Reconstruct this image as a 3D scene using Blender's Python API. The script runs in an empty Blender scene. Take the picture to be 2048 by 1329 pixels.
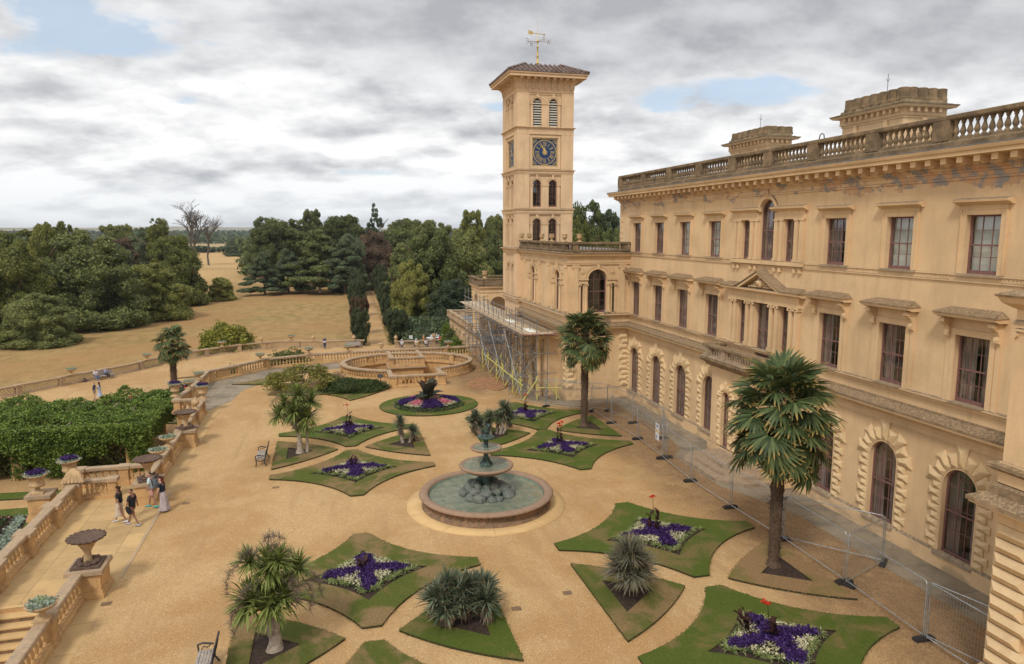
import bpy, math, random
import numpy as np
from mathutils import Vector, Matrix, noise as mnoise
from mathutils.geometry import tessellate_polygon
R = math.radians; PI = math.pi
random.seed(7); rng = np.random.default_rng(7)
SC = bpy.context.scene; COL = SC.collection

# ------------------------------------------------------------ camera
CAMH = 13.2
cam = bpy.data.cameras.new('camera'); cam_o = bpy.data.objects.new('camera', cam); COL.objects.link(cam_o)
cam.sensor_width = 36; cam.lens = 36*1435/2048; cam.clip_start = .3; cam.clip_end = 20000
cam_o.location = (0, 0, CAMH); cam_o.rotation_euler = (R(90-8.03), 0, R(-14.54))
SC.camera = cam_o
# ------------------------------------------------------------ light
SUN_EL, SUN_AZ = 48, 215          # azimuth: compass bearing in scene, 0 = +Y, clockwise
sl = bpy.data.lights.new('sun', 'SUN'); sl.energy = 2.1; sl.angle = R(10); sl.color = (1, .95, .87)
so = bpy.data.objects.new('sun', sl); COL.objects.link(so)
sd = Vector((math.sin(R(SUN_AZ))*math.cos(R(SUN_EL)), math.cos(R(SUN_AZ))*math.cos(R(SUN_EL)), math.sin(R(SUN_EL))))
so.rotation_euler = sd.to_track_quat('Z', 'Y').to_euler(); so.location = (-20, -20, 60)
SC.view_settings.view_transform = 'Standard'; SC.view_settings.look = 'None'
SC.view_settings.exposure = .0; SC.view_settings.gamma = 1
SC.cycles.use_adaptive_sampling = True
SC.cycles.max_bounces = 6; SC.cycles.transparent_max_bounces = 12; SC.cycles.diffuse_bounces = 3

# ------------------------------------------------------------ node helper
class NT:
    def __init__(s, nt): s.nt = nt
    def n(s, t, **kw):
        nd = s.nt.nodes.new('ShaderNode'+t)
        for k, v in kw.items():
            if k.startswith('i_'):
                key = k[2:]; key = int(key) if key.isdigit() else key.replace('_', ' ')
                s.set(nd.inputs[key], v)
            else: setattr(nd, k, v)
        return nd
    def set(s, sock, v):
        if hasattr(v, 'is_output') or isinstance(v, bpy.types.NodeSocket): s.nt.links.new(v, sock)
        else: sock.default_value = v
    def math(s, op, a, b=None, c=None, clamp=False):
        nd = s.nt.nodes.new('ShaderNodeMath'); nd.operation = op; nd.use_clamp = clamp
        s.set(nd.inputs[0], a)
        if b is not None: s.set(nd.inputs[1], b)
        if c is not None: s.set(nd.inputs[2], c)
        return nd.outputs[0]
    def vmath(s, op, a, b=None):
        nd = s.nt.nodes.new('ShaderNodeVectorMath'); nd.operation = op
        s.set(nd.inputs[0], a)
        if b is not None: s.set(nd.inputs[1], b)
        return nd.outputs['Value'] if op in ('DOT_PRODUCT', 'LENGTH') else nd.outputs[0]
    def smooth(s, x, lo, hi, a=0., b=1.):
        nd = s.nt.nodes.new('ShaderNodeMapRange'); nd.interpolation_type = 'SMOOTHSTEP'
        s.set(nd.inputs[0], x); s.set(nd.inputs[1], lo); s.set(nd.inputs[2], hi); s.set(nd.inputs[3], a); s.set(nd.inputs[4], b)
        return nd.outputs[0]
    def mix(s, f, a, b, mode='MIX'):
        nd = s.nt.nodes.new('ShaderNodeMix'); nd.data_type = 'RGBA'; nd.blend_type = mode
        s.set(nd.inputs[0], f)
        s.set(nd.inputs[6], a if not isinstance(a, tuple) else a+(1,)*(4-len(a)))
        s.set(nd.inputs[7], b if not isinstance(b, tuple) else b+(1,)*(4-len(b)))
        return nd.outputs[2]
    def noise(s, vec, scale, detail=4, rough=.55, dist=0.):
        nd = s.n('TexNoise'); s.set(nd.inputs['Vector'], vec); nd.inputs['Scale'].default_value = scale
        nd.inputs['Detail'].default_value = detail; nd.inputs['Roughness'].default_value = rough; nd.inputs['Distortion'].default_value = dist
        return nd.outputs['Fac']
    def mapv(s, vec, scale=(1, 1, 1), loc=(0, 0, 0), rot=(0, 0, 0)):
        nd = s.n('Mapping'); s.set(nd.inputs[0], vec); nd.inputs['Location'].default_value = loc
        nd.inputs['Rotation'].default_value = rot; nd.inputs['Scale'].default_value = scale
        return nd.outputs[0]

# ------------------------------------------------------------ sky: Nishita blue seen through a cloud deck
W = bpy.data.worlds.new('World'); SC.world = W; W.use_nodes = True
w = NT(W.node_tree); W.node_tree.nodes.clear()
sky = w.n('TexSky', sky_type='NISHITA'); sky.sun_disc = False
sky.sun_elevation = R(SUN_EL); sky.sun_rotation = R(SUN_AZ); sky.air_density = 1.0; sky.dust_density = 1.2
tc = w.n('TexCoord').outputs['Generated']
sep = w.n('SeparateXYZ', i_0=tc); dz = w.math('MAXIMUM', sep.outputs[2], 0.0)
inv = w.math('DIVIDE', 1.0, w.math('ADD', dz, .30))
pv = w.n('CombineXYZ', i_0=w.math('MULTIPLY', sep.outputs[0], inv), i_1=w.math('MULTIPLY', sep.outputs[1], inv), i_2=0.0).outputs[0]
pr = w.mapv(pv, rot=(0, 0, R(14)), scale=(1.2, 1.35, 1))
prU = w.mapv(pv, rot=(0, 0, R(14)), scale=(1.2*.96, 1.35*.96, 1))     # the same field a little higher up the sky, for lit tops and grey bases
L1, L2 = (3.1, .7, 0), (8.2, 5.1, 0)
n1 = w.noise(w.mapv(pr, loc=L1), 1.5, 9, .52, .0); n1u = w.noise(w.mapv(prU, loc=L1), 1.5, 9, .52, .0)
n2 = w.noise(w.mapv(pr, loc=L2), 3.6, 9, .56, .0); n2u = w.noise(w.mapv(prU, loc=L2), 3.6, 9, .56, .0)
def px_dir(px, py):
    u = (px-1024)/1435; v = -(py-664.5)/1435
    th = R(8.03); yw = R(14.54)
    fy = math.cos(th)+v*math.sin(th); fz = -math.sin(th)+v*math.cos(th)
    return Vector((u*math.cos(yw)+fy*math.sin(yw), -u*math.sin(yw)+fy*math.cos(yw), fz)).normalized()
def blob(px, py, wa, wb, tilt=0.):
    c = px_dir(px, py); t = Vector((c.y, -c.x, 0)).normalized(); u = t.cross(c)
    ca, sa = math.cos(tilt), math.sin(tilt)
    t2 = t*ca+u*sa; u2 = u*ca-t*sa
    rel = w.vmath('SUBTRACT', tc, tuple(c))
    a = w.math('DIVIDE', w.vmath('DOT_PRODUCT', rel, tuple(t2)), wa)
    b = w.math('DIVIDE', w.vmath('DOT_PRODUCT', rel, tuple(u2)), wb)
    return w.math('ADD', w.math('MULTIPLY', a, a), w.math('MULTIPLY', b, b))
n4 = w.noise(w.mapv(tc, scale=(1, 1, 2.6)), 9., 8, .62)
wob = w.math('ADD', w.math('MULTIPLY', w.math('SUBTRACT', n2, .5), 7.5), w.math('MULTIPLY', w.math('SUBTRACT', n4, .5), 5.))
hole = None
for args in ((190, 85, .10, .015, .10), (1440, 183, .105, .016, 0), (370, 198, .022, .008, 0), (1010, 212, .03, .007, 0), (760, 345, .06, .006, 0), (90, 20, .1, .02, 0)):
    m = w.smooth(w.math('ADD', blob(*args), wob), .0, 1.6, 1., 0.)
    hole = m if hole is None else w.math('MAXIMUM', hole, m)
# grey shading of cloud undersides
relief = w.math('ADD', w.math('MULTIPLY', w.math('SUBTRACT', n1u, n1), 2.4), w.math('MULTIPLY', w.math('SUBTRACT', n2u, n2), 1.2))
thick = w.smooth(n1, .42, .66)
big = w.smooth(w.math('ADD', blob(1350, -70, .66, .138, -.05), w.math('MULTIPLY', w.math('SUBTRACT', n1, .5), 4.5)), .2, 1.6, 1., 0.)
shade = w.math('ADD', w.math('MULTIPLY', thick, .40), w.math('MULTIPLY', w.smooth(n2, .40, .68), .26))
shade = w.math('ADD', shade, w.math('MULTIPLY', relief, -.75))
shade = w.math('ADD', w.math('MULTIPLY', shade, w.math('SUBTRACT', 1.0, w.math('MULTIPLY', big, .6))), w.math('MULTIPLY', big, w.math('ADD', .40, w.math('MULTIPLY', n2, .75))))
shade = w.math('MAXIMUM', w.math('MINIMUM', shade, 1.0), 0.0)
cloud = w.mix(shade, (1.05, 1.05, 1.05), (.46, .47, .505))
cloud = w.mix(w.smooth(dz, 0., .10, .5, 0.), cloud, (.90, .96, 1.0))
skyc = w.n('VectorMath', operation='SCALE'); w.set(skyc.inputs[0], sky.outputs[0]); skyc.inputs['Scale'].default_value = .13
skyb = w.mix(.62, skyc.outputs[0], (.66, .78, .92))
col = w.mix(w.math('MULTIPLY', hole, .9), cloud, skyb)
bg = w.n('Background', i_1=1.0); w.set(bg.inputs[0], col)
wo = w.n('OutputWorld'); W.node_tree.links.new(bg.outputs[0], wo.inputs[0])

# ------------------------------------------------------------ materials
def mat(name): 
    m = bpy.data.materials.new(name); m.use_nodes = True; nt = m.node_tree
    b = nt.nodes['Principled BSDF']; return m, NT(nt), b
def simple(name, c, rough=.7, var=.18, vs=3., bump=.0, bs=20., metal=0., c2=None, obj=False, rnd=0., spec=.3, dist=.02):
    m, k, b = mat(name)
    v = k.n('TexCoord').outputs['Object'] if obj else k.n('NewGeometry').outputs['Position']
    f = k.smooth(k.noise(v, vs, 6, .6), .3, .7)
    c2 = c2 or tuple(x*(1-var) for x in c)
    c1 = c if c2 is None else tuple(min(1, x*(1+var*.5)) for x in c)
    col = k.mix(f, c1, c2)
    if rnd:
        r = k.n('ObjectInfo').outputs['Random']
        hs = k.n('HueSaturation', i_Color=col); k.set(hs.inputs['Value'], k.math('ADD', k.math('MULTIPLY', r, rnd), 1-rnd/2)); col = hs.outputs[0]
    k.set(b.inputs['Base Color'], col); b.inputs['Roughness'].default_value = rough
    b.inputs['Metallic'].default_value = metal; b.inputs['Specular IOR Level'].default_value = spec
    if bump:
        bn = k.n('Bump', i_Strength=bump, i_Distance=dist, i_Height=k.noise(v, bs, 6, .65)); k.set(b.inputs['Normal'], bn.outputs[0])
    return m
def stucco(name, c, lichen=.8, peel=0., grain=.04):
    """painted render: faint streaks, lichen on up-facing tops, optional peeled patches"""
    m, k, b = mat(name); g = k.n('NewGeometry'); v = g.outputs['Position']
    n = k.noise(v, .55, 5, .6); st = k.noise(k.mapv(v, (2.5, 2.5, .35)), 1.0, 5, .6)
    col = k.mix(k.smooth(n, .35, .68), tuple(x*1.05 for x in c), tuple(x*.88 for x in c))
    col = k.mix(k.smooth(st, .46, .74, 0., .42), col, tuple((c[0]*.72, c[1]*.68, c[2]*.66)))
    fn = k.noise(v, 14, 4, .6)
    col = k.mix(k.smooth(fn, .3, .7, 0, .10), col, (c[0]*.6, c[1]*.55, c[2]*.5))
    if peel:
        sp = k.n('SeparateXYZ', i_0=v)
        band = k.math('MULTIPLY', k.smooth(sp.outputs[2], 14.3, 15.1), k.smooth(sp.outputs[2], 15.55, 15.75, 1., 0.))
        band = k.math('MULTIPLY', band, k.smooth(sp.outputs[1], 17, 40, 1., .80))
        pn = k.noise(k.mapv(v, (1, .8, 1.6)), 1.1, 8, .62)
        pm = k.smooth(k.math('ADD', pn, k.math('MULTIPLY', band, .37)), .80, .835)
        pm = k.math('MULTIPLY', pm, k.smooth(band, .02, .1))
        p2 = k.smooth(k.noise(v, 2.3, 3), .42, .56)
        col = k.mix(pm, col, k.mix(p2, (.30, .27, .24), (.55, .33, .18)))
        low = k.smooth(sp.outputs[2], 0.0, 1.0, 1., 0.)
        ln = k.smooth(k.math('ADD', k.noise(k.mapv(v, (1, .5, 1)), 1.6, 6), k.math('MULTIPLY', low, .12)), .55, .7, 0, .5)
        col = k.mix(k.math('MULTIPLY', ln, low), col, (.24, .19, .12))
    up = k.n('SeparateXYZ', i_0=g.outputs['Normal']).outputs[2]
    ln = k.noise(v, 5, 6, .7)
    lm = k.math('MULTIPLY', k.smooth(up, .25, .6), k.smooth(ln, .25, .5, .55*lichen, lichen))
    lc = k.mix(k.smooth(k.noise(v, 9, 5), .4, .65), (.15, .115, .075), (.31, .25, .18))
    col = k.mix(lm, col, lc)
    k.set(b.inputs['Base Color'], col); b.inputs['Roughness'].default_value = .85; b.inputs['Specular IOR Level'].default_value = .2
    bn = k.n('Bump', i_Strength=.25, i_Distance=grain, i_Height=k.noise(v, 9, 7, .7)); k.set(b.inputs['Normal'], bn.outputs[0])
    return m
def stone(name, c, dark, amt=.5, scale=2.2, topd=.6, bump=.35):
    m, k, b = mat(name); g = k.n('NewGeometry'); v = g.outputs['Position']
    n = k.noise(v, scale, 8, .68)
    col = k.mix(k.smooth(n, .5-.25*amt, .78-.2*amt, 0, .8), c, dark)
    col = k.mix(k.smooth(k.noise(v, 22, 5, .7), .4, .7, 0, .35), col, dark)
    up = k.n('SeparateXYZ', i_0=g.outputs['Normal']).outputs[2]
    tm = k.math('MULTIPLY', k.smooth(up, .4, .8), k.smooth(k.noise(v, 3.5, 8, .7), .3, .55, topd*.55, topd))
    col = k.mix(tm, col, k.mix(k.smooth(k.noise(v, 13, 5, .7), .42, .6), tuple(x*1.2 for x in dark), tuple(min(1, x*.95) for x in c)))
    k.set(b.inputs['Base Color'], col); b.inputs['Roughness'].default_value = .9; b.inputs['Specular IOR Level'].default_value = .15
    bn = k.n('Bump', i_Strength=bump, i_Distance=.03, i_Height=k.noise(v, 12, 8, .75)); k.set(b.inputs['Normal'], bn.outputs[0])
    return m
M = {}
M['wall'] = stucco('stucco', (.70, .49, .28), peel=1, lichen=.9)
M['rust'] = stucco('stucco_rustic', (.72, .525, .30), lichen=.12)
M['tower'] = stucco('stucco_tower', (.69, .49, .30), lichen=.85)
M['sill'] = stone('sill_stone', (.42, .31, .21), (.2, .15, .1), .5)
M['parapet'] = stone('parapet_stone', (.31, .215, .125), (.105, .078, .05), .75, 1.6, .9)
M['ledge'] = stone('ledge_stone', (.38, .265, .155), (.14, .10, .062), .7, 2.5, .9)
M['terrace'] = stone('terrace_stone', (.60, .37, .165), (.30, .19, .10), .35, 1.3, .75)
M['coping'] = stone('coping_stone', (.50, .35, .21), (.26, .20, .145), .6, 2., .7)
M['farstone'] = stone('far_stone', (.50, .35, .21), (.26, .2, .14), .5, 1.3, .6)
M['urn'] = stone('urn_stone', (.56, .38, .20), (.30, .21, .13), .5, 4, .4)
M['shell'] = stone('shell_stone', (.17, .11, .08), (.075, .05, .04), .7, 6, .6)
M['granite'] = stone('granite_pink', (.33, .215, .145), (.22, .15, .105), .45, 5, .25, .1)
M['ringstone'] = stone('basin_stone', (.34, .20, .115), (.12, .09, .06), .7, 3, .35)
M['apron'] = simple('apron', (.60, .40, .185), .85, .1, 1.2, .1)
M['maroon'] = simple('maroon_paint', (.21, .105, .09), .5, .15, 6)
M['lead'] = simple('lead', (.20, .21, .23), .5, .25, 3, .2, 12)
M['copper'] = simple('verdigris', (.15, .21, .165), .7, .3, 5)
M['bronze'] = simple('bronze_patina', (.055, .10, .085), .6, .5, 7, .3, 20, c2=(.03, .04, .035))
M['rock'] = simple('rock', (.15, .15, .13), .85, .4, 2.5, .7, 5, c2=(.11, .14, .12), dist=.08)
M['gold'] = simple('gold', (.62, .44, .17), .45, .15, 5, metal=.3)
M['vane'] = simple('old_gilding', (.30, .22, .11), .5, .3, 5, metal=.3)
M['clockblue'] = simple('clock_blue', (.016, .045, .120), .5, .1, 2)
M['louvre'] = simple('louvre', (.50, .47, .40), .7, .1, 5)
M['steel'] = simple('galvanised', (.42, .45, .47), .4, .25, 8, metal=.7)
M['scafsteel'] = simple('scaffold_steel', (.27, .26, .25), .55, .3, 5, metal=.5)
M['yellow'] = simple('yellow_sleeve', (.62, .58, .16), .5, .08, 4)
M['board'] = simple('scaffold_board', (.52, .39, .24), .85, .25, 3, .2, 10, c2=(.40, .34, .27))
M['rubber'] = simple('rubber', (.035, .03, .028), .8, .3, 6)
M['white'] = simple('white_paint', (.75, .75, .74), .5, .06, 5)
M['iron'] = simple('dark_iron', (.045, .043, .045), .55, .3, 8)
M['plank'] = simple('grey_plank', (.36, .32, .29), .8, .25, 8)
M['soil'] = simple('soil', (.055, .036, .026), 1, .45, 9, .9, 16, dist=.05)
M['trunk'] = simple('bark', (.20, .145, .105), .95, .35, 6, .9, 14, obj=True, c2=(.10, .075, .055))
M['cordbark'] = simple('cordyline_bark', (.40, .33, .26), .95, .3, 7, .8, 18, c2=(.24, .19, .15))
M['palmbark'] = simple('palm_fibre', (.125, .08, .052), 1, .45, 14, .9, 30, obj=True, dist=.05)
M['deadwood'] = simple('dead_wood', (.11, .095, .085), .9, .3, 2)
M['tile'] = simple('roof_tile', (.095, .060, .050), .85, .5, 1.4, .3, 10, c2=(.19, .145, .125))
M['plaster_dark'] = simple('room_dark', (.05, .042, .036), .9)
M['blind'] = simple('blind', (.80, .82, .76), .9, .06, .8)
M['path'] = None
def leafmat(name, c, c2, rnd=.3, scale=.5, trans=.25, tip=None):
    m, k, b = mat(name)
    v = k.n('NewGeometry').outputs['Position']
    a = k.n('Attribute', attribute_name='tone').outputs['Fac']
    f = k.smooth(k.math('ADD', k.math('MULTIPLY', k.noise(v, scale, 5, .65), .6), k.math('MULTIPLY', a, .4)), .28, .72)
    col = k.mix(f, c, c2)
    if tip:
        tp = k.n('Attribute', attribute_name='tip').outputs['Fac']
        col = k.mix(k.smooth(k.math('ADD', tp, k.math('MULTIPLY', a, .25)), .93, 1.15), col, tip)
    r = k.n('ObjectInfo').outputs['Random']
    hs = k.n('HueSaturation', i_Color=col); k.set(hs.inputs['Value'], k.math('ADD', k.math('MULTIPLY', r, rnd*1.4), 1-rnd*.7))
    k.set(hs.inputs['Hue'], k.math('ADD', k.math('MULTIPLY', r, -.07*rnd), .5+.035*rnd))
    k.set(b.inputs['Base Color'], hs.outputs[0]); b.inputs['Roughness'].default_value = .55; b.inputs['Specular IOR Level'].default_value = .25
    t = k.n('BsdfTranslucent'); k.set(t.inputs[0], hs.outputs[0])
    mx = k.n('MixShader', i_0=trans); k.nt.links.new(b.outputs[0], mx.inputs[1]); k.nt.links.new(t.outputs[0], mx.inputs[2])
    k.nt.links.new(mx.outputs[0], k.nt.nodes['Material Output'].inputs[0])
    return m
M['leaf'] = leafmat('leaf', (.060, .082, .026), (.225, .245, .078), .45)
M['leafw'] = leafmat('leaf_olive', (.082, .096, .024), (.270, .275, .068), .45)
M['leafd'] = leafmat('leaf_dark', (.042, .066, .036), (.140, .175, .085), .4)
M['leafb'] = leafmat('leaf_copper', (.075, .052, .034), (.18, .125, .075), .2)
M['yew'] = leafmat('leaf_yew', (.030, .046, .022), (.095, .115, .052), .1, 2.5)
M['yewbrown'] = leafmat('leaf_yew_brown', (.055, .042, .024), (.15, .095, .055), .1, 1.2)
M['vine'] = leafmat('leaf_vine', (.045, .090, .012), (.250, .335, .060), .1, .9)
M['leafy'] = leafmat('leaf_golden', (.10, .12, .015), (.40, .38, .07), .1, 1.0)
M['palmleaf'] = leafmat('palm_leaf', (.040, .066, .024), (.140, .180, .066), .25, 1.5, .25, tip=(.42, .27, .08))
M['cordleaf'] = leafmat('cordyline_leaf', (.075, .105, .022), (.270, .310, .085), .15, 2)
M['yucleaf'] = leafmat('yucca_leaf', (.070, .100, .062), (.210, .245, .155), .15, 2, tip=(.25, .17, .08))
M['yucgrey'] = leafmat('yucca_leaf_grey', (.12, .115, .08), (.28, .265, .19), .1, 2, tip=(.25, .2, .1))
M['drytuft'] = leafmat('dry_plume', (.12, .085, .06), (.27, .21, .15), .1, 4)
M['purple'] = leafmat('purple_petal', (.026, .011, .072), (.092, .040, .185), .05, 3)
M['cream'] = leafmat('cream_petal', (.42, .38, .22), (.74, .70, .50), .05, 3)
M['pink'] = leafmat('pink_petal', (.55, .13, .20), (.78, .30, .36), .05, 3)
M['red'] = leafmat('red_petal', (.55, .02, .012), (.75, .05, .03), .05, 3)
M['canna'] = leafmat('canna_leaf', (.030, .010, .010), (.075, .028, .024), .1, 3)
M['banana'] = leafmat('banana_leaf', (.035, .055, .034), (.085, .060, .045), .1, 1.2)
M['bedgreen'] = leafmat('bedding_leaf', (.030, .050, .020), (.075, .110, .040), .1, 3)
M['spider'] = leafmat('striped_leaf', (.15, .20, .05), (.42, .45, .20), .05, 3)
M['silver'] = leafmat('silver_leaf', (.20, .26, .20), (.42, .48, .38), .05, 4)
M['rosemary'] = leafmat('rosemary_leaf', (.035, .058, .018), (.085, .12, .035), .1, 2)
M['yshrub'] = leafmat('yellow_shrub_leaf', (.10, .11, .02), (.32, .29, .07), .1, 2)

def glassmat():
    m, k, b = mat('window_glass'); b.inputs['Base Color'].default_value = (.02, .022, .025, 1)
    g = k.n('BsdfGlossy', i_Roughness=.03); g.inputs[0].default_value = (.85, .9, .95, 1)
    t = k.n('BsdfTransparent'); t.inputs[0].default_value = (.80, .82, .82, 1)
    ge = k.n('NewGeometry'); gg = ge.outputs['Position']; ct = k.math('ABSOLUTE', k.vmath('DOT_PRODUCT', ge.outputs['Normal'], ge.outputs['Incoming'])); fr = k.math('ADD', .12, k.math('MULTIPLY', k.math('POWER', k.math('SUBTRACT', 1.0, ct), 4.0), .8))
    bn = k.n('Bump', i_Strength=.05, i_Distance=.02, i_Height=k.noise(gg, 2.2, 3)); k.set(g.inputs['Normal'], bn.outputs[0])
    mx = k.n('MixShader', i_0=fr)
    k.nt.links.new(t.outputs[0], mx.inputs[1]); k.nt.links.new(g.outputs[0], mx.inputs[2])
    k.nt.links.new(mx.outputs[0], k.nt.nodes['Material Output'].inputs[0]); return m
M['glass'] = glassmat()
def curtainmat():
    m, k, b = mat('curtain'); v = k.n('NewGeometry').outputs['Position']
    wv = k.noise(k.mapv(v, (6, 6, .15)), 2.2, 3)
    k.set(b.inputs['Base Color'], k.mix(k.smooth(wv, .35, .65), (.42, .31, .27), (.17, .11, .10))); b.inputs['Roughness'].default_value = .9
    return m
M['curtain'] = curtainmat()
def gravelmat():
    m, k, b = mat('gravel'); g = k.n('NewGeometry').outputs['Position']
    vo = k.n('TexVoronoi', i_Scale=38.); k.set(vo.inputs['Vector'], g)
    vo2 = k.n('TexVoronoi', i_Scale=9.); k.set(vo2.inputs['Vector'], g)
    big = k.noise(g, .16, 5, .6, .4); mid = k.noise(g, .9, 5, .6)
    col = k.mix(k.smooth(big, .38, .62), (.50, .325, .155), (.40, .232, .094))
    col = k.mix(k.smooth(mid, .45, .7, 0, .35), col, (.56, .39, .215))
    spk = k.n('SeparateColor', i_0=vo.outputs['Color']).outputs[0]
    col = k.mix(k.smooth(spk, .25, .05, 0, .65), col, (.24, .145, .07))
    col = k.mix(k.smooth(spk, .8, 1., 0, .5), col, (.76, .60, .38))
    spk2 = k.n('SeparateColor', i_0=vo2.outputs['Color']).outputs[1]
    col = k.mix(k.smooth(spk2, .0, 1., .0, .30), col, (.40, .25, .11))
    trk = k.noise(k.mapv(g, (1.1, .22, 1), rot=(0, 0, R(12))), .8, 6, .6, .8)
    col = k.mix(k.smooth(trk, .50, .66, 0, .45), col, (.36, .225, .11))
    col = k.mix(k.smooth(k.noise(g, .33, 7, .65, 1.), .56, .72, 0, .4), col, (.33, .205, .10))
    # worn, earthier strip under the scaffold and along the house
    sp = k.n('SeparateXYZ', i_0=g)
    ex = k.smooth(k.math('ADD', sp.outputs[0], k.math('MULTIPLY', k.noise(g, .35, 5), 5.)), 17.4, 20.6)
    ey = k.math('MULTIPLY', k.smooth(k.math('ADD', sp.outputs[1], k.math('MULTIPLY', k.noise(g, .3, 5), 4.)), 56.5, 61), k.smooth(sp.outputs[0], 9.0, 12.))
    wear = k.math('MULTIPLY', k.math('MAXIMUM', ex, ey), k.smooth(k.noise(g, 1.2, 6, .65), .28, .55, .55, 1.))
    wc = k.mix(k.smooth(spk, .2, .9), (.150, .090, .046), (.30, .19, .10))
    col = k.mix(k.math('MULTIPLY', wear, .85), col, wc)
    k.set(b.inputs['Base Color'], col); b.inputs['Roughness'].default_value = .95; b.inputs['Specular IOR Level'].default_value = .1
    h = k.math('ADD', k.math('MULTIPLY', vo.outputs['Distance'], -.6), k.math('MULTIPLY', k.noise(g, 60, 3), .4))
    bn = k.n('Bump', i_Strength=.6, i_Distance=.02, i_Height=h); k.set(b.inputs['Normal'], bn.outputs[0]); return m
M['gravel'] = gravelmat()
def grassmat(name, c1, c2, dry, dryamt, sc=.5):
    m, k, b = mat(name); g = k.n('NewGeometry').outputs['Position']
    f = k.noise(g, 30, 4, .7); n = k.noise(g, sc, 6, .62, .5)
    col = k.mix(k.smooth(f, .3, .7), c1, c2)
    dn = k.smooth(n, .62-.3*dryamt, .78-.3*dryamt)
    d = k.mix(k.smooth(k.noise(g, 12, 5), .35, .65), dry, tuple(x*.7 for x in dry))
    col = k.mix(k.math('MULTIPLY', dn, .85), col, d)
    k.set(b.inputs['Base Color'], col); b.inputs['Roughness'].default_value = .9; b.inputs['Specular IOR Level'].default_value = .15
    bn = k.n('Bump', i_Strength=.8, i_Distance=.03, i_Height=k.noise(g, 45, 5, .8)); k.set(b.inputs['Normal'], bn.outputs[0]); return m
M['grass1'] = grassmat('grass', (.058, .075, .012), (.120, .132, .028), (.29, .185, .09), .66)
M['grass2'] = grassmat('grass_green', (.050, .078, .011), (.105, .135, .024), (.21, .155, .06), .50)
M['grass3'] = grassmat('grass_dry', (.13, .12, .035), (.22, .17, .06), (.33, .20, .10), .9)
M['turfedge'] = simple('turf_edge', (.05, .045, .018), 1, .4, 8, .6, 20)
def fieldmat():
    m, k, b = mat('parched_grass'); g = k.n('NewGeometry').outputs['Position']
    f = k.noise(k.mapv(g, (1, .45, 1)), .6, 7, .65); n = k.noise(g, .035, 5, .6, .5)
    col = k.mix(k.smooth(f, .35, .7), (.36, .235, .098), (.235, .160, .062))
    col = k.mix(k.smooth(n, .42, .6, 0, .75), col, (.33, .185, .078))
    col = k.mix(k.smooth(k.noise(g, .09, 6, .7), .52, .70, 0, .55), col, (.17, .155, .05))
    col = k.mix(k.smooth(k.noise(g, 2.5, 6, .7), .45, .75, 0, .35), col, (.50, .36, .18))
    sp = k.n('SeparateXYZ', i_0=g)
    far = k.smooth(sp.outputs[1], 215, 300)
    col = k.mix(k.math('MULTIPLY', far, .85), col, k.mix(k.smooth(f, .3, .7), (.52, .35, .165), (.44, .29, .13)))
    veryfar = k.smooth(sp.outputs[1], 650, 900)
    pat = k.n('TexVoronoi', i_Scale=.0045); k.set(pat.inputs['Vector'], k.mapv(g, (1, .5, 1)))
    pf = k.n('SeparateColor', i_0=pat.outputs['Color']).outputs[0]
    col = k.mix(veryfar, col, k.mix(k.smooth(pf, .55, .6), (.05, .075, .035), (.38, .29, .16)))
    k.set(b.inputs['Base Color'], col); b.inputs['Roughness'].default_value = .95; b.inputs['Specular IOR Level'].default_value = .1
    bn = k.n('Bump', i_Strength=.5, i_Distance=.15, i_Height=k.noise(g, 3, 8, .8)); k.set(b.inputs['Normal'], bn.outputs[0]); return m
M['field'] = fieldmat()
def slabmat(name, c, joint, size=(1.9, 1.1), dk=.3):
    m, k, b = mat(name); g = k.n('NewGeometry').outputs['Position']
    br = k.n('TexBrick', i_Scale=1.0); k.set(br.inputs['Vector'], k.mapv(g, rot=(0, 0, R(90))))
    br.offset = .5; br.inputs['Brick Width'].default_value = size[0]; br.inputs['Row Height'].default_value = size[1]
    br.inputs['Mortar Size'].default_value = .012; br.inputs['Mortar Smooth'].default_value = .4
    br.inputs['Color1'].default_value = c+(1,); br.inputs['Color2'].default_value = tuple(x*.80 for x in c)+(1,); br.inputs['Mortar'].default_value = joint+(1,)
    col = k.mix(k.smooth(k.noise(g, .8, 7, .65), .42, .72, 0, dk*1.6), br.outputs[0], tuple(x*.5 for x in c))
    col = k.mix(k.smooth(k.noise(g, 6, 6, .7), .5, .8, 0, .3), col, tuple(x*.45 for x in c))
    k.set(b.inputs['Base Color'], col); b.inputs['Roughness'].default_value = .85; b.inputs['Specular IOR Level'].default_value = .2
    bn = k.n('Bump', i_Strength=.3, i_Distance=.02, i_Height=k.math('SUBTRACT', k.noise(g, 15, 6, .7), br.outputs['Fac'])); k.set(b.inputs['Normal'], bn.outputs[0]); return m
M['slab'] = slabmat('landing_slab', (.56, .375, .175), (.25, .165, .085))
M['pave'] = slabmat('house_paving', (.30, .245, .175), (.12, .095, .065), (2.2, 1.3), .6)

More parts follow.
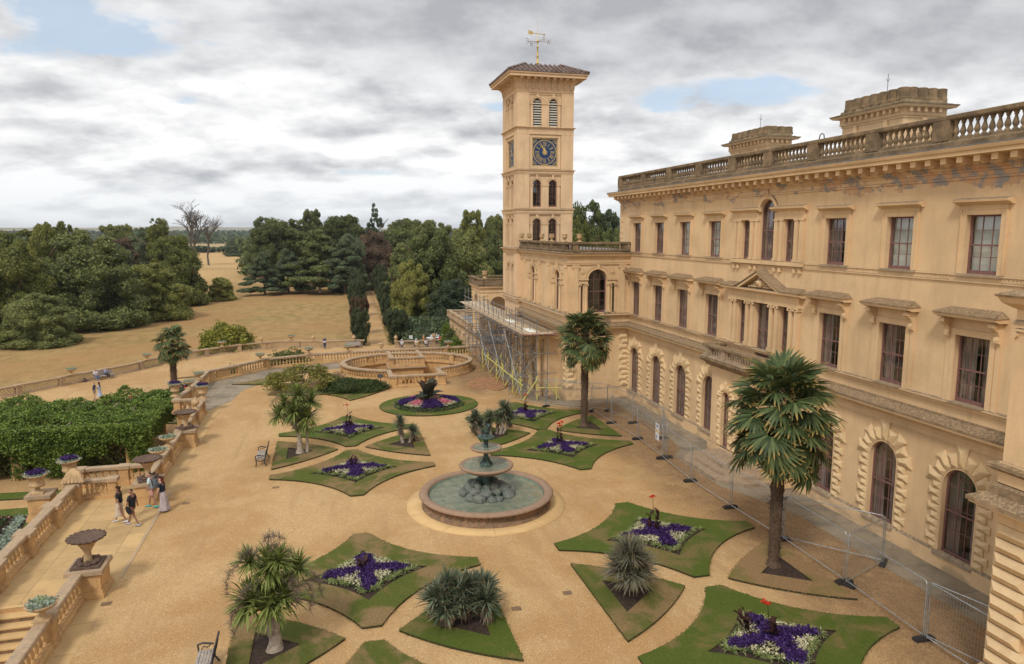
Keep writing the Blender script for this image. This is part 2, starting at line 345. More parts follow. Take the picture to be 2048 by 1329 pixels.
# ------------------------------------------------------------ mesh helpers
class Fr:
    """wall frame: u along the wall, d outward, z up"""
    def __init__(s, o, u, n): s.o, s.u, s.n = o, u, n
    def __call__(s, u, d, z): return (s.o[0]+s.u[0]*u+s.n[0]*d, s.o[1]+s.u[1]*u+s.n[1]*d, z)
IDF = Fr((0, 0), (1, 0), (0, 1))
class MB:
    def __init__(s, fr=IDF): s.v = []; s.f = []; s.sm = []; s.fr = fr; s.mi = []; s.cm = 0
    def add(s, vs, fs, smooth=False, raw=False):
        b = len(s.v); s.v += [tuple(p) if raw else s.fr(*p) for p in vs]
        for f in fs: s.f.append([i+b for i in f]); s.sm.append(smooth); s.mi.append(s.cm)
        return s
    def box(s, u0, u1, d0, d1, z0, z1):
        vs = [(u, d, z) for z in (z0, z1) for d in (d0, d1) for u in (u0, u1)]
        return s.add(vs, [(0, 1, 3, 2), (4, 6, 7, 5), (0, 4, 5, 1), (2, 3, 7, 6), (0, 2, 6, 4), (1, 5, 7, 3)])
    def cyl(s, p0, p1, r0, r1=None, n=8, cap=True, raw=False, smooth=True):
        r1 = r0 if r1 is None else r1
        a = Vector(p0 if raw else s.fr(*p0)); b_ = Vector(p1 if raw else s.fr(*p1)); d = (b_-a)
        if d.length < 1e-6: return s
        d.normalize(); x = d.orthogonal().normalized(); y = d.cross(x)
        vs = []
        for c, r in ((a, r0), (b_, r1)):
            for i in range(n):
                t = 2*PI*i/n; vs.append(c+x*math.cos(t)*r+y*math.sin(t)*r)
        s.add(vs, [(i, (i+1) % n, n+(i+1) % n, n+i) for i in range(n)], smooth, True)
        if cap: s.add(vs, [tuple(range(n))[::-1], tuple(range(n, 2*n))], False, True)
        return s
    def tube(s, pts, rs, n=6, smooth=True):
        pts = [Vector(p) for p in pts]; m = len(pts)
        if not hasattr(rs, '__len__'): rs = [rs]*m
        vs = []; x = None
        for i, p in enumerate(pts):
            d = (pts[min(i+1, m-1)]-pts[max(i-1, 0)]).normalized()
            x = d.orthogonal().normalized() if x is None else (x-d*x.dot(d)).normalized()
            y = d.cross(x)
            for j in range(n):
                t = 2*PI*j/n; vs.append(p+(x*math.cos(t)+y*math.sin(t))*rs[i])
        fs = [(i*n+j, i*n+(j+1) % n, (i+1)*n+(j+1) % n, (i+1)*n+j) for i in range(m-1) for j in range(n)]
        s.add(vs, fs, smooth, True); s.add(vs, [tuple(range(n))[::-1], tuple(range((m-1)*n, m*n))], False, True)
        return s
    def lathe(s, prof, n=16, c=(0, 0), smooth=True, wob=None, cap=True):
        vs = []
        for k, (r, z) in enumerate(prof):
            for i in range(n):
                t = 2*PI*i/n; rr = r*(1+(wob(t, k) if wob else 0)); vs.append((c[0]+rr*math.cos(t), c[1]+rr*math.sin(t), z))
        m = len(prof)
        s.add(vs, [(k*n+i, k*n+(i+1) % n, (k+1)*n+(i+1) % n, (k+1)*n+i) for k in range(m-1) for i in range(n)], smooth)
        if cap: s.add(vs, [tuple(range(n))[::-1], tuple(range((m-1)*n, m*n))])
        return s
    def prism(s, poly, z0, z1, top=True, bot=False, side=True):
        n = len(poly); vs = [(p[0], p[1], z0) for p in poly]+[(p[0], p[1], z1) for p in poly]
        if side: s.add(vs, [(i, (i+1) % n, n+(i+1) % n, n+i) for i in range(n)])
        tris = tessellate_polygon([[Vector((p[0], p[1], 0)) for p in poly]])
        if top: s.add([(p[0], p[1], z1) for p in poly], tris)
        if bot: s.add([(p[0], p[1], z0) for p in poly], tris)
        return s
    def uprism(s, poly, d0, d1):
        """polygon in (u,z) extruded d0..d1"""
        n = len(poly); vs = [(p[0], d0, p[1]) for p in poly]+[(p[0], d1, p[1]) for p in poly]
        s.add(vs, [(i, (i+1) % n, n+(i+1) % n, n+i) for i in range(n)])
        tris = tessellate_polygon([[Vector((p[0], p[1], 0)) for p in poly]])
        s.add([(p[0], d1, p[1]) for p in poly], tris); s.add([(p[0], d0, p[1]) for p in poly], tris); return s
    def dprism(s, poly, u0, u1):
        """polygon in (d,z) extruded along u"""
        n = len(poly); vs = [(u0, p[0], p[1]) for p in poly]+[(u1, p[0], p[1]) for p in poly]
        s.add(vs, [(i, (i+1) % n, n+(i+1) % n, n+i) for i in range(n)])
        tris = tessellate_polygon([[Vector((p[0], p[1], 0)) for p in poly]])
        s.add([(u0, p[0], p[1]) for p in poly], tris); s.add([(u1, p[0], p[1]) for p in poly], tris); return s
    def sweep(s, path, prof, closed=False, caps=True):
        """profile (d,z) swept along a world 2D path; d is to the right of travel"""
        P2 = [Vector(p) for p in path]; n = len(P2); m = len(prof); vs = []
        for i in range(n):
            def nrm(a, b): d = (b-a).normalized(); return Vector((d.y, -d.x))
            if closed: n0, n1 = nrm(P2[i-1], P2[i]), nrm(P2[i], P2[(i+1) % n])
            else:
                n1 = nrm(P2[i], P2[i+1]) if i < n-1 else None; n0 = nrm(P2[i-1], P2[i]) if i > 0 else n1
                n1 = n1 or n0
            b = (n0+n1).normalized(); b = b/max(.35, b.dot(n0))
            for d, z in prof: vs.append((P2[i].x+b.x*d, P2[i].y+b.y*d, z))
        k = n if closed else n-1
        s.add(vs, [(i*m+j, ((i+1) % n)*m+j, ((i+1) % n)*m+(j+1) % m, i*m+(j+1) % m) for i in range(k) for j in range(m)], False, True)
        if caps and not closed: s.add(vs, [tuple(range(m)), tuple(range((n-1)*m, n*m))[::-1]], False, True)
        return s
    def build(s, name, mats, parent=None, loc=None):
        me = bpy.data.meshes.new(name); me.from_pydata([tuple(p) for p in s.v], [], s.f)
        me.polygons.foreach_set('use_smooth', s.sm)
        mats = mats if isinstance(mats, (list, tuple)) else [mats]
        for m in mats: me.materials.append(M[m] if isinstance(m, str) else m)
        if len(mats) > 1: me.polygons.foreach_set('material_index', s.mi)
        me.update(); return link(name, me, parent, loc)
def link(name, data, parent=None, loc=None, rz=0, sc=None):
    o = bpy.data.objects.new(name, data); COL.objects.link(o)
    if parent is not None: o.parent = parent
    if loc is not None: o.location = loc
    if rz: o.rotation_euler = (0, 0, rz)
    if sc is not None: o.scale = sc if hasattr(sc, '__len__') else (sc, sc, sc)
    return o
def tag(o, label, cat, group=None, kind=None):
    o['label'] = label; o['category'] = cat
    if group: o['group'] = group
    if kind: o['kind'] = kind
    return o
def thing(name, label, cat, loc=(0, 0, 0), rz=0, group=None, kind=None, sc=None):
    return tag(link(name, None, None, loc, rz, sc), label, cat, group, kind)
def struct(o): o['kind'] = 'structure'; return o
def copy_tree(o, loc=None, rz=None, sc=None, label=None, parent=None):
    c = o.copy(); COL.objects.link(c)
    if parent is not None: c.parent = parent
    if loc is not None: c.location = loc
    if rz is not None: c.rotation_euler[2] = rz
    if sc is not None: c.scale = sc if hasattr(sc, '__len__') else (sc, sc, sc)
    if label: c['label'] = label
    for ch in list(o.children): copy_tree(ch, parent=c)
    return c
def qmesh(name, V, F, mats, tone=None, tip=None, smooth=False, midx=None):
    """mesh straight from numpy arrays; F is (M,4) or (M,3)"""
    me = bpy.data.meshes.new(name); V = np.asarray(V, np.float32); F = np.asarray(F, np.int32)
    k = F.shape[1]; me.vertices.add(len(V)); me.vertices.foreach_set('co', V.ravel())
    me.loops.add(F.size); me.loops.foreach_set('vertex_index', F.ravel())
    me.polygons.add(len(F)); me.polygons.foreach_set('loop_start', np.arange(0, F.size, k, dtype=np.int32))
    if smooth: me.polygons.foreach_set('use_smooth', np.ones(len(F), bool))
    for m in (mats if isinstance(mats, (list, tuple)) else [mats]): me.materials.append(M[m] if isinstance(m, str) else m)
    if midx is not None: me.polygons.foreach_set('material_index', np.asarray(midx, np.int32))
    if tone is not None:
        a = me.attributes.new('tone', 'FLOAT', 'POINT'); a.data.foreach_set('value', np.asarray(tone, np.float32))
    if tip is not None:
        a = me.attributes.new('tip', 'FLOAT', 'POINT'); a.data.foreach_set('value', np.asarray(tip, np.float32))
    me.update(calc_edges=True); return me
def arcpts(cu, z, r, a0, a1, n): return [(cu+r*math.cos(a0+(a1-a0)*i/n), z+r*math.sin(a0+(a1-a0)*i/n)) for i in range(n+1)]
def wall(mb, u0, u1, z0, z1, ops, depth=.3, d=0.):
    """front skin with openings (ua,ub,za,zb,arched) plus reveals"""
    us = sorted({u0, u1} | {x for o in ops for x in o[:2]}); zs = sorted({z0, z1} | {x for o in ops for x in o[2:4]})
    for i in range(len(us)-1):
        run = None
        for j in range(len(zs)-1):
            a, b, c, e = us[i], us[i+1], zs[j], zs[j+1]
            ins = any(o[0]-1e-6 <= a and b <= o[1]+1e-6 and o[2]-1e-6 <= c and e <= o[3]+1e-6 for o in ops)
            if not ins:
                if run is None: run = c
            if (ins or j == len(zs)-2) and run is not None:
                top = c if ins else e
                mb.add([(a, d, run), (b, d, run), (b, d, top), (a, d, top)], [(0, 1, 2, 3)]); run = None
    for ua, ub, za, zb, arch in ops:
        w2 = (ub-ua)/2; cu = (ua+ub)/2; sp = zb-w2 if arch else zb; dd = d-depth
        mb.add([(ua, d, za), (ua, dd, za), (ua, dd, sp), (ua, d, sp)], [(0, 1, 2, 3)])
        mb.add([(ub, d, za), (ub, dd, za), (ub, dd, sp), (ub, d, sp)], [(0, 1, 2, 3)])
        mb.add([(ua, d, za), (ub, d, za), (ub, dd, za), (ua, dd, za)], [(0, 1, 2, 3)])
        if arch:
            pts = arcpts(cu, sp, w2, 0, PI, 14)
            for i in range(14):
                p, q = pts[i], pts[i+1]
                mb.add([(p[0], d, p[1]), (q[0], d, q[1]), (q[0], dd, q[1]), (p[0], dd, p[1])], [(0, 1, 2, 3)])
                cor = (ub, zb) if i < 7 else (ua, zb)
                mb.add([(p[0], d, p[1]), (q[0], d, q[1]), (cor[0], d, cor[1])], [(0, 1, 2)])
        else: mb.add([(ua, d, zb), (ub, d, zb), (ub, dd, zb), (ua, dd, zb)], [(0, 1, 2, 3)])
def outline(ua, ub, za, zb, arch, inset=0, n=14):
    ua += inset; ub -= inset; za += inset; zb -= inset; w2 = (ub-ua)/2
    if not arch: return [(ua, za), (ub, za), (ub, zb), (ua, zb)]
    return [(ua, za), (ub, za)]+arcpts((ua+ub)/2, zb-w2, w2, 0, PI, n)
def ringframe(mb, o, wd, d0, d1, skip_bottom=False, out=False):
    """frame following an opening outline, wd wide (inside, or outside if out)"""
    a = outline(*o); b = outline(*o, inset=-wd if out else wd)
    if out: b = [(p[0], max(p[1], o[2])) for p in b]
    n = len(a)
    for i in range(1 if skip_bottom else 0, n):
        j = (i+1) % n
        q = [a[i], a[j], b[j], b[i]]
        vs = [(p[0], d0, p[1]) for p in q]+[(p[0], d1, p[1]) for p in q]
        mb.add(vs, [(4, 5, 6, 7), (0, 1, 5, 4), (3, 2, 6, 7)])
    if skip_bottom or out:
        for i in (0, 1): mb.add([(a[i][0], d0, a[i][1]), (b[i][0], d0, b[i][1]), (b[i][0], d1, b[i][1]), (a[i][0], d1, a[i][1])], [(0, 1, 2, 3)])
def window(fr, o, cols=3, rows=4, parent=None, back='curtain', depth=.24, midrail=True, cloth=True):
    """sash window: maroon frame and bars, pane, curtain or blind"""
    ua, ub, za, zb, arch = o
    f = HB(fr); ringframe(f, o, .07, -depth+.02, -depth+.09)
    f.box(ua+.05, ub-.05, -depth+.02, -depth+.11, za, za+.13)
    ia, ib = ua+.07, ub-.07; sp = zb-(ub-ua)/2 if arch else zb-.07; zb0 = za+.13
    mz = za+(zb-za)*.49
    if midrail: f.box(ia, ib, -depth+.03, -depth+.095, mz-.03, mz+.03)
    for i in range(1, cols):
        u = ia+(ib-ia)*i/cols; h = sp if arch else zb-.07
        if arch: h = sp+math.sqrt(max(0, ((ub-ua)/2)**2-(u-(ua+ub)/2)**2))*(.62 if cols == 3 else .95)
        f.box(u-.012, u+.012, -depth+.035, -depth+.07, zb0, h)
    for j in range(1, rows):
        z = zb0+(sp-zb0)*j/rows
        if abs(z-mz) < .15 and midrail: continue
        f.box(ia, ib, -depth+.037, -depth+.068, z-.011, z+.011)
    if arch:
        cu = (ua+ub)/2; w2 = (ub-ua)/2
        f.box(ia, ib, -depth+.036, -depth+.069, sp-.012, sp+.012)
        if w2 > .4:
            pts = arcpts(cu, sp, w2*.45, 0, PI, 8)
            for i in range(8):
                p, q = pts[i], pts[i+1]
                f.add([(p[0], -depth+.06, p[1]-.012), (q[0], -depth+.06, q[1]-.012), (q[0], -depth+.06, q[1]+.014), (p[0], -depth+.06, p[1]+.014)], [(0, 1, 2, 3)])
            for a in (PI*.28, PI*.5, PI*.72):
                ca, sa = math.cos(a), math.sin(a)
                f.add([(cu+ca*w2*.45-.01*sa, -depth+.06, sp+sa*w2*.45+.01*ca), (cu+ca*w2*.95-.01*sa, -depth+.06, sp+sa*w2*.95+.01*ca), (cu+ca*w2*.95+.01*sa, -depth+.06, sp+sa*w2*.95-.01*ca), (cu+ca*w2*.45+.01*sa, -depth+.06, sp+sa*w2*.45-.01*ca)], [(0, 1, 2, 3)])
    w_ = f.build('window', 'maroon', parent)
    g = HB(fr); g.add([(p[0], -depth+.045, p[1]) for p in outline(*o)], tessellate_polygon([[Vector((p[0], p[1], 0)) for p in outline(*o)]])); g.build('pane', 'glass', w_)
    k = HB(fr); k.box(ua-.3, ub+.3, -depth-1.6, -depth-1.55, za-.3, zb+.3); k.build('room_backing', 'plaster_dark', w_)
    if cloth:
        c = HB(fr); n = 16
        q0, q1 = random.uniform(.25, .48), random.uniform(.50, .7); spans = [(ua, ub)] if back == 'blind' else [(ua-.05, ua+(ub-ua)*q0), (ua+(ub-ua)*q1, ub+.05)]; zlo = za+(random.choice((0, 0, .05, .5)) if back == 'blind' else 0)
        for a, b in spans:
            vs = []
            for i in range(n+1):
                u = a+(b-a)*i/n; dp = -depth-.12+.035*math.sin(i*1.9)*(0 if back == 'blind' else 1)
                vs += [(u, dp, zlo), (u, dp, zb)]
            c.add(vs, [(2*i, 2*i+2, 2*i+3, 2*i+1) for i in range(n)], True)
        c.build('blind' if back == 'blind' else 'curtain', back, w_)
    return w_
# ============================================================ MAIN HOUSE
FA = Fr((23.15, 0), (0, 1), (-1, 0))          # long garden front, u = Y, d = out towards the garden
house = thing('house', 'long ochre stuccoed palace block with three storeys of windows, cornice and balustraded roof', 'building', (23.15, 35, 0))
def at(o, parent):      # keep world placement of a part whose parent sits elsewhere
    o.parent = parent; o.matrix_parent_inverse = Matrix.Translation(-Vector(parent.location)); return o
class HB(MB):
    def build(s, name, mats, parent=None, loc=None):
        o = MB.build(s, name, mats, None, loc)
        if parent is not None:
            if parent.type == 'EMPTY' and parent.parent is None: at(o, parent)
            else: o.parent = parent
        return o
YB = [51.1, 47.3, 43.54, 39.75, 28.94, 25.04, 21.13]
UP, FI, GR = [], [], []
for i, y in enumerate(YB):
    UP.append((y-.71, y+.71, 11.62, 13.78, False)); FI.append((y-.74, y+.74, 6.75, 9.3, False)); GR.append((y-.76, y+.76, .62, 4.17, True))
UP3 = [(35.93, 36.77, 11.62, 13.78, False), (33.69, 35.07, 11.62, 14.87, True), (32.01, 32.85, 11.62, 13.78, False)]
FI3 = [(35.92, 36.77, 6.75, 9.3, False), (33.66, 35.04, 6.3, 9.3, False), (31.97, 32.80, 6.75, 9.3, False)]
mb = HB(FA)
wall(mb, 14.5, 54.4, 6.2, 15.75, UP+UP3+FI+FI3, .3)
wall(mb, 14.5, 54.4, 0, 6.2, [g for g in GR], .3)
# far gable end and back, roof deck
mb.add([(54.4, 0, -1), (54.4, -22, -1), (54.4, -22, 15.75), (54.4, 0, 15.75)], [(0, 1, 2, 3)])
mb.add([(14.5, 0, 0), (14.5, -22, 0), (14.5, -22, 15.75), (14.5, 0, 15.75)], [(0, 1, 2, 3)])
mb.add([(54.4, -22, -1), (14.5, -22, -1), (14.5, -22, 15.75), (54.4, -22, 15.75)], [(0, 1, 2, 3)])
for zf in (6.2, 11.0): mb.add([(54.3, -.05, zf), (54.3, -22, zf), (14.5, -22, zf), (14.5, -.05, zf)], [(0, 1, 2, 3)])
mb.build('wall', 'wall', house)
MAINP = [(45.1, 54.4), (23.15, 54.4), (23.15, 14.5)]
# string courses, ledges, entablature
def swp(path, prof, name, mat_, parent, closed=False):
    m = HB(); m.sweep(path, prof, closed); return m.build(name, mat_, parent)
def comb(name, u0, u1, z0, z1, zt, d0, d1, step, fr=None, par=None):
    P_ = [(u1, zt), (u0, zt)]; u = u0
    while u < u1-step: P_ += [(u, z0), (u+step*.5, z0), (u+step*.5, z1), (u+step, z1)]; u += step
    P_ += [(u, z1), (u1, z1)]
    m = HB(fr or FA); m.uprism(P_, d0, d1); return m.build(name, 'wall', par or house)
swp(MAINP, [(-.02, 11.30), (.06, 11.30), (.06, 11.34), (.03, 11.36), (.03, 11.52), (.08, 11.54), (.08, 11.60), (-.02, 11.60)], 'fret_band', 'wall', house)
y = 15.0
while y < 54.2:       # fretwork in the band between the top floor windows
    if all(abs(y-c) > .82 for c in YB) and not 31.3 < y < 37.7:
        comb('fretwork', y, y+.6, 11.38, 11.475, 11.505, .028, .05, .15)
        m = HB(FA); m.uprism([(y+.0, 11.37), (y+.6, 11.37), (y+.6, 11.395), (y+.45, 11.395), (y+.45, 11.45), (y+.42, 11.45), (y+.42, 11.395), (y+.18, 11.395), (y+.18, 11.45), (y+.15, 11.45), (y+.15, 11.395), (y, 11.395)], .028, .052)
    y += .62
swp(MAINP, [(-.02, 6.52), (.10, 6.52), (.10, 6.60), (.20, 6.66), (.20, 6.71), (-.02, 6.75)], 'sill_course', 'wall', house)
swp(MAINP, [(-.02, 5.10), (.05, 5.10), (.05, 5.32), (.09, 5.32), (.09, 5.42), (.16, 5.46), (.30, 5.62), (.46, 5.66), (.46, 5.76), (-.02, 5.80)], 'ledge_moulding', 'wall', house)
swp(MAINP, [(-.02, 5.803), (.50, 5.763), (.50, 5.84), (.12, 6.06), (.12, 6.10), (-.02, 6.12)], 'ledge', 'ledge', house)
swp(MAINP, [(-.02, 0), (.14, 0), (.14, .60), (.09, .66), (-.02, .70)], 'plinth', 'wall', house)
swp(MAINP, [(-.02, 15.08), (.05, 15.08), (.05, 15.16), (.03, 15.18), (.03, 15.34), (.08, 15.36), (.08, 15.42), (.16, 15.52), (.20, 15.54), (.20, 15.86), (.72, 15.88), (.78, 15.90), (.78, 16.03), (.84, 16.06), (.88, 16.16), (.88, 16.20), (-.3, 16.24)], 'cornice', 'wall', house)
swp(MAINP, [(.30, 16.245), (.90, 16.205), (.90, 16.235), (.30, 16.29)], 'lead_gutter', 'lead', house)
y = 15.2
while y < 54.6:
    mo = HB(FA); mo.dprism([(.19, 15.56), (.42, 15.57), (.50, 15.64), (.66, 15.66), (.66, 15.875), (.19, 15.875)], y, y+.26); mo.build('modillion', 'wall', house); y += .72
comb('dentil_course', 15, 54.4, 15.43, 15.49, 15.51, .07, .145, .11)
# roof
rf = HB(FA); rf.add([(54.4, -.4, 16.22), (54.4, -22, 16.22), (-6, -22, 16.22), (-6, -.4, 16.22)], [(0, 1, 2, 3)]); rf.build('roof', 'lead', house)

# ---- baluster prototypes
def balprof(h, r): return [(r*.95, 0), (r*.95, .09*h), (r*.6, .12*h), (r*.55, .16*h), (r*.95, .28*h), (r*1.05, .36*h), (r*.8, .50*h), (r*.5, .66*h), (r*.45, .76*h), (r*.8, .82*h), (r*.6, .86*h), (r*.9, .9*h), (r*.95, h)]
_balmesh = {}
def balmesh(h, r, mt, n=8):
    k = (h, r, mt, n)
    if k not in _balmesh:
        m = MB(); m.lathe(balprof(h, r), n, cap=False); me = bpy.data.meshes.new('baluster'); me.from_pydata(m.v, [], m.f)
        me.polygons.foreach_set('use_smooth', [True]*len(m.f)); me.materials.append(M[mt]); me.update(); _balmesh[k] = me
    return _balmesh[k]
def balustrade(path, z, root, piers=(), H=1.05, W_=.34, mt='terrace', cop='coping', step=.3, pw=.46, bal=True, plinth=.24, bmat=None, closed=False, zend=None, flush=False, br=.085, pierH=0., cnt=None, lattice=False, solid=None, basewide=.06, nseg=8):
    """path of 2D points; piers: distances along the path. Coping, plinth, piers, balusters, each its own part."""
    P2 = [Vector(p) for p in path]; 
    if closed: P2.append(P2[0])
    L = [0]
    for i in range(1, len(P2)): L.append(L[-1]+(P2[i]-P2[i-1]).length)
    T = L[-1]; zend = z if zend is None else zend
    def pos(s):
        s = max(0, min(T, s)); i = max(j for j in range(len(L)) if L[j] <= s+1e-9); i = min(i, len(L)-2)
        d = (P2[i+1]-P2[i]).normalized(); return P2[i]+d*(s-L[i]), d, z+(zend-z)*s/T
    root = root
    ch = .15
    hw = W_/2
    def sw(prof, name, m_):
        m = HB()
        if abs(zend-z) < 1e-6: m.sweep([tuple(p) for p in (P2[:-1] if closed else P2)], [(d, z+zz) for d, zz in prof], closed)
        else:
            vs = []; k = len(prof)
            for i, p in enumerate(P2):
                d = (P2[min(i+1, len(P2)-1)]-P2[max(i-1, 0)]).normalized(); nn = Vector((d.y, -d.x)); zz0 = z+(zend-z)*L[i]/T
                vs += [(p.x+nn.x*a, p.y+nn.y*a, zz0+b_) for a, b_ in prof]
            m.add(vs, [(i*k+j, (i+1)*k+j, (i+1)*k+(j+1) % k, i*k+(j+1) % k) for i in range(len(P2)-1) for j in range(k)]); m.add(vs, [tuple(range(k)), tuple(range((len(P2)-1)*k, len(P2)*k))])
        m.build(name, m_, root)
    sw([(-hw, H-ch), (-hw*.8, H-ch-.05), (hw*.8, H-ch-.05), (hw, H-ch), (hw, H-.03), (hw-.03, H), (-hw+.03, H), (-hw, H-.03)], 'coping', cop)
    b0 = hw*.85+basewide
    sw([(-b0, 0), (-b0, plinth*.55), (-hw*.75, plinth*.75), (-hw*.75, plinth), (hw*.75, plinth), (hw*.75, plinth*.75), (b0, plinth*.55), (b0, 0)], 'plinth', mt)
    piers = sorted(piers)
    for s in piers:
        p, d, zz = pos(s); nn = Vector((d.y, -d.x)); F_ = Fr((p.x, p.y), tuple(d), tuple(nn))
        m = HB(F_); q = pw/2; e = .05
        if flush:
            m.box(-q, q, -hw+.012, hw-.012, zz+plinth*.8, zz+H-ch-.02); m.build('pier', mt, root); continue
        m.box(-q-e, q+e, -q-e-.02, q+e+.02, zz, zz+.16); m.box(-q-e*.4, q+e*.4, -q-e*.4, q+e*.4, zz+.16, zz+.26)
        m.box(-q, q, -q, q, zz+.26, zz+H-ch-.03+pierH)
        m.cm = 1; m.box(-q-.07, q+.07, -q-.07, q+.07, zz+H-ch-.01+pierH, zz+H+.012+pierH); m.cm = 0
        m.box(-q+.09, q-.09, q, q+.012, zz+.36, zz+H-ch-.13); m.box(-q+.09, q-.09, -q-.012, -q, zz+.36, zz+H-ch-.13)
        m.build('pier', [mt, cop], root)
    if bal:
        me = balmesh(round(H-ch-.05-plinth, 3), br, bmat or mt, nseg)
        edges = [0]+piers+[T]; c = 0
        for a, b in zip(edges[:-1], edges[1:]):
            a2 = a+(pw/2 if a in piers else .05); b2 = b-(pw/2 if b in piers else .05); n = int((b2-a2)/step)
            if n < 1: continue
            for i in range(n):
                p, d, zz = pos(a2+(b2-a2)*(i+.5)/n)
                o = link('baluster', me); o.location = (p.x, p.y, zz+plinth); at(o, root); c += 1
    if solid is not None:
        for a, b in solid:
            (p, d, zz), (p2, _, z2) = pos(a), pos(b); nn = Vector((d.y, -d.x)); m = HB(Fr((p.x, p.y), tuple(d), tuple(nn)))
            m.box(0, (p2-p).length, -.09, .09, zz+plinth-.01, zz+H-ch-.04); m.build('panel', mt, root)
    if lattice:
        m = HB(); edges = [0]+piers+[T]
        for a, b in zip(edges[:-1], edges[1:]):
            a2 = a+pw/2; b2 = b-pw/2; h0 = plinth; h1 = H-ch-.04; dh = h1-h0
            if b2-a2 < .5: continue
            n = max(2, int((b2-a2)/.30)); st = (b2-a2)/n
            for i in range(-2, n):
                for sgn in (0, 1):
                    s0 = a2+i*st; s1 = s0+2*st
                    t0 = max(0, (a2-s0)/(2*st)); t1 = min(1, (b2-s0)/(2*st))
                    if t1 <= t0: continue
                    f = (lambda t: h0+dh*t) if sgn == 0 else (lambda t: h1-dh*t)
                    pa, _, za = pos(s0+2*st*t0); pb, _, zb = pos(s0+2*st*t1)
                    m.cyl((pa.x, pa.y, za+f(t0)), (pb.x, pb.y, zb+f(t1)), .030, n=4, raw=True, smooth=False)
        m.build('lattice', mt, root)
    return root
ROOFB = thing('roof_balustrade', 'weathered brown stone balustrade running along the roof edge above the long garden front', 'balustrade', (23.1, 35, 16.28))
balustrade([(23.0, 12), (23.0, 54.2)], 16.27, ROOFB, [2.5, 6.7, 11.07, 14.66, 18.59, 22.2, 25.68, 29.51, 33.6, 37.6, 41.95], H=1.22, W_=.42, mt='parapet', cop='parapet', step=.285, pw=.75, plinth=.36, br=.105, flush=True)
ROOFB2 = thing('roof_balustrade', 'short brown stone balustrade returning along the far end of the main roof', 'balustrade', (34, 54.2, 16.28))
balustrade([(23.6, 54.2), (44, 54.2)], 16.27, ROOFB2, [3, 7, 11], H=1.2, mt='parapet', cop='parapet', step=.5, pw=.62, plinth=.34, br=.125)

# ---- windows with their dressings
for i, o in enumerate(UP):
    back = 'blind' if i in (2, 3, 5, 6) else 'curtain'
    w_ = window(FA, o, 3, 4, house, back)
    ua, ub, za, zb, _ = o; d = HB(FA)
    d.box(ua-.20, ua, 0, .07, za-.02, zb+.20); d.box(ub, ub+.20, 0, .07, za-.02, zb+.20); d.box(ua, ub, 0, .07, zb, zb+.20)
    d.box(ua-.24, ua-.20, 0, .10, za-.02, zb+.24); d.box(ub+.20, ub+.24, 0, .10, za-.02, zb+.24); d.box(ua-.20, ub+.20, 0, .10, zb+.20, zb+.24)
    d.box(ua-.24, ub+.24, 0, .06, zb+.24, zb+.36)
    d.build('architrave', 'wall', w_)
    h = HB(FA); h.dprism([(-.01, zb+.36), (.12, zb+.36), (.22, zb+.44), (.34, zb+.46), (.36, zb+.54), (.30, zb+.57), (-.01, zb+.62)], ua-.44, ub+.44); h.build('hood', 'wall', w_)
    s = HB(FA); s.box(ua-.24, ub+.24, -.24, .12, za-.10, za-.001); s.build('sill', 'sill', w_)
def console(mb, u, z, h=.84, wd=.21, dep=.42):
    prof = [(0, z), (dep, z), (dep+.02, z-.12*h), (dep-.02, z-.25*h), (dep*.62, z-.36*h), (dep*.42, z-.55*h), (dep*.50, z-.72*h), (dep*.46, z-.84*h), (dep*.25, z-.9*h), (dep*.15, z-1.0*h), (dep*.12, z-1.2*h), (0, z-1.25*h)]
    mb.dprism(prof, u-wd/2, u+wd/2)
    mb.dprism([(0, z-.02), (dep+.05, z-.03), (dep+.06, z-.17*h), (dep-.08, z-.2*h), (0, z-.2*h)], u-wd/2-.02, u+wd/2+.02)
for i, o in enumerate(FI):
    w_ = window(FA, o, 3, 4, house); ua, ub, za, zb, _ = o; d = HB(FA)
    for a, b in ((ua-.20, ua), (ub, ub+.20)): d.box(a, b, 0, .08, za-.02, zb+.20)
    d.box(ua, ub, 0, .08, zb, zb+.20)
    for a, b in ((ua-.42, ua-.22), (ub+.22, ub+.42)): d.box(a, b, 0, .05, za-.02, zb+.10)
    d.box(ua-.24, ub+.24, 0, .11, zb+.20, zb+.25); d.box(ua-.24, ub+.24, 0, .05, zb+.25, zb+.66)
    d.build('architrave', 'wall', w_)
    for u in (ua-.32, ub+.32):
        c = HB(FA); console(c, u, zb+.64); c.build('console', 'wall', w_)
    h = HB(FA)
    h.dprism([(-.01, zb+.66), (.40, zb+.66), (.48, zb+.72), (.60, zb+.73), (.62, zb+.82), (-.01, zb+.84)], ua-.58, ub+.58)
    h.cm = 1
    n0, n1 = ua-.62, ub+.62
    h.add([(n0, .65, zb+.822), (n1, .65, zb+.822), (n1, .65, zb+.87), (n0, .65, zb+.87), (n0+.3, 0, zb+1.06), (n1-.3, 0, zb+1.06), (n0, 0, zb+.845), (n1, 0, zb+.845)], [(0, 1, 2, 3), (3, 2, 5, 4), (0, 3, 4, 6), (1, 2, 5, 7)])
    h.build('hood', ['wall', 'ledge'], w_)
    s = HB(FA); s.box(ua-.02, ub+.02, -.24, .23, za-.06, za-.002); s.build('sill', 'sill', w_)
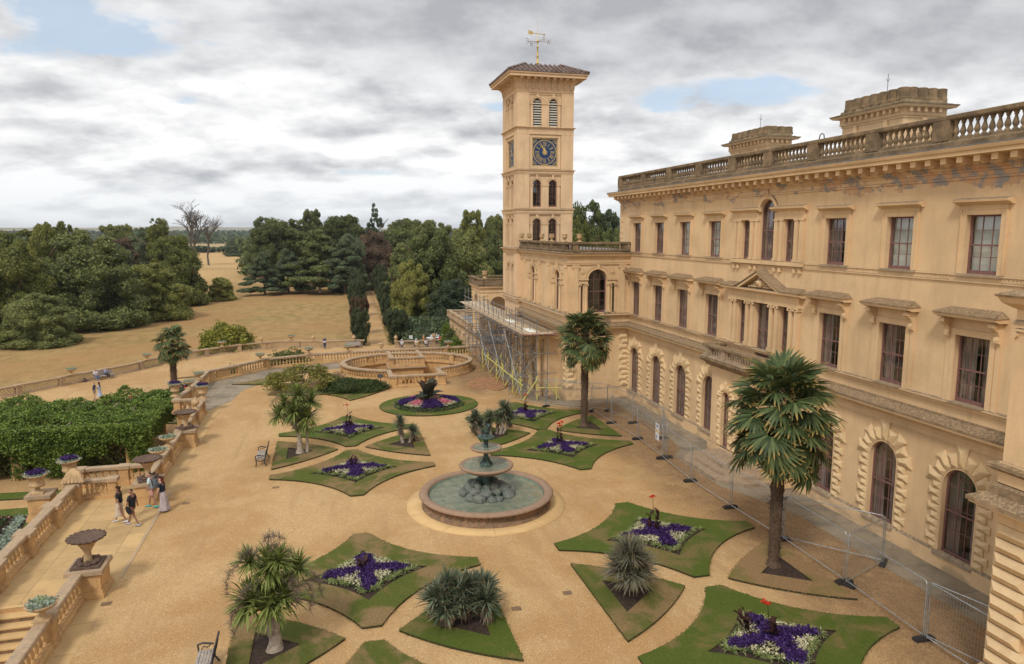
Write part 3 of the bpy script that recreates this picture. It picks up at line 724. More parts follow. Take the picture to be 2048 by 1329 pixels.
def rustic_block(mb, q, h0=.05, h1=.15, ins=.36):
    """faceted block on a 4-point outline in (u,z)"""
    c = (sum(p[0] for p in q)/4, sum(p[1] for p in q)/4)
    e = [(p[0]*(1-.04)+c[0]*.04, p[1]*(1-.04)+c[1]*.04) for p in q]
    l01 = math.dist(q[0], q[1]); l12 = math.dist(q[1], q[2])
    # ridge along the long axis
    if l01 >= l12:
        a = ((e[0][0]+e[3][0])/2, (e[0][1]+e[3][1])/2); b = ((e[1][0]+e[2][0])/2, (e[1][1]+e[2][1])/2)
        r0 = (a[0]+(b[0]-a[0])*ins, a[1]+(b[1]-a[1])*ins); r1 = (b[0]+(a[0]-b[0])*ins, b[1]+(a[1]-b[1])*ins)
        fs = [(4, 5, 9, 8), (6, 7, 8, 9), (7, 4, 8), (5, 6, 9)]
    else:
        a = ((e[0][0]+e[1][0])/2, (e[0][1]+e[1][1])/2); b = ((e[2][0]+e[3][0])/2, (e[2][1]+e[3][1])/2)
        r0 = (a[0]+(b[0]-a[0])*ins, a[1]+(b[1]-a[1])*ins); r1 = (b[0]+(a[0]-b[0])*ins, b[1]+(a[1]-b[1])*ins)
        fs = [(5, 6, 9, 8), (7, 4, 8, 9), (4, 5, 8), (6, 7, 9)]
    vs = [(p[0], -.01, p[1]) for p in e]+[(p[0], h0, p[1]) for p in e]+[(r0[0], h1, r0[1]), (r1[0], h1, r1[1])]
    mb.add(vs, [(0, 1, 5, 4), (1, 2, 6, 5), (2, 3, 7, 6), (3, 0, 4, 7)]+fs)
def rustic_surround(fr, o, parent, big=1.0, nj=9, d0=0.):
    ua, ub, za, zb, _ = o; cu = (ua+ub)/2; w2 = (ub-ua)/2; sp = zb-w2
    f2 = Fr(fr(0, d0, 0)[:2], fr.u, fr.n); mb = HB(f2)
    hb = (sp-za)/nj
    for i in range(nj):
        L = (.62 if i % 2 else .42)*big; z0 = za+i*hb
        rustic_block(mb, [(ua-.06-L, z0), (ua-.06, z0), (ua-.06, z0+hb), (ua-.06-L, z0+hb)])
        rustic_block(mb, [(ub+.06, z0), (ub+.06+L, z0), (ub+.06+L, z0+hb), (ub+.06, z0+hb)])
    nv = 9
    for i in range(nv):
        a0 = PI*i/nv; a1 = PI*(i+1)/nv; L = (.78 if i % 2 == 0 else .60)*big
        if i == nv//2: L = .92*big
        r0 = w2+.06
        def P_(a, r): 
            u = cu+math.cos(a)*r; z = sp+math.sin(a)*r; return (u, z)
        rustic_block(mb, [P_(a0, r0), P_(a0, r0+L), P_(a1, r0+L), P_(a1, r0)], .05, .16, .3)
    mb.build('rusticated_surround', 'rust', parent)
    a = HB(f2); ringframe(a, o, .06, 0, .045, out=True); a.build('arch_moulding', 'wall', parent)
for i, o in enumerate(GR):
    w_ = window(FA, o, 3, 3, house); rustic_surround(FA, o, w_)
    s = HB(FA); s.box(o[0]-.12, o[1]+.12, -.24, .20, o[2]-.12, o[2]-.002); s.build('sill', 'sill', w_)
# panel lines on ground storey wall
pl = HB(FA)
for a, b in ((15.2, 31.0), (38.1, 52.2)): pl.box(a, b, 0, .015, 4.98, 5.02)
pl.build('string', 'wall', house)

# ---- central bays: upper venetian window
for j, o in enumerate(UP3): window(FA, o, 3 if j == 1 else 2, 4, house)
d = HB(FA)
for a, b in ((36.84, 37.12), (37.26, 37.54), (35.13, 35.41), (35.60, 35.88), (32.90, 33.18), (33.36, 33.64), (31.24, 31.52), (31.66, 31.94)):
    d.box(a, b, 0, .12, 11.75, 13.72); d.box(a-.04, b+.04, 0, .15, 13.72, 13.80); d.box(a-.04, b+.04, 0, .15, 11.62, 11.75)
for u in (36.98, 37.40, 35.27, 35.74, 33.04, 33.50, 31.38, 31.80): d.box(u-.10, u+.10, 0, .13, 11.06, 11.26)
d.box(31.1, 37.68, 0, .18, 11.40, 11.60)
for a, b in ((35.12, 37.6), (31.16, 33.64)):
    d.box(a, b, 0, .10, 13.80, 14.22); d.dprism([(0, 14.22), (.14, 14.22), (.22, 14.30), (.34, 14.33), (.36, 14.42), (0, 14.5)], a-.16, b+.16)
a3 = (33.9, 35.1, 14.4, 14.85, True)
pts = arcpts(34.38, 14.18, .73, 0, PI, 16); pts2 = arcpts(34.38, 14.18, .92, 0, PI, 16)
for i in range(16):
    p, q, r, s_ = pts[i], pts[i+1], pts2[i+1], pts2[i]
    vs = [(x[0], dd, x[1]) for dd in (0, .10) for x in (p, q, r, s_)]; d.add(vs, [(4, 5, 6, 7), (0, 1, 5, 4), (3, 2, 6, 7)])
d.box(34.30, 34.46, 0, .16, 15.0, 15.40)
d.build('venetian_surround', 'wall', house)
# first floor centre: pilasters, entablature, pediment
for j, o in enumerate(FI3): window(FA, o, 2, 2 if j != 1 else 3, house)
d = HB(FA)
for a in (36.84, 37.26, 35.10, 35.59, 32.85, 33.34, 31.2, 31.65):
    b = a+.26
    d.box(a, b, 0, .20, 6.98, 9.12); d.box(a-.04, b+.04, 0, .24, 6.75, 6.98)
    d.box(a-.03, b+.03, 0, .23, 9.12, 9.17); d.box(a-.05, b+.05, 0, .26, 9.24, 9.30)
    for u in (a-.02, b+.02): d.cyl((u, .0, 9.19), (u, .27, 9.19), .065, n=8)
d.box(31.1, 37.62, 0, .24, 9.30, 9.52); d.box(31.1, 37.62, 0, .22, 9.52, 9.86)
d.box(30.9, 33.6, 0, .14, 6.62, 6.752); d.box(35.1, 37.9, 0, .14, 6.62, 6.753)
d.build('pilasters', 'wall', house)
h = HB(FA)
h.dprism([(0, 9.86), (.30, 9.86), (.36, 9.92), (.52, 9.94), (.54, 10.05), (0, 10.06)], 30.8, 38.0)
ap = (34.4, 11.0)
for sgn in (-1, 1):
    a = 34.4+sgn*2.05
    h.uprism([(a, 10.06), (a-sgn*.35, 10.06), (34.4, 10.86-.0), (34.4, 11.02)], .0, .50)
h.cm = 1
for sgn in (-1, 1):
    a = 34.4+sgn*2.15
    h.add([(a, .56, 10.065), (34.4, .56, 11.06), (34.4, -.0, 11.16), (a, 0, 10.2), (a, .56, 10.03), (34.4, .56, 11.0)], [(0, 1, 2, 3), (4, 5, 1, 0)])
    e = 34.4+sgn*3.66
    h.add([(a, .57, 10.062), (e, .57, 10.062), (e, .57, 10.11), (a, .57, 10.11), (a, 0, 10.30), (e-sgn*.2, 0, 10.30), (e, 0, 10.07)], [(0, 1, 2, 3), (3, 2, 5, 4), (1, 2, 5, 6)])
h.build('pediment', ['wall', 'ledge'], house)
cr = HB(FA)      # carved cartouche and scrolls in the tympanum
for (u, z, ru, rz_, dd) in [(34.4, 10.38, .24, .30, .42), (34.4, 10.42, .15, .2, .48), (34.4, 10.68, .12, .07, .40)]+[(34.4+s_*x, 10.14+.5*zz, r_, r_*.8, .30+.05*(i % 2)) for s_ in (-1, 1) for i, (x, zz, r_) in enumerate(((.34, .35, .11), (.44, .08, .10), (.58, .28, .10), (.7, .06, .10), (.85, .14, .09), (1.0, .03, .08), (1.15, .06, .07), (.4, .55, .08)))]:
    n = 8; vs = []
    for ring, (k_, dz_) in enumerate(((1, .18), (.85, dd-.06), (.4, dd))):
        for i in range(n): t = 2*PI*i/n; vs.append((u+math.cos(t)*ru*k_, dz_, z+math.sin(t)*rz_*k_))
    cr.add(vs, [(r*n+i, r*n+(i+1) % n, (r+1)*n+(i+1) % n, (r+1)*n+i) for r in range(2) for i in range(n)]+[tuple(range(2*n, 3*n))], True)
cr.build('carved_relief', 'wall', house)
# balcony over the entrance bay
bb = HB(FA)
wall(bb, 31.0, 38.0, 0, 5.55, [(36.0, 36.76, .6, 3.9, True), (33.85, 35.15, .6, 4.15, True), (32.24, 33.0, .6, 3.9, True)], .6, .85)
for u in (31.0, 38.0): bb.add([(u, 0, 0), (u, .85, 0), (u, .85, 5.55), (u, 0, 5.55)], [(0, 1, 2, 3)])
bb.box(30.9, 38.1, 0, .97, 0, .58)
bb.build('entrance_bay', 'wall', house)
FB = Fr((23.15-.85, 0), (0, 1), (-1, 0))
for o, c in (((36.0, 36.76, .6, 3.9, True), 2), ((33.85, 35.15, .6, 4.15, True), 4), ((32.24, 33.0, .6, 3.9, True), 2)):
    w_ = window(FB, o, c, 4, house, cloth=False); rustic_surround(FB, o, w_, .62, 9)
sl_ = HB(FA); sl_.dprism([(0, 5.2), (.92, 5.2), (1.0, 5.35), (1.2, 5.45), (1.35, 5.52), (1.42, 5.66), (1.38, 5.74), (0, 5.80)], 30.4, 38.6)
sl_.build('balcony_slab', 'ledge', house)
BALC = thing('balcony_balustrade', 'stained stone balustrade of the balcony below the pedimented middle window', 'balustrade', (22.0, 34.5, 5.75))
balustrade([(23.1, 38.15), (21.95, 38.15), (21.95, 30.85), (23.1, 30.85)], 5.76, BALC, [1.45, 3.2, 6.4, 8.1], H=.82, W_=.4, mt='sill', cop='ledge', step=.24, pw=.34, plinth=.16, br=.07,
           solid=[(1.2, 1.7), (2.6, 3.6), (6.0, 6.9), (7.6, 8.4)])
# quoins of the far upper corner
q = HB(FA); z = 11.7; k = 0
while z < 14.9:
    L = .55 if k % 2 else .36; rustic_block(q, [(54.36-L, z), (54.42, z), (54.42, z+.42), (54.36-L, z+.42)], .05, .07); z += .44; k += 1
q.build('quoins', 'wall', house)
# rainwater pipe
# ---- chimney blocks on the roof: parts of the house
def chimney_block(x0, x1, y0, y1, zc, zt, nm):
    c = HB(); c.box(x0, x1, y0, y1, 16.2, zc-.55); base = c.build('chimney', 'wall', house)
    path = [(x0, y1), (x0, y0), (x1, y0), (x1, y1)]
    # path travels so that right-hand side is outward
    c = HB(); c.sweep([(x1, y1), (x0, y1), (x0, y0), (x1, y0)], [(-.02, zc-.62), (.05, zc-.62), (.05, zc-.5), (.12, zc-.5), (.12, zc-.12), (.42, zc-.10), (.50, zc), (-.02, zc+.03)], True); c.build('chimney_cornice', 'wall', base)
    c = HB(); c.sweep([(x1, y1), (x0, y1), (x0, y0), (x1, y0)], [(-.3, zc+.031), (.52, zc+.004), (.54, zc+.07), (.12, zc+.14), (.10, zc+.30), (-.3, zc+.32)], True); c.build('chimney_cap', 'ledge', base)
    c = HB(); c.sweep([(x1, y1), (x0, y1), (x0, y0), (x1, y0)], [(.11, zc+.143), (.30, zc+.12), (.30, zc+.135), (.13, zc+.16)], True); c.build('copper_flashing', 'copper', base)
    n = int((y1-y0)/.42)
    for i in range(n): yy = y0+.1+(y1-y0-.2)*i/n; m = HB(); m.box(x0-.32, x0-.12, yy, yy+.16, zc-.33, zc-.115); m.build('chimney_bracket', 'wall', base)
    n = int((x1-x0)/.42)
    for i in range(n): xx = x0+.1+(x1-x0-.2)*i/n; m = HB(); m.box(xx, xx+.16, y0-.32, y0-.12, zc-.33, zc-.115); m.build('chimney_bracket', 'wall', base)
    n = max(4, int(round((y1-y0)/.62)))
    step_ = (y1-y0)/n
    pf = [(.33, zc+.3), (.33, zc+.4), (.30, zc+.45), (.29, zt-.1), (.30, zt-.05), (.22, zt)]
    first = None
    spots = [(x0+.2, y0+(i+.5)*step_) for i in range(n)]; nx = max(3, int(round((x1-x0)/.62)))
    spots += [(x0+.25+(x1-x0)*(i+.6)/nx, y0+.25) for i in range(nx)]
    for (px_, py_) in spots:
        if first is None:
            p = HB(); p.lathe([(r_*1.08, z_-zc) for r_, z_ in pf], 8, smooth=False); me = p.build('chimney_pot', 'parapet'); first = me; o = me
        else: o = first.copy(); COL.objects.link(o)
        o.parent = base; o.location = (px_, py_, zc); o.rotation_euler[2] = PI/8
    # blind arches
    a = HB(FA); k = max(2, int((y1-y0)/1.6))
    for fr2, lo, hi, cnt in ((Fr((x0, 0), (0, 1), (-1, 0)), y0, y1, k), (Fr((0, y0), (1, 0), (0, -1)), x0, x1, 1)):
        for i in range(cnt):
            a = HB(fr2); cu = lo+(hi-lo)*(i+.5)/cnt; r = .48; p1 = arcpts(cu, zc-1.75, r, 0, PI, 12); p2 = arcpts(cu, zc-1.75, r+.22, 0, PI, 12)
            for j in range(12):
                vs = [(x_[0], dd, x_[1]) for dd in (0, .07) for x_ in (p1[j], p1[j+1], p2[j+1], p2[j])]; a.add(vs, [(4, 5, 6, 7), (0, 1, 5, 4), (3, 2, 6, 7)])
            a.box(cu-.12, cu+.12, 0, .12, zc-1.25, zc-.62); a.build('blind_arch', 'wall', base)
    r = HB(); cx_, cy_ = x0+.9, (y0+y1)/2; r.cyl((cx_, cy_, zt-.3), (cx_, cy_, zt+1.1), .015, n=5)
    for dx in (-.12, .12): r.cyl((cx_, cy_, zt+.7), (cx_+dx, cy_, zt+.85), .01, n=4)
    r.build('lightning_rod', 'iron', base)
chimney_block(29.5, 32.0, 32.3, 36.9, 19.7, 20.65, 'a')
chimney_block(29.5, 31.2, 44.3, 48.9, 19.5, 20.3, 'b')
v = HB(); v.tube([(26, 33.9, 16.2), (26, 33.9, 18.1), (26, 33.95, 18.3), (26, 34.1, 18.36), (26, 34.25, 18.3), (26, 34.3, 18.1), (26, 34.3, 16.2)], .03, 5); v.build('vent_pipe', 'iron', house)

# ============================================================ WING beside the tower (venetian windows)
WN = Fr((0, 52.4), (1, 0), (0, -1)); WL = Fr((18.03, 0), (0, 1), (-1, 0))
wing = thing('palace_wing', 'projecting ochre wing with arched venetian windows between clock tower and main block', 'building', (20.5, 58, 0))
WP = [(18.03, 66.0), (18.03, 52.4), (23.15, 52.4)]
big = (19.70, 21.24, 6.86, 10.22, True); sides = [(18.98, 19.28, 6.86, 9.12, False), (21.70, 22.00, 6.86, 9.12, False)]
mb = HB(WN); wall(mb, 18.03, 23.15, 0, 11.4, [big]+sides, .35); mb.build('wall', 'wall', wing)
GL = [(53.9, 55.5, .4, 4.2, True), (60.9, 62.5, .4, 4.2, True), (57.3, 59.1, .2, 4.3, True)]
lw = [(54.3, 55.5, 6.86, 10.1, True), (61.3, 62.5, 6.86, 10.1, True)]; ls = []
for c in (54.9, 61.9): ls += [(c-1.12, c-.87, 6.86, 9.0, False), (c+.87, c+1.12, 6.86, 9.0, False)]
mb = HB(WL); wall(mb, 52.4, 66.0, 0, 11.4, lw+ls, .5); mb.build('wall', 'wall', wing)
mb = HB(); mb.add([(18.1, 52.5, 11.75), (23.1, 52.5, 11.75), (23.1, 66, 11.75), (18.1, 66, 11.75)], [(0, 1, 2, 3)]); mb.build('roof', 'lead', wing)
window(WN, big, 3, 3, wing, cloth=False, depth=.3)
for o in sides: window(WN, o, 1, 3, wing, cloth=False, depth=.3)
for o in lw+ls: window(WL, o, 3 if o[4] else 1, 3, wing, cloth=False, depth=.22)
for fr, c, w2, ex in ((WN, 20.47, .77, 0), (WL, 54.9, .6, 0), (WL, 61.9, .6, 0)):
    d = HB(fr); sp = 9.45 if fr is WN else 9.5
    zb_ = 10.22 if fr is WN else 10.1; sp = zb_-w2
    p1 = arcpts(c, sp, w2+.03, 0, PI, 16); p2 = arcpts(c, sp, w2+.24, 0, PI, 16); p3 = arcpts(c, sp, w2+.32, 0, PI, 16)
    for pa, pb, dd in ((p1, p2, .07), (p2, p3, .12)):
        for i in range(16):
            vs = [(x[0], e, x[1]) for e in (0, dd) for x in (pa[i], pa[i+1], pb[i+1], pb[i])]; d.add(vs, [(4, 5, 6, 7), (0, 1, 5, 4), (3, 2, 6, 7)])
    d.box(c-.09, c+.09, 0, .18, sp+w2+.05, 10.66)
    for s_ in (-1, 1):
        a, b = sorted((c+s_*(w2+.04), c+s_*(w2+.80)))
        d.box(a, b, 0, .10, 9.14, 9.30); d.box(a, b, 0, .06, 9.30, 9.42); d.box(a-.03, b+.03, 0, .17, 9.42, 9.52)
        for off in (.17, .67):
            u = c+s_*(w2+off); u0 = u if off < .3 else c+s_*(w2+.72)
            if off < .3:
                d.cyl((u, .06, 7.05), (u, .06, 8.98), .115, .10, 12); d.box(u-.14, u+.14, 0, .20, 6.9, 7.05)
            else: d.box(u0-.09, u0+.09, 0, .08, 6.9, 9.0)
            d.box(u0-.12, u0+.12, 0, .18, 9.06, 9.135)
            for q_ in (-.11, .11): d.cyl((u0+q_, -.0, 9.02), (u0+q_, .19, 9.02), .05, n=8)
        for k in range(1):
            u = c+s_*(w2+.47+(.0)); z = 10.08 if fr is WN else 9.98
            d.cyl((u, 0, z), (u, .05, z), .21, n=16, smooth=False); d.cyl((u, .05, z), (u, .09, z), .15, .10, n=10)
    d.build('venetian_surround', 'wall', wing)
d = HB(WN)
for a, b in ((18.44, 18.86), (22.28, 22.72)):
    d.box(a, b, 0, .12, 7.0, 10.35); d.box(a-.05, b+.05, 0, .17, 6.8, 7.0); d.box(a-.06, b+.06, 0, .17, 10.53, 10.6)
    for u in (a-.03, b+.03): d.cyl((u, 0, 10.44), (u, .18, 10.44), .09, n=8)
    d.box(a, b, 0, .14, 10.36, 10.52)
d.build('pilasters', 'wall', wing)
d = HB(WL)
for a, b in ((52.55, 53.0), (56.9, 57.35), (59.5, 59.95), (64.2, 64.65)):
    d.box(a, b, 0, .12, 7.0, 10.35); d.box(a-.05, b+.05, 0, .17, 10.36, 10.6)
d.box(52.4, 64.9, 0, .10, 11.0, 11.04)
d.build('pilasters', 'wall', wing)
swp(WP, [(-.02, 10.62), (.10, 10.62), (.10, 10.74), (.14, 10.75), (.14, 10.82), (.06, 10.84), (.06, 11.12), (.12, 11.14), (.14, 11.24), (.32, 11.28), (.36, 11.38), (.40, 11.44), (-.02, 11.46)], 'cornice', 'wall', wing)
swp(WP, [(-.3, 11.462), (.42, 11.443), (.44, 11.50), (.15, 11.62), (-.3, 11.63)], 'cornice_top', 'ledge', wing)
swp(WP, [(-.02, 6.55), (.14, 6.55), (.16, 6.62), (.30, 6.66), (.30, 6.74), (-.02, 6.80)], 'sill_course', 'wall', wing)
swp(WP, [(-.02, 5.10), (.05, 5.10), (.05, 5.32), (.09, 5.32), (.09, 5.42), (.16, 5.46), (.30, 5.62), (.50, 5.66), (.50, 5.74), (-.02, 5.76)], 'ledge_moulding', 'wall', wing)
swp(WP, [(-.02, 5.763), (.54, 5.743), (.54, 5.83), (.2, 6.02), (.2, 6.06), (-.02, 6.08)], 'ledge', 'ledge', wing)
swp(WP, [(-.02, 0), (.16, 0), (.16, .75), (.10, .85), (-.02, .9)], 'plinth', 'wall', wing)
d = HB(WN)
z = .95; k = 0
for a0, s_ in ((18.03, 1), (23.12, -1)):
    d = HB(WN); z = .95; k = 0
    while z < 4.9: L = .78 if k % 2 else .52; a, b = sorted((a0, a0+s_*L)); rustic_block(d, [(a, z), (b, z), (b, z+.40), (a, z+.40)], .06, .13, .2); z += .42; k += 1
    d.build('quoins', 'rust', wing)
d = HB(WL); z = .95; k = 0
while z < 4.9:
    L = .78 if k % 2 else .52; rustic_block(d, [(52.4, z), (52.4+L, z), (52.4+L, z+.40), (52.4, z+.40)], .06, .13, .2); z += .42; k += 1
for o in GL:
    d.add([(p[0], .01, p[1]) for p in outline(*o)], tessellate_polygon([[Vector((p[0], p[1], 0)) for p in outline(*o)]])) if False else None
d.build('quoins', 'rust', wing)
# blocked panel with little balusters under the venetian window
d = HB(WN)
for i in range(9): d.cyl((20.2+i*.16, .10, 6.1), (20.2+i*.16, .10, 6.5), .045, .035, 6)
d.box(20.05, 21.75, 0, .06, 6.08, 6.13)
d.build('apron_balusters', 'sill', wing)
# ground floor bay with columns behind the scaffold
BAY = Fr((16.75, 0), (0, 1), (-1, 0)); mb = HB(BAY)
wall(mb, 54.2, 65.4, 0, 5.1, [(55.0, 56.3, .5, 4.2, True), (57.6, 59.2, .2, 4.3, True), (60.4, 62.0, .2, 4.3, True), (63.2, 64.5, .5, 4.2, True)], .3)
for u in (54.2, 65.4): mb.add([(u, 0, 0), (u, -1.3, 0), (u, -1.3, 5.1), (u, 0, 5.1)], [(0, 1, 2, 3)])
mb.add([(54.2, 0, 5.08), (65.4, 0, 5.08), (65.4, -1.3, 5.08), (54.2, -1.3, 5.08)], [(0, 1, 2, 3)])
mb.build('loggia_wall', 'wall', wing)
for o in ((55.0, 56.3, .5, 4.2, True), (57.6, 59.2, .2, 4.3, True), (60.4, 62.0, .2, 4.3, True), (63.2, 64.5, .5, 4.2, True)): window(BAY, o, 3, 3, wing, cloth=False)
cm = None
for u in (54.6, 56.95, 59.8, 62.6, 65.0):
    for q_ in (0,):
        c = HB(); c.lathe([(.30, 0), (.30, .3), (.24, .36), (.21, .5), (.20, 2.5), (.18, 4.35), (.24, 4.45), (.29, 4.6), (.29, 4.75)], 14); o = c.build('column', 'wall'); o.location = (16.4, u, 0); at(o, wing)
swp([(18.0, 65.5), (16.75, 65.5), (16.75, 54.1), (18.0, 54.1)], [(-.02, 4.75), (.5, 4.75), (.55, 4.95), (.68, 5.02), (.74, 5.15), (-.02, 5.18)], 'loggia_cornice', 'wall', wing)
swp([(18.0, 65.5), (16.75, 65.5), (16.75, 54.1), (18.0, 54.1)], [(-.2, 5.182), (.76, 5.152), (.76, 5.22), (.3, 5.32), (-.2, 5.33)], 'loggia_ledge', 'ledge', wing)
WB = thing('wing_balustrade', 'dark weathered balustrade around the flat roof of the wing, urns standing on it', 'balustrade', (18.1, 58, 11.6))
balustrade([(17.95, 65.6), (17.95, 52.3), (23.1, 52.3)], 11.62, WB, [.35, 3.0, 6.95, 9.6, 12.9, 13.9, 18.0], H=.72, W_=.32, mt='parapet', cop='parapet', step=.26, pw=.42, plinth=.16, br=.075)
# ============================================================ CLOCK TOWER
TX0, TX1, TY0, TY1 = 17.74, 22.94, 66.08, 71.3; TCX, TCY = (TX0+TX1)/2, (TY0+TY1)/2
tower = thing('clock_tower', 'tall square Italianate clock tower in pale ochre stucco with blue clock faces and tiled roof', 'tower', (TCX, TCY, 0))
TF = Fr((TX0, TY0), (1, 0), (0, -1)); TL = Fr((TX0, TY1), (0, -1), (-1, 0)); TR = Fr((TX1, TY0), (0, 1), (1, 0)); TB = Fr((TX1, TY1), (-1, 0), (0, 1))
TPATH = [(TX1, TY1), (TX0, TY1), (TX0, TY0), (TX1, TY0)]
def two(c, w2, z0, z1): return [(c-.78-w2+.0, c-.78+w2, z0, z1, True), (c+.78-w2, c+.78+w2, z0, z1, True)]
stages = [(22.85, 25.35, 'l'), (15.45, 17.95, 'w'), (11.75, 14.35, 'w')]
for fr, L in ((TF, TX1-TX0), (TL, TY1-TY0), (TR, TY1-TY0), (TB, TX1-TX0)):
    c = L/2; mb = HB(fr); ops = []
    for za, zb, t in stages: ops += [(c-.78-.41, c-.78+.41, za, zb, True), (c+.78-.41, c+.78+.41, za, zb, True)]
    ck = (c-1.24, c+1.24, 19.22, 21.78, False); ops.append(ck)
    if fr is TL: ops += [(c-.78-.41, c-.78+.41, 7.0, 10.0, True), (c+.78-.41, c+.78+.41, 7.0, 10.0, True)]
    wall(mb, 0, L, 0, 26.0, ops, .22); mb.build('wall', 'tower', tower)
    d = HB(fr)
    # corner piers standing proud, recessed middle panel
    for za, zb in ((6.95, 11.05), (11.62, 14.80), (15.30, 18.48), (18.92, 22.12), (22.80, 25.85)):
        pd = .15 if fr in (TF, TB) else .156; pe = .15 if fr in (TF, TB) else .144
        for a, b in ((-pe, 1.05), (L-1.05, L+pe)): d.box(a, b, -.02, pd, za, zb)
        d.box(1.05, L-1.05, -.0, .06, zb-.16, zb)
    for za, zb, t in stages+([(7.0, 10.0, 'w')] if fr is TL else []):
        sp = zb-.41
        for cc in (c-.78, c+.78):
            p1 = arcpts(cc, sp, .43, 0, PI, 12); p2 = arcpts(cc, sp, .58, 0, PI, 12); p3 = arcpts(cc, sp, .66, 0, PI, 12)
            for pa, pb, dd in ((p1, p2, .08), (p2, p3, .13)):
                for i in range(12):
                    vs = [(x[0], e, x[1]) for e in (0, dd) for x in (pa[i], pa[i+1], pb[i+1], pb[i])]; d.add(vs, [(4, 5, 6, 7), (0, 1, 5, 4), (3, 2, 6, 7)])
            d.box(cc-.10, cc+.10, 0, .14, zb+.05, zb+.48)
        for a, b in ((c-1.46, c-1.21), (c-.35, c+.35), (c+1.21, c+1.46)):
            d.box(a, b, 0, .11, za-.10, sp-.14); d.box(a-.05, b+.05, 0, .17, sp-.14, sp-.02)
        d.box(1.05, L-1.05, 0, .12, za-.16, za-.10)
    d.box(c-1.5, c-1.28, 0, .07, 18.95, 22.0); d.box(c+1.28, c+1.5, 0, .07, 18.95, 22.0); d.box(c-1.28, c+1.28, 0, .07, 21.82, 22.0); d.box(c-1.28, c+1.28, 0, .09, 18.95, 19.18)
    # guilloche frieze band
    k = .1
    while k < L: d.cyl((k, .15, 22.40), (k, .20, 22.40), .10, .06, 8); k += .24
    d.build('dressing', 'tower', tower)
    for za, zb, t in stages+([(7.0, 10.0, 'w')] if fr is TL else []):
        for cc in (c-.78, c+.78):
            o = (cc-.41, cc+.41, za, zb, True)
            if t == 'l':
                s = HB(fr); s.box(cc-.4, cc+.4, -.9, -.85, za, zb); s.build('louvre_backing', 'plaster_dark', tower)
                s = HB(fr); z = za+.08
                while z < zb-.1:
                    hw = .40 if z < zb-.41 else math.sqrt(max(.001, .41**2-(z-zb+.41)**2))*.97
                    s.dprism([(-.14, z), (-.05, z-.10), (-.05, z-.07), (-.14, z+.035)], cc-hw, cc+hw); z += .225
                s.build('louvre', 'louvre', tower)
            elif fr in (TF, TL): window(fr, o, 2, 5, tower, cloth=False, depth=.2, midrail=False)
            else:
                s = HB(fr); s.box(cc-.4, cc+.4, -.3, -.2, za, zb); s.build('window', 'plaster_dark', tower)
    # clock
    b = HB(fr); b.box(c-1.2, c+1.2, -.22, -.10, 19.26, 21.74); face = b.build('clock_face', 'clockblue', tower)
    g = HB(fr); cz = 20.50
    for a, b_, e, f in ((c-1.24, c+1.24, 21.70, 21.76), (c-1.24, c+1.24, 19.24, 19.30)): g.box(a, b_, -.12, -.04, e, f)
    for a, b_ in ((c-1.22, c-1.16), (c+1.16, c+1.22)): g.box(a, b_, -.12, -.04, 19.32, 21.68)
    def ring(r0, r1, dd, n=40):
        for i in range(n):
            a0, a1 = 2*PI*i/n, 2*PI*(i+1)/n
            g.add([(c+math.cos(a)*r, dd, cz+math.sin(a)*r) for a, r in ((a0, r0), (a1, r0), (a1, r1), (a0, r1))], [(0, 1, 2, 3)])
    ring(1.09, 1.15, -.085); ring(0, .18, -.075, 16)
    for i in range(60):
        a = 2*PI*i/60; ca, sa = math.cos(a), math.sin(a); r = 1.0
        g.add([(c+ca*(r+x)-sa*y, -.086, cz+sa*(r+x)+ca*y) for x, y in ((-.01, -.015), (.03, -.015), (.03, .015), (-.01, .015))], [(0, 1, 2, 3)])
    for i in range(20):
        a = 2*PI*i/20; ca, sa = math.cos(a), math.sin(a); g.add([(c+ca*.2-sa*.03, -.08, cz+sa*.2+ca*.03), (c+ca*.2+sa*.03, -.08, cz+sa*.2-ca*.03), (c+ca*.28, -.08, cz+sa*.28)], [(0, 1, 2)])
    def bar(x0, y0, x1, y1, t, a):     # bar in numeral space: x across, y from rim to centre
        ca, sa = math.cos(a), math.sin(a)
        def P_(x, y): r = .93-y; return (c+sa*r+ca*x, -.084, cz+ca*r-sa*x)
        L_ = math.hypot(x1-x0, y1-y0); nx, ny = -(y1-y0)/L_*t/2, (x1-x0)/L_*t/2
        g.add([P_(x0+nx, y0+ny), P_(x1+nx, y1+ny), P_(x1-nx, y1-ny), P_(x0-nx, y0-ny)], [(0, 1, 2, 3)])
    for h_, s in enumerate(('XII', 'I', 'II', 'III', 'IIII', 'V', 'VI', 'VII', 'VIII', 'IX', 'X', 'XI')):
        a = 2*PI*h_/12; wds = {'I': .085, 'V': .17, 'X': .17}; Wd = sum(wds[q_] for q_ in s); x = -Wd/2; H_ = .36
        for q_ in s:
            wq = wds[q_]
            if q_ == 'I': bar(x+wq/2, 0, x+wq/2, H_, .036, a)
            elif q_ == 'V': bar(x+.02, 0, x+wq/2, H_, .038, a); bar(x+wq-.02, 0, x+wq/2, H_, .022, a)
            else: bar(x+.02, 0, x+wq-.02, H_, .038, a); bar(x+wq-.02, 0, x+.02, H_, .022, a)
            x += wq
        bar(-Wd/2, .012, Wd/2, .012, .024, a); bar(-Wd/2, H_-.012, Wd/2, H_-.012, .024, a)
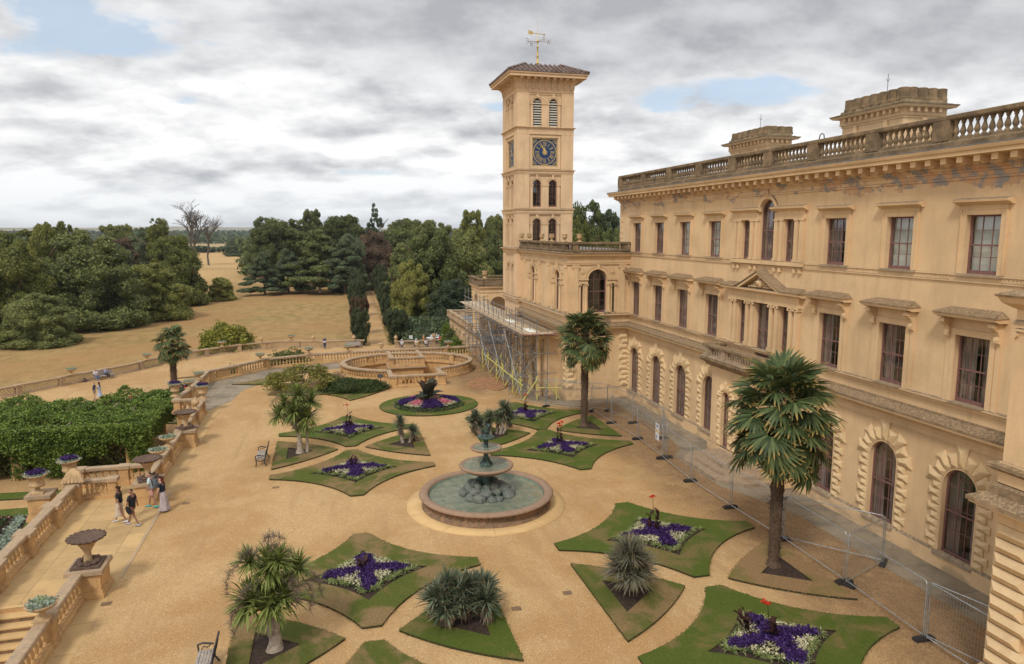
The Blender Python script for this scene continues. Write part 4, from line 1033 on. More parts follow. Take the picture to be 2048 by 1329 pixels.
    for sx in (-1, 1):
        for sz in (-1, 1):
            P_ = [(c+sx*1.08, cz+sz*1.08), (c+sx*.80, cz+sz*1.08), (c+sx*1.08, cz+sz*.80)]
            for i in range(3):
                p, q_ = P_[i], P_[(i+1) % 3]; L_ = math.dist(p, q_); nx, nz = -(q_[1]-p[1])/L_*.018, (q_[0]-p[0])/L_*.018
                g.add([(p[0]+nx, -.087, p[1]+nz), (q_[0]+nx, -.087, q_[1]+nz), (q_[0]-nx, -.087, q_[1]-nz), (p[0]-nx, -.087, p[1]-nz)], [(0, 1, 2, 3)])
    g.build('gilding', 'gold', face)
    hd = HB(fr)
    for ang, ln, wd, dd in ((R(-3), .52, .055, -.055), (R(-25), .86, .045, -.045)):
        sa, ca = math.sin(ang), math.cos(ang)
        hd.add([(c-ca*wd/2-sa*.1, dd, cz+sa*wd/2-ca*.1), (c+ca*wd/2-sa*.1, dd, cz-sa*wd/2-ca*.1), (c+ca*wd*1.3+sa*ln*.6, dd, cz-sa*wd*1.3+ca*ln*.6), (c+sa*ln, dd, cz+ca*ln), (c-ca*wd*1.3+sa*ln*.6, dd, cz+sa*wd*1.3+ca*ln*.6)], [(0, 1, 2, 3, 4)])
    hd.build('clock_hands', 'gold', face)
for z0, pr_ in ((22.12, [(-.02, 0), (.17, 0), (.17, .48), (.22, .50), (.24, .56), (.36, .60), (.36, .66), (-.02, .70)]), (18.46, [(-.02, 0), (.17, 0), (.18, .08), (.22, .12), (.22, .28), (.32, .34), (.34, .42), (-.02, .46)]),
                (14.78, [(-.02, 0), (.17, 0), (.18, .1), (.22, .12), (.22, .34), (.32, .40), (.34, .48), (-.02, .52)]), (11.05, [(-.02, 0), (.12, 0), (.14, .1), (.18, .12), (.20, .32), (.40, .42), (.42, .50), (-.02, .56)]),
                (25.84, [(-.02, 0), (.12, 0), (.16, .08), (.16, .16), (-.02, .18)]), (6.5, [(-.02, 0), (.2, 0), (.2, .2), (.34, .28), (.34, .36), (-.02, .44)])):
    swp(TPATH, [(a, z0+b) for a, b in pr_], 'string_course', 'tower', tower, True)
# coved eaves with brackets
swp(TPATH, [(-.02, 26.0), (.14, 26.0), (.16, 26.3), (.26, 26.72), (.50, 27.02), (.50, 27.08), (-.02, 27.10)], 'cove', 'tower', tower, True)
ev = HB(); ev.sweep(TPATH, [(-.5, 27.10), (1.10, 27.10), (1.10, 27.28), (1.20, 27.36), (1.22, 27.46), (-.5, 27.48)], True); ev.build('eaves', 'tower', tower)
for fr, L in ((TF, TX1-TX0), (TL, TY1-TY0), (TR, TY1-TY0), (TB, TX1-TX0)):
    n = 9; b = HB(fr)
    for i in range(n):
        u = .12+(L-.24)*i/(n-1)
        b.dprism([(.12, 26.15), (.24, 26.2), (.30, 26.6), (.50, 26.85), (.95, 26.95), (1.0, 27.10), (.12, 27.10)], u-.11, u+.11)
    b.build('eaves_brackets', 'tower', tower)
rf = HB(); e = 1.26; zt = 28.55; i_ = 1.72
base = [(TX0-e, TY0-e), (TX1+e, TY0-e), (TX1+e, TY1+e), (TX0-e, TY1+e)]; top = [(TCX-i_, TCY-i_), (TCX+i_, TCY-i_), (TCX+i_, TCY+i_), (TCX-i_, TCY+i_)]
rf.add([(x, y, 27.48) for x, y in base]+[(x, y, 27.55) for x, y in base]+[(x, y, zt) for x, y in top], [(0, 1, 2, 3), (0, 1, 5, 4), (1, 2, 6, 5), (2, 3, 7, 6), (3, 0, 4, 7), (4, 5, 9, 8), (5, 6, 10, 9), (6, 7, 11, 10), (7, 4, 8, 11), (8, 9, 10, 11)])
for s in range(4):       # tile rolls running up each slope
    a, b = Vector(base[s]), Vector(base[(s+1) % 4]); c, d = Vector(top[s]), Vector(top[(s+1) % 4]); n = 17; inw = ((c+d)/2-(a+b)/2); dirn = (b-a).normalized(); inn = inw.normalized()
    for i in range(n+1):
        p = a+(b-a)*i/n; off = (p-(a+b)/2).dot(dirn); half = (b-a).length/2; th_ = (d-c).length/2
        t = 1 if abs(off) <= th_ else (half-abs(off))/(half-th_)
        if t < .03: continue
        q_ = p+inw*t
        rf.cyl((p.x-inn.x*.03, p.y-inn.y*.03, 27.60), (q_.x, q_.y, 27.60+(zt-27.55)*t), .085, n=6, raw=True)
    rf.cyl((a.x, a.y, 27.62), (c.x, c.y, zt+.07), .11, n=6, raw=True)
rf.build('roof', 'tile', tower)
vn = HB(); vn.lathe([(.13, 28.4), (.13, 29.0), (.19, 29.02), (.19, 29.08), (.11, 29.1), (.10, 29.7), (.12, 29.72), (.09, 29.78), (.06, 30.5), (.12, 30.53), (.12, 30.58), (.06, 30.62), (.05, 31.0), (.12, 31.02), (.09, 31.16), (.035, 31.2), (.035, 31.8), (.015, 31.85), (.015, 32.9)], 10, (TCX, TCY))
vane = vn.build('weather_vane', 'gold', tower)
ar = HB(Fr((TCX, TCY), (.98, .2), (-.2, .98)))
ar.cyl((-1.0, 0, 31.78), (.72, 0, 31.78), .03, n=6); ar.cyl((.66, 0, 31.78), (.9, 0, 31.78), .09, .0, 6)
ar.uprism([(-1.02, 31.62), (-.62, 31.62), (-.5, 31.70), (-.5, 31.86), (-.62, 31.95), (-1.02, 31.98), (-.93, 31.79)], -.02, .02)
ar.build('arrow', 'gold', vane)
def letter(ch, px_, py_, z, face):
    Ls = {'N': [(0, 0, 0, 1), (0, 1, .7, 0), (.7, 0, .7, 1)], 'E': [(0, 0, 0, 1), (0, 1, .6, 1), (0, .5, .5, .5), (0, 0, .6, 0)], 'S': [(.6, .9, .3, 1), (.3, 1, .02, .78), (.02, .78, .56, .36), (.56, .36, .3, 0), (.3, 0, 0, .12)], 'W': [(0, 1, .2, 0), (.2, 0, .42, .9), (.42, .9, .64, 0), (.64, 0, .86, 1)]}[ch]
    m = HB(Fr((px_, py_), face, (-face[1], face[0]))); s = .42
    for x0, y0, x1, y1 in Ls: m.cyl((x0*s-.15, 0, z+y0*s-.2), (x1*s-.15, 0, z+y1*s-.2), .02, n=5)
    m.build('compass_letter', 'vane', vane)
am = HB()
for (dx, dy), ch, fc in (((-.95, .12), 'E', (-1, 0)), ((.95, -.12), 'W', (1, 0)), ((-.3, .95), 'N', (.8, .6)), ((.3, -.95), 'S', (.8, .6))):
    am.cyl((TCX, TCY, 31.06), (TCX+dx, TCY+dy, 31.06), .022, n=5)
    letter(ch, TCX+dx*1.1, TCY+dy*1.1, 31.08, fc)
am.build('compass_arms', 'vane', vane)

# ============================================================ RIGHT WING (mirror of the tower-side wing)
RW = Fr((18.03, 0), (0, 1), (-1, 0)); rw = thing('palace_wing', 'near ochre wing at the right edge with faceted corner blocks and stained ledge', 'building', (20, 10, 0))
mb = HB(RW)
wall(mb, -6, 15.1, 0, 11.4, [], .3); mb.add([(15.1, 0, 0), (15.1, -5.2, 0), (15.1, -5.2, 11.4), (15.1, 0, 11.4)], [(0, 1, 2, 3)]); mb.add([(-6, 0, 11.35), (15.1, 0, 11.35), (15.1, -5.2, 11.35), (-6, -5.2, 11.35)], [(0, 1, 2, 3)])
mb.build('wall', 'wall', rw)
RP = [(23.2, 15.1), (18.03, 15.1), (18.03, -6)]
for pr_, nm, mt in (([(-.02, 10.62), (.10, 10.62), (.10, 10.74), (.14, 10.75), (.06, 10.84), (.06, 11.12), (.12, 11.14), (.32, 11.28), (.40, 11.44), (-.02, 11.46)], 'cornice', 'wall'), ([(-.02, 11.462), (.43, 11.443), (.45, 11.50), (.15, 11.62), (-.02, 11.63)], 'cornice_top', 'ledge'),
                    ([(-.02, 5.10), (.05, 5.10), (.05, 5.32), (.09, 5.42), (.16, 5.46), (.30, 5.58), (.56, 5.60), (.56, 5.66), (-.02, 5.70)], 'ledge_moulding', 'wall'), ([(-.02, 5.703), (.62, 5.664), (.62, 5.78), (.28, 5.96), (.28, 6.22), (.16, 6.26), (-.02, 6.28)], 'ledge', 'ledge'),
                    ([(.1, 6.6), (.2, 6.62), (.34, 6.72), (.34, 6.82), (.1, 6.86)], 'sill_course', 'ledge'), ([(-.02, 0), (.16, 0), (.16, .75), (.10, .85), (-.02, .9)], 'plinth', 'wall')):
    swp(RP, pr_, nm, mt, rw)
d = HB(RW); d.box(14.1, 15.12, 0, .10, 6.3, 10.6); d.box(13.9, 15.17, 0, .15, 6.3, 6.9)
for u in (14.05, 15.1): d.cyl((u, 0, 10.44), (u, .18, 10.44), .10, n=8)
d.box(14.02, 15.14, 0, .15, 10.53, 10.6); d.build('pilaster', 'wall', rw)
d = HB(RW); z = .95; k = 0
while z < 4.9:
    L = 1.35 if k % 2 else 1.05; rustic_block(d, [(15.14-L, z), (15.14, z), (15.14, z+.40), (15.14-L, z+.40)], .10, .24, .16); z += .42; k += 1
d.build('quoins', 'rust', rw)
d = HB(Fr((0, 15.1), (1, 0), (0, 1))); z = .95; k = 0
while z < 4.9:
    L = 1.0 if k % 2 else .7; rustic_block(d, [(18.0, z), (18.0+L, z), (18.0+L, z+.40), (18.0, z+.40)], .06, .14, .2); z += .42; k += 1
d.build('quoins', 'rust', rw)

# ============================================================ LOGGIA PAVILION beyond the tower
LF = Fr((17.1, 80), (1, 0), (0, -1)); LL = Fr((17.1, 85.2), (0, -1), (-1, 0))
log = thing('loggia_pavilion', 'small two-arched ochre loggia with roof balustrade behind the scaffolded tower side', 'building', (20, 82.6, 1))
mb = HB(LF); wall(mb, 0, 6, -.5, 6.9, [(1.05, 2.95, 1.3, 5.7, True), (3.6, 5.4, 1.3, 5.7, True)], .5)
mb.fr = LL; wall(mb, 0, 5.2, -.5, 6.9, [(1.5, 3.7, 1.3, 5.9, True)], .5)
mb.fr = IDF; mb.add([(17.1, 85.2, 6.9), (23.1, 85.2, 6.9), (23.1, 80, 6.9), (17.1, 80, 6.9)], [(0, 1, 2, 3)])
mb.add([(17.1, 85.2, -.5), (23.1, 85.2, -.5), (23.1, 85.2, 6.9), (17.1, 85.2, 6.9)], [(0, 1, 2, 3)])
mb.build('wall', 'wall', log)
swp([(23, 85.2), (17.1, 85.2), (17.1, 80), (23.1, 80)], [(-.02, 6.2), (.08, 6.2), (.08, 6.6), (.3, 6.75), (.32, 6.9), (-.02, 6.92)], 'cornice', 'wall', log)
swp([(23, 85.2), (17.1, 85.2), (17.1, 80), (23.1, 80)], [(-.3, 6.922), (.36, 6.902), (.36, 7.0), (-.3, 7.1)], 'cornice_top', 'ledge', log)
d = HB(LL)
for z in np.arange(1.3, 6.0, .4):
    for a in (.02, 4.62)[:1]: rustic_block(d, [(a, z), (a+.55, z), (a+.55, z+.38), (a, z+.38)], .05, .1, .2)
d.build('quoins', 'rust', log); d = HB(LF)
for z in np.arange(1.3, 6.0, .4): rustic_block(d, [(.02, z), (.7, z), (.7, z+.38), (.02, z+.38)], .05, .1, .2)
d.build('quoins', 'rust', log)
for fr, c, w2 in ((LF, 2.0, .97), (LF, 4.5, .92), (LL, 2.6, 1.12)):
    d = HB(fr); zz = 4.75 if w2 < 1 else 4.8
    p1 = arcpts(c, zz, w2, 0, PI, 12); p2 = arcpts(c, zz, w2+.18, 0, PI, 12)
    for i in range(12):
        vs = [(x[0], e, x[1]) for e in (0, .07) for x in (p1[i], p1[i+1], p2[i+1], p2[i])]; d.add(vs, [(4, 5, 6, 7), (0, 1, 5, 4), (3, 2, 6, 7)])
    d.build('arch_moulding', 'wall', log)
LB = thing('loggia_balustrade', 'weathered balustrade on the flat roof of the small loggia', 'balustrade', (17.1, 80, 7.1))
balustrade([(23, 85.2), (17.05, 85.2), (17.05, 79.95), (23.1, 79.95)], 7.08, LB, [5.95, 11.2], H=.75, W_=.3, mt='parapet', cop='parapet', step=.3, pw=.5, plinth=.15, br=.07)

# terrace wing with arches running away behind the loggia
TWF = Fr((17.0, 0), (0, 1), (-1, 0))
tw = thing('arcaded_terrace_wall', 'long low arcaded wall with flat grey roof running away beyond the loggia', 'building', (17, 92, -3))
ar_ = [(y-.55, y+.55, -2.6, .1, True) for y in (81.8, 84.6, 87.4, 90.2, 93.0, 95.8, 98.6)]
mb = HB(TWF); wall(mb, 76, 101.3, -4, 1.1, ar_, .4); mb.add([(101.3, 0, -4), (101.3, -7, -4), (101.3, -7, 1.1), (101.3, 0, 1.1)], [(0, 1, 2, 3)]); mb.add([(76, 0, -4), (76, -7, -4), (76, -7, .9), (76, 0, .9)], [(0, 1, 2, 3)]); mb.build('wall', 'wall', tw)
for a in ar_: 
    s = HB(TWF); s.box(a[0], a[1], -.5, -.42, a[2], a[3]); s.build('niche', 'wall', tw)
swp([(24, 101.3), (17, 101.3), (17, 76)], [(-.02, .7), (.08, .72), (.3, .95), (.32, 1.1), (-.02, 1.12)], 'cornice', 'ledge', tw)
mb = HB(TWF); mb.add([(76, .1, 1.122), (101.3, .1, 1.122), (101.3, -7, 1.122), (76, -7, 1.122)], [(0, 1, 2, 3)]); mb.build('roof', 'lead', tw)
TWB = thing('terrace_balustrade', 'low parapet along the top of the arcaded wall, urns behind it', 'balustrade', (17, 92, 1.1))
balustrade([(24, 101.2), (17.0, 101.2), (17.0, 86)], 1.13, TWB, [7.0, 10.8, 14.6, 18.4, 22], H=.85, W_=.34, mt='farstone', cop='coping', step=.5, pw=.6, plinth=.2, br=.08, bal=False, solid=[(0, 7), (7, 22)])

# ============================================================ GROUND
def polyobj(name, outer, holes, z, mt, parent=None):
    allp = [outer]+holes; m = MB()
    tris = tessellate_polygon([[Vector((p[0], p[1], 0)) for p in l] for l in allp])
    m.add([(p[0], p[1], z) for l in allp for p in l], tris); return m.build(name, mt, parent)
def ell(cx, cy, rx, ry, n=48, a0=0, a1=2*PI): return [(cx+rx*math.cos(a0+(a1-a0)*i/n), cy+ry*math.sin(a0+(a1-a0)*i/n)) for i in range(n)]
PCX, PCY, PRX, PRY = 7.25, 67.5, 5.9, 4.55
# pit outline: ellipse opened into a rectangular bay towards the camera
bx0, bx1, by = 5.15, 9.4, 60.5
aL = math.acos((bx0-PCX)/PRX); aR = math.acos((bx1-PCX)/PRX)
pit = [(PCX+PRX*math.cos(a), PCY+PRY*math.sin(a)) for a in np.linspace(-aR, 2*PI-aL, 56)][0:]
a_start, a_end = -aR, 2*PI-aL
pit = [(PCX+PRX*math.cos(a), PCY+PRY*math.sin(a)) for a in np.linspace(a_start, a_end-0.0, 60)] 
# goes from right bay corner counter-clockwise round to left bay corner
pit = pit+[(bx0, by), (bx1, by)]
edge = [(-8.95, 20), (-8.95, 27.4), (-12.2, 27.4), (-12.9, 38.3), (-12.9, 40.4), (-8.95, 40.4), (-8.95, 55.6), (-10.9, 55.6), (-10.9, 59.3), (-10.3, 59.4), (-10.3, 66.6), (-8.0, 69.3), (-5.8, 71.9), (-1.0, 73.7), (5.6, 74.2), (16.0, 74.6), (17.1, 80.0), (30, 80), (30, 2), (-8.95, 2)]
gr = polyobj('gravel_terrace', edge, [pit], 0.0, 'gravel'); struct(gr)
rw_ = MB(); n = len(edge)
rw_.add([(x, y, z) for z in (-4.2, -.004) for x, y in edge], [(i, (i+1) % n, n+(i+1) % n, n+i) for i in range(n)])
o = rw_.build('terrace_retaining_wall', 'terrace'); struct(o)
pw_ = MB(); n = len(pit); pw_.add([(x, y, z) for z in (-3.4, -.004) for x, y in pit], [(i, (i+1) % n, n+(i+1) % n, n+i) for i in range(n)])
struct(pw_.build('sunken_court_wall', 'terrace'))
struct(polyobj('sunken_court_floor', [(x, y) for x, y in pit], [], -3.39, 'slab'))
struct(polyobj('landing_paving', [(-8.06, 5), (-8.06, 33.2), (-8.0, 38.6), (-8.06, 56.0), (-8.95, 55.6), (-8.95, 40.4), (-12.9, 40.4), (-12.9, 38.3), (-12.2, 38.3), (-12.2, 27.4), (-8.95, 27.4), (-8.95, 5)], [], .004, 'slab'))
k = MB(); k.box(-8.08, -7.96, 28.9, 38.4, .003, .02); struct(k.build('drain_kerb', 'farstone'))
struct(polyobj('terrace_paving', [(-10.2, 59.4), (-8.9, 55.6), (-7.5, 58.5), (-7.0, 62.5), (-4.8, 66.5), (-1.5, 69.5), (2.0, 70.6), (2.5, 73.7), (-1.0, 73.6), (-5.7, 71.8), (-8.0, 69.2), (-10.2, 66.5)], [], .004, 'pave'))
struct(polyobj('house_paving', [(21.05, 2), (21.05, 27.5), (20.2, 30.5), (19.55, 32.0), (19.55, 37.2), (20.6, 38.5), (21.3, 42), (21.3, 50.2), (17.6, 50.6), (15.2, 53.0), (15.2, 66), (23.1, 66), (23.1, 2)], [], .005, 'pave'))
struct(polyobj('lower_path', [(-60, 40), (-60, 60), (-31.0, 79.2), (-22.2, 90.0), (-18.6, 96.8), (-11.6, 102.4), (-6.5, 104.4), (-1, 103), (5.0, 102.2), (30, 102.3), (30, 76), (-7, 70), (-8, 60), (-9, 20), (-60, 10)], [], -3.0, 'gravel'))
lr = MB(); P_ = [(-60, 60), (-31.0, 79.2), (-22.2, 90.0), (-18.6, 96.8), (-11.6, 102.4), (-6.5, 104.4), (-1, 103), (5.0, 102.2)]
lr.add([(x, y, z) for z in (-5, -3.004) for x, y in P_], [(i, i+1, 8+i+1, 8+i) for i in range(7)]); struct(lr.build('lower_retaining_wall', 'farstone'))
# parched lawn and fields out to the horizon, gently undulating
def hfield(x, y):
    d = math.hypot(x, y); h = -3.62
    if d > 90: h += .9*(mnoise.noise((x*.012, y*.012, 1.3)))*min(1, (d-90)/80)
    if d > 900: h += 14*max(0, mnoise.noise((x*.0006, y*.0006, 4.4)))*min(1, (d-900)/1500)
    return h
V = []; F = []; rad = [0, 45, 60, 75, 90, 100, 110, 120, 135, 150, 165, 185, 210, 240, 280, 330, 400, 480, 600, 800, 1100, 1600, 2300, 3200, 4500, 6500, 9000]; na = 120
for r_ in rad:
    for i in range(na): a = 2*PI*i/na; x, y = math.sin(a)*r_, math.cos(a)*r_; V.append((x, y, hfield(x, y)))
for j in range(len(rad)-1):
    for i in range(na): F.append((j*na+i, j*na+(i+1) % na, (j+1)*na+(i+1) % na, (j+1)*na+i))
g = bpy.data.objects.new('ground', qmesh('ground', V, F, 'field', smooth=True)); COL.objects.link(g); struct(g)
# distant downs
hm = simple('hill_fields', (.10, .12, .06), .95, .3, .004, c2=(.34, .26, .15))
for nm, r_, h0, h1, a0, a1, sd_ in (('hills', 5200, 18, 40, -70, 60, 1.), ('hills', 7600, 30, 52, -70, 60, 5.)):
    V = []; n = 160
    for i in range(n+1):
        a = R(a0+(a1-a0)*i/n); hh = h0+(h1-h0)*(.5+.9*mnoise.noise((i*.06, sd_, 0))+.25*mnoise.noise((i*.25, sd_, 2)))
        for rr, z in ((r_-900, -6), (r_-400, hh*.55), (r_, hh), (r_+700, hh*.4), (r_+1200, -6)): V.append((math.sin(a)*rr, math.cos(a)*rr, z))
    F = [(i*5+j, (i+1)*5+j, (i+1)*5+j+1, i*5+j+1) for i in range(n) for j in range(4)]
    o = bpy.data.objects.new(nm, qmesh(nm, V, F, hm, smooth=True)); COL.objects.link(o); struct(o)

# ---- entrance steps
st = thing('entrance_steps', 'three grey stone steps with cut corners below the balcony, fanning onto the paving', 'steps', (20.8, 34.3, 0))
for i, (dx, hh) in enumerate(((2.55, .17), (2.05, .34), (1.55, .51))):
    x1 = 22.2; e = 1.0; w2 = 1.9+.5*(2-i)
    m = HB(); m.prism([(x1, 34.5-w2-.2), (x1-dx+e, 34.5-w2), (x1-dx, 34.5-w2+e), (x1-dx, 34.5+w2-e), (x1-dx+e, 34.5+w2), (x1, 34.5+w2+.2)], .01 if i == 0 else .17*i, hh); m.build('step', 'sill', st)

# ---- landing stairs going down at both ends
for y0, s in ((27.4, -1),):
    t = thing('stone_stairs', 'pale stone stairs going down from the near end of the landing beside the shell urn' if s < 0 else 'flight of stone stairs going down from the far end of the landing', 'stairs', (-10.6, y0, 0))
    for i in range(12):
        m = HB(); a_, b_ = sorted((y0+s*.38*i+s*.001, y0+s*(.38*(i+1)+.001))); zt_ = -.17*(i+1) if i else -.15; m.box(-12.0, -9.2, a_, b_, -3.1, zt_-.05); m.build('riser', 'ringstone', t); m = HB(); m.box(-12.0, -9.2, a_-.03, b_, zt_-.05, zt_); m.build('tread', 'apron', t)
    if s < 0:
        m = HB(); m.box(-12.0, -9.2, 27.42, 27.55, -.1, .01); m.build('nosing', 'apron', t)
# ============================================================ TERRACE BALUSTRADES
def BT(label, path, z, piers, **kw):
    r_ = thing('terrace_balustrade', label, 'balustrade', (path[0][0], path[0][1], z)); return balustrade(path, z, r_, piers, **kw)
BIG = dict(pw=.42, W_=.40, step=.30, br=.085)
BT('warm stone balustrade in the near left corner, inner side of the stairs', [(-9.02, 12), (-9.02, 27.4)], 0, [.4, 4.2, 8.2, 12.5], **BIG)
BT('outer landing balustrade in warm stone, left of the walking group', [(-12.25, 22), (-12.25, 38.5)], 0, [1.0, 4.0, 7.0, 9.9, 13.0, 15.9], pw=.55, W_=.42, step=.30)
BT('short balustrade closing the landing behind the shell ornament, nearer of two', [(-12.0, 38.45), (-10.5, 38.45)], 0, [1.3], H=.98, step=.2, pw=.4, W_=.4, br=.075)
BT('cross balustrade behind the landing, farther of two, in front of the vines', [(-13.0, 40.3), (-9.1, 40.3)], 0, [.3, 2.4], H=1.02, **BIG)
BT('warm stone balustrade between the walking group and the corner urn, beside the vine pergola', [(-9.02, 37.3), (-9.02, 55.4)], 0, [3.4, 5.9, 11.9, 14.8, 17.6], **BIG)
BT('short cross balustrade joining the terrace corner to the set-back run', [(-8.9, 55.5), (-11.0, 55.5)], 0, [1.9], **BIG)
BT('set-back warm stone balustrade with planted bowls behind the blooming corner urn', [(-11.0, 55.5), (-10.6, 59.3), (-10.35, 66.7)], 0, [3.9, 7.4], **BIG)
BT('gently curving terrace balustrade in the middle distance left of the round sunken court', [(-10.35, 66.7), (-8.0, 69.2), (-5.8, 71.8), (-1.0, 73.6), (2.0, 73.95)], 0, [.3, 3.4, 6.8, 12.0], solid=[(.9, 2.4)], **BIG)
BT('far terrace balustrade behind the round sunken court ending at the scaffold', [(2.0, 73.95), (5.6, 74.1), (15.6, 74.5)], 0, [3.6, 6.9, 10.0, 13.5], **BIG)
# round sunken court balustrade
pb = [(PCX+(PRX+.12)*math.cos(a), PCY+(PRY+.12)*math.sin(a)) for a in np.linspace(a_start, a_end, 50)]
circ = thing('round_balustrade', 'oval stone balustrade round the sunken court', 'balustrade', (PCX, PCY, 0))
balustrade(pb, 0, circ, [9.3, 18, 23.5], H=1.02, W_=.42, step=.30, pw=.5, br=.085)
bay = thing('bay_balustrade', 'squared balustrade bay at the front of the sunken court, nearest the round flower bed', 'balustrade', (7.3, 60.6, 0))
balustrade([(bx1+.05, 63.2), (bx1+.05, by-.05), (bx0-.05, by-.05), (bx0-.05, 63.2)], 0, bay, [2.6, 7.0], H=1.02, W_=.42, step=.3, pw=.55, br=.085)
# bridge-like platform inside the court
pf = thing('court_platform', 'square stone platform with its own balustrade standing in the sunken court', 'platform', (7.3, 71.7, 0))
m = HB(Fr((0, 69.4), (1, 0), (0, -1))); wall(m, 5.8, 9.0, -3.4, 0, [(6.6, 8.2, -3.4, -1.2, True)], .5); m.fr = IDF
m.add([(x, y, z) for z in (-3.4, 0) for x, y in ((5.8, 69.4), (5.8, 74), (9.0, 74), (9.0, 69.4))], [(0, 1, 5, 4), (1, 2, 6, 5), (2, 3, 7, 6)]); m.box(5.8, 9.0, 69.9, 70, -3.39, -.3)
m.box(5.82, 8.98, 69.42, 74, -.06, .01); m.build('wall', 'terrace', pf)
swp([(5.8, 73.9), (5.8, 69.4), (9.0, 69.4), (9.0, 73.9)], [(-.02, -.22), (.12, -.2), (.28, -.06), (.28, .02), (-.02, .03)], 'cornice', 'coping', pf)
balustrade([(5.9, 73.6), (5.9, 69.55), (8.9, 69.55), (8.9, 73.6)], .03, pf, [4.05, 7.05], H=.95, W_=.36, step=.3, pw=.42, br=.085, bmat='urn')
# lattice balustrade along the lower path
LT = [(-46, 69.6), (-31.2, 79.0), (-22.4, 89.8), (-18.8, 96.5), (-11.7, 102.1), (-6.6, 104.1), (-1, 102.8), (5.0, 102.0)]
dl = [math.dist(LT[i], LT[i+1]) for i in range(7)]; cs = [sum(dl[:i]) for i in range(8)]
lt = thing('lattice_balustrade', 'long pierced lattice balustrade dividing the lower gravel path from the parched lawn', 'balustrade', (-31, 79, -3))
balustrade(LT, -3.0, lt, [3, 8.5, 14, 19.2, 23.6, 28, cs[2]+2, cs[3], cs[3]+4.4, cs[4], cs[4]+4, cs[5]+2.6, cs[6]+.3, cs[6]+5], H=1.0, W_=.34, mt='farstone', cop='coping', pw=.5, plinth=.14, bal=False, lattice=True)
lt2 = thing('lattice_balustrade', 'short pierced balustrade in front of the cafe tables', 'balustrade', (16, 99, -3))
balustrade([(9.0, 100.3), (20.2, 100.6)], -3.0, lt2, [.3, 5.5, 10.9], H=.9, W_=.34, mt='farstone', cop='coping', pw=.5, plinth=.14, bal=False, lattice=True)
# ============================================================ FOUNTAIN
FX, FY = 7.22, 32.85
fo = thing('fountain', 'three-tier fountain with bronze crouching figure in a round stone basin amid the gravel', 'fountain', (FX, FY, 0))
def lp(prof, name, mt, parent=fo, n=64, wob=None, smooth=True, cap=False):
    m = MB(); m.lathe(prof, n, wob=wob, smooth=smooth, cap=cap); return m.build(name, mt, parent)
lp([(3.86, .0), (3.86, .035), (3.0, .04)], 'apron', 'apron')
for a in range(11):
    pass
jn = MB()
for a in range(10):
    t = 2*PI*a/10+.2; c_, s_ = math.cos(t), math.sin(t)
    jn.add([(c_*3.12-s_*.008, s_*3.12+c_*.008, .041), (c_*3.84-s_*.008, s_*3.84+c_*.008, .039), (c_*3.84+s_*.008, s_*3.84-c_*.008, .039), (c_*3.12+s_*.008, s_*3.12-c_*.008, .041)], [(0, 1, 2, 3)])
jn.build('apron_joint', 'ringstone', fo)
bas = lp([(3.14, .03), (3.14, .10), (3.04, .17), (2.98, .20), (2.98, .44), (3.05, .48), (3.20, .53), (3.25, .58), (3.22, .65), (3.10, .68), (2.92, .67), (2.84, .60), (2.82, .40), (2.80, .05)], 'basin', 'ringstone')
rm = lp([(3.06, .50), (3.22, .545), (3.265, .60), (3.22, .665), (3.08, .70), (2.90, .69), (2.82, .63), (2.815, .5)], 'basin_rim', 'granite')
lp([(2.812, .36), (2.80, .58), (2.78, .58), (2.78, .36)], 'basin_lining', 'copper')
fr2 = MB()       # carved leaf frieze round the basin
for i in range(64):
    t = 2*PI*i/64; F_ = Fr((math.cos(t)*2.985, math.sin(t)*2.985), (-math.sin(t), math.cos(t)), (math.cos(t), math.sin(t)))
    for du in (0,):
        vs = [F_(u+du, d_, z) for u, d_, z in ((-.12, -.01, .22), (.02, -.01, .21), (.13, -.01, .42), (-.02, -.01, .43), (-.03, .05, .30), (.03, .045, .38))]
        fr2.add(vs, [(0, 1, 4), (1, 2, 5, 4), (2, 3, 5), (3, 0, 4, 5)], False, True)
fr2.build('carved_frieze', 'ringstone', fo)
def watermat():
    m, k, b = mat('water'); g = k.n('NewGeometry').outputs['Position']; o = k.n('TexCoord').outputs['Object']
    wv = k.n('TexWave', wave_type='RINGS', rings_direction='SPHERICAL', i_Scale=3.2, i_Distortion=9., i_Detail=3.); k.set(wv.inputs['Vector'], o)
    n = k.noise(g, 2.2, 6, .6)
    h = k.math('ADD', k.math('MULTIPLY', wv.outputs['Fac'], .35), k.noise(g, 9, 5, .65))
    col = k.mix(k.smooth(n, .3, .7), (.26, .26, .18), (.14, .17, .125))
    sp = k.n('SeparateXYZ', i_0=o)
    br = k.math('MULTIPLY', k.smooth(sp.outputs[0], 1.0, 2.4), k.smooth(k.noise(g, 1.5, 5), .45, .6))
    col = k.mix(k.math('MULTIPLY', br, .5), col, (.25, .18, .08))
    rr = k.vmath('LENGTH', o)
    foam = k.math('MULTIPLY', k.smooth(rr, 1.95, 1.15), k.smooth(k.noise(g, 30, 4, .7), .45, .7))
    col = k.mix(k.math('MULTIPLY', foam, .55), col, (.6, .66, .62))
    k.set(b.inputs['Base Color'], col); b.inputs['Roughness'].default_value = .07; b.inputs['IOR'].default_value = 1.33
    bn = k.n('Bump', i_Strength=.9, i_Distance=.05, i_Height=h); k.set(b.inputs['Normal'], bn.outputs[0]); return m
M['water'] = watermat()
m = MB(); m.lathe([(.01, .50), (.8, .50), (1.6, .50), (2.2, .5), (2.785, .50)], 64, cap=False); m.build('water', 'water', fo)
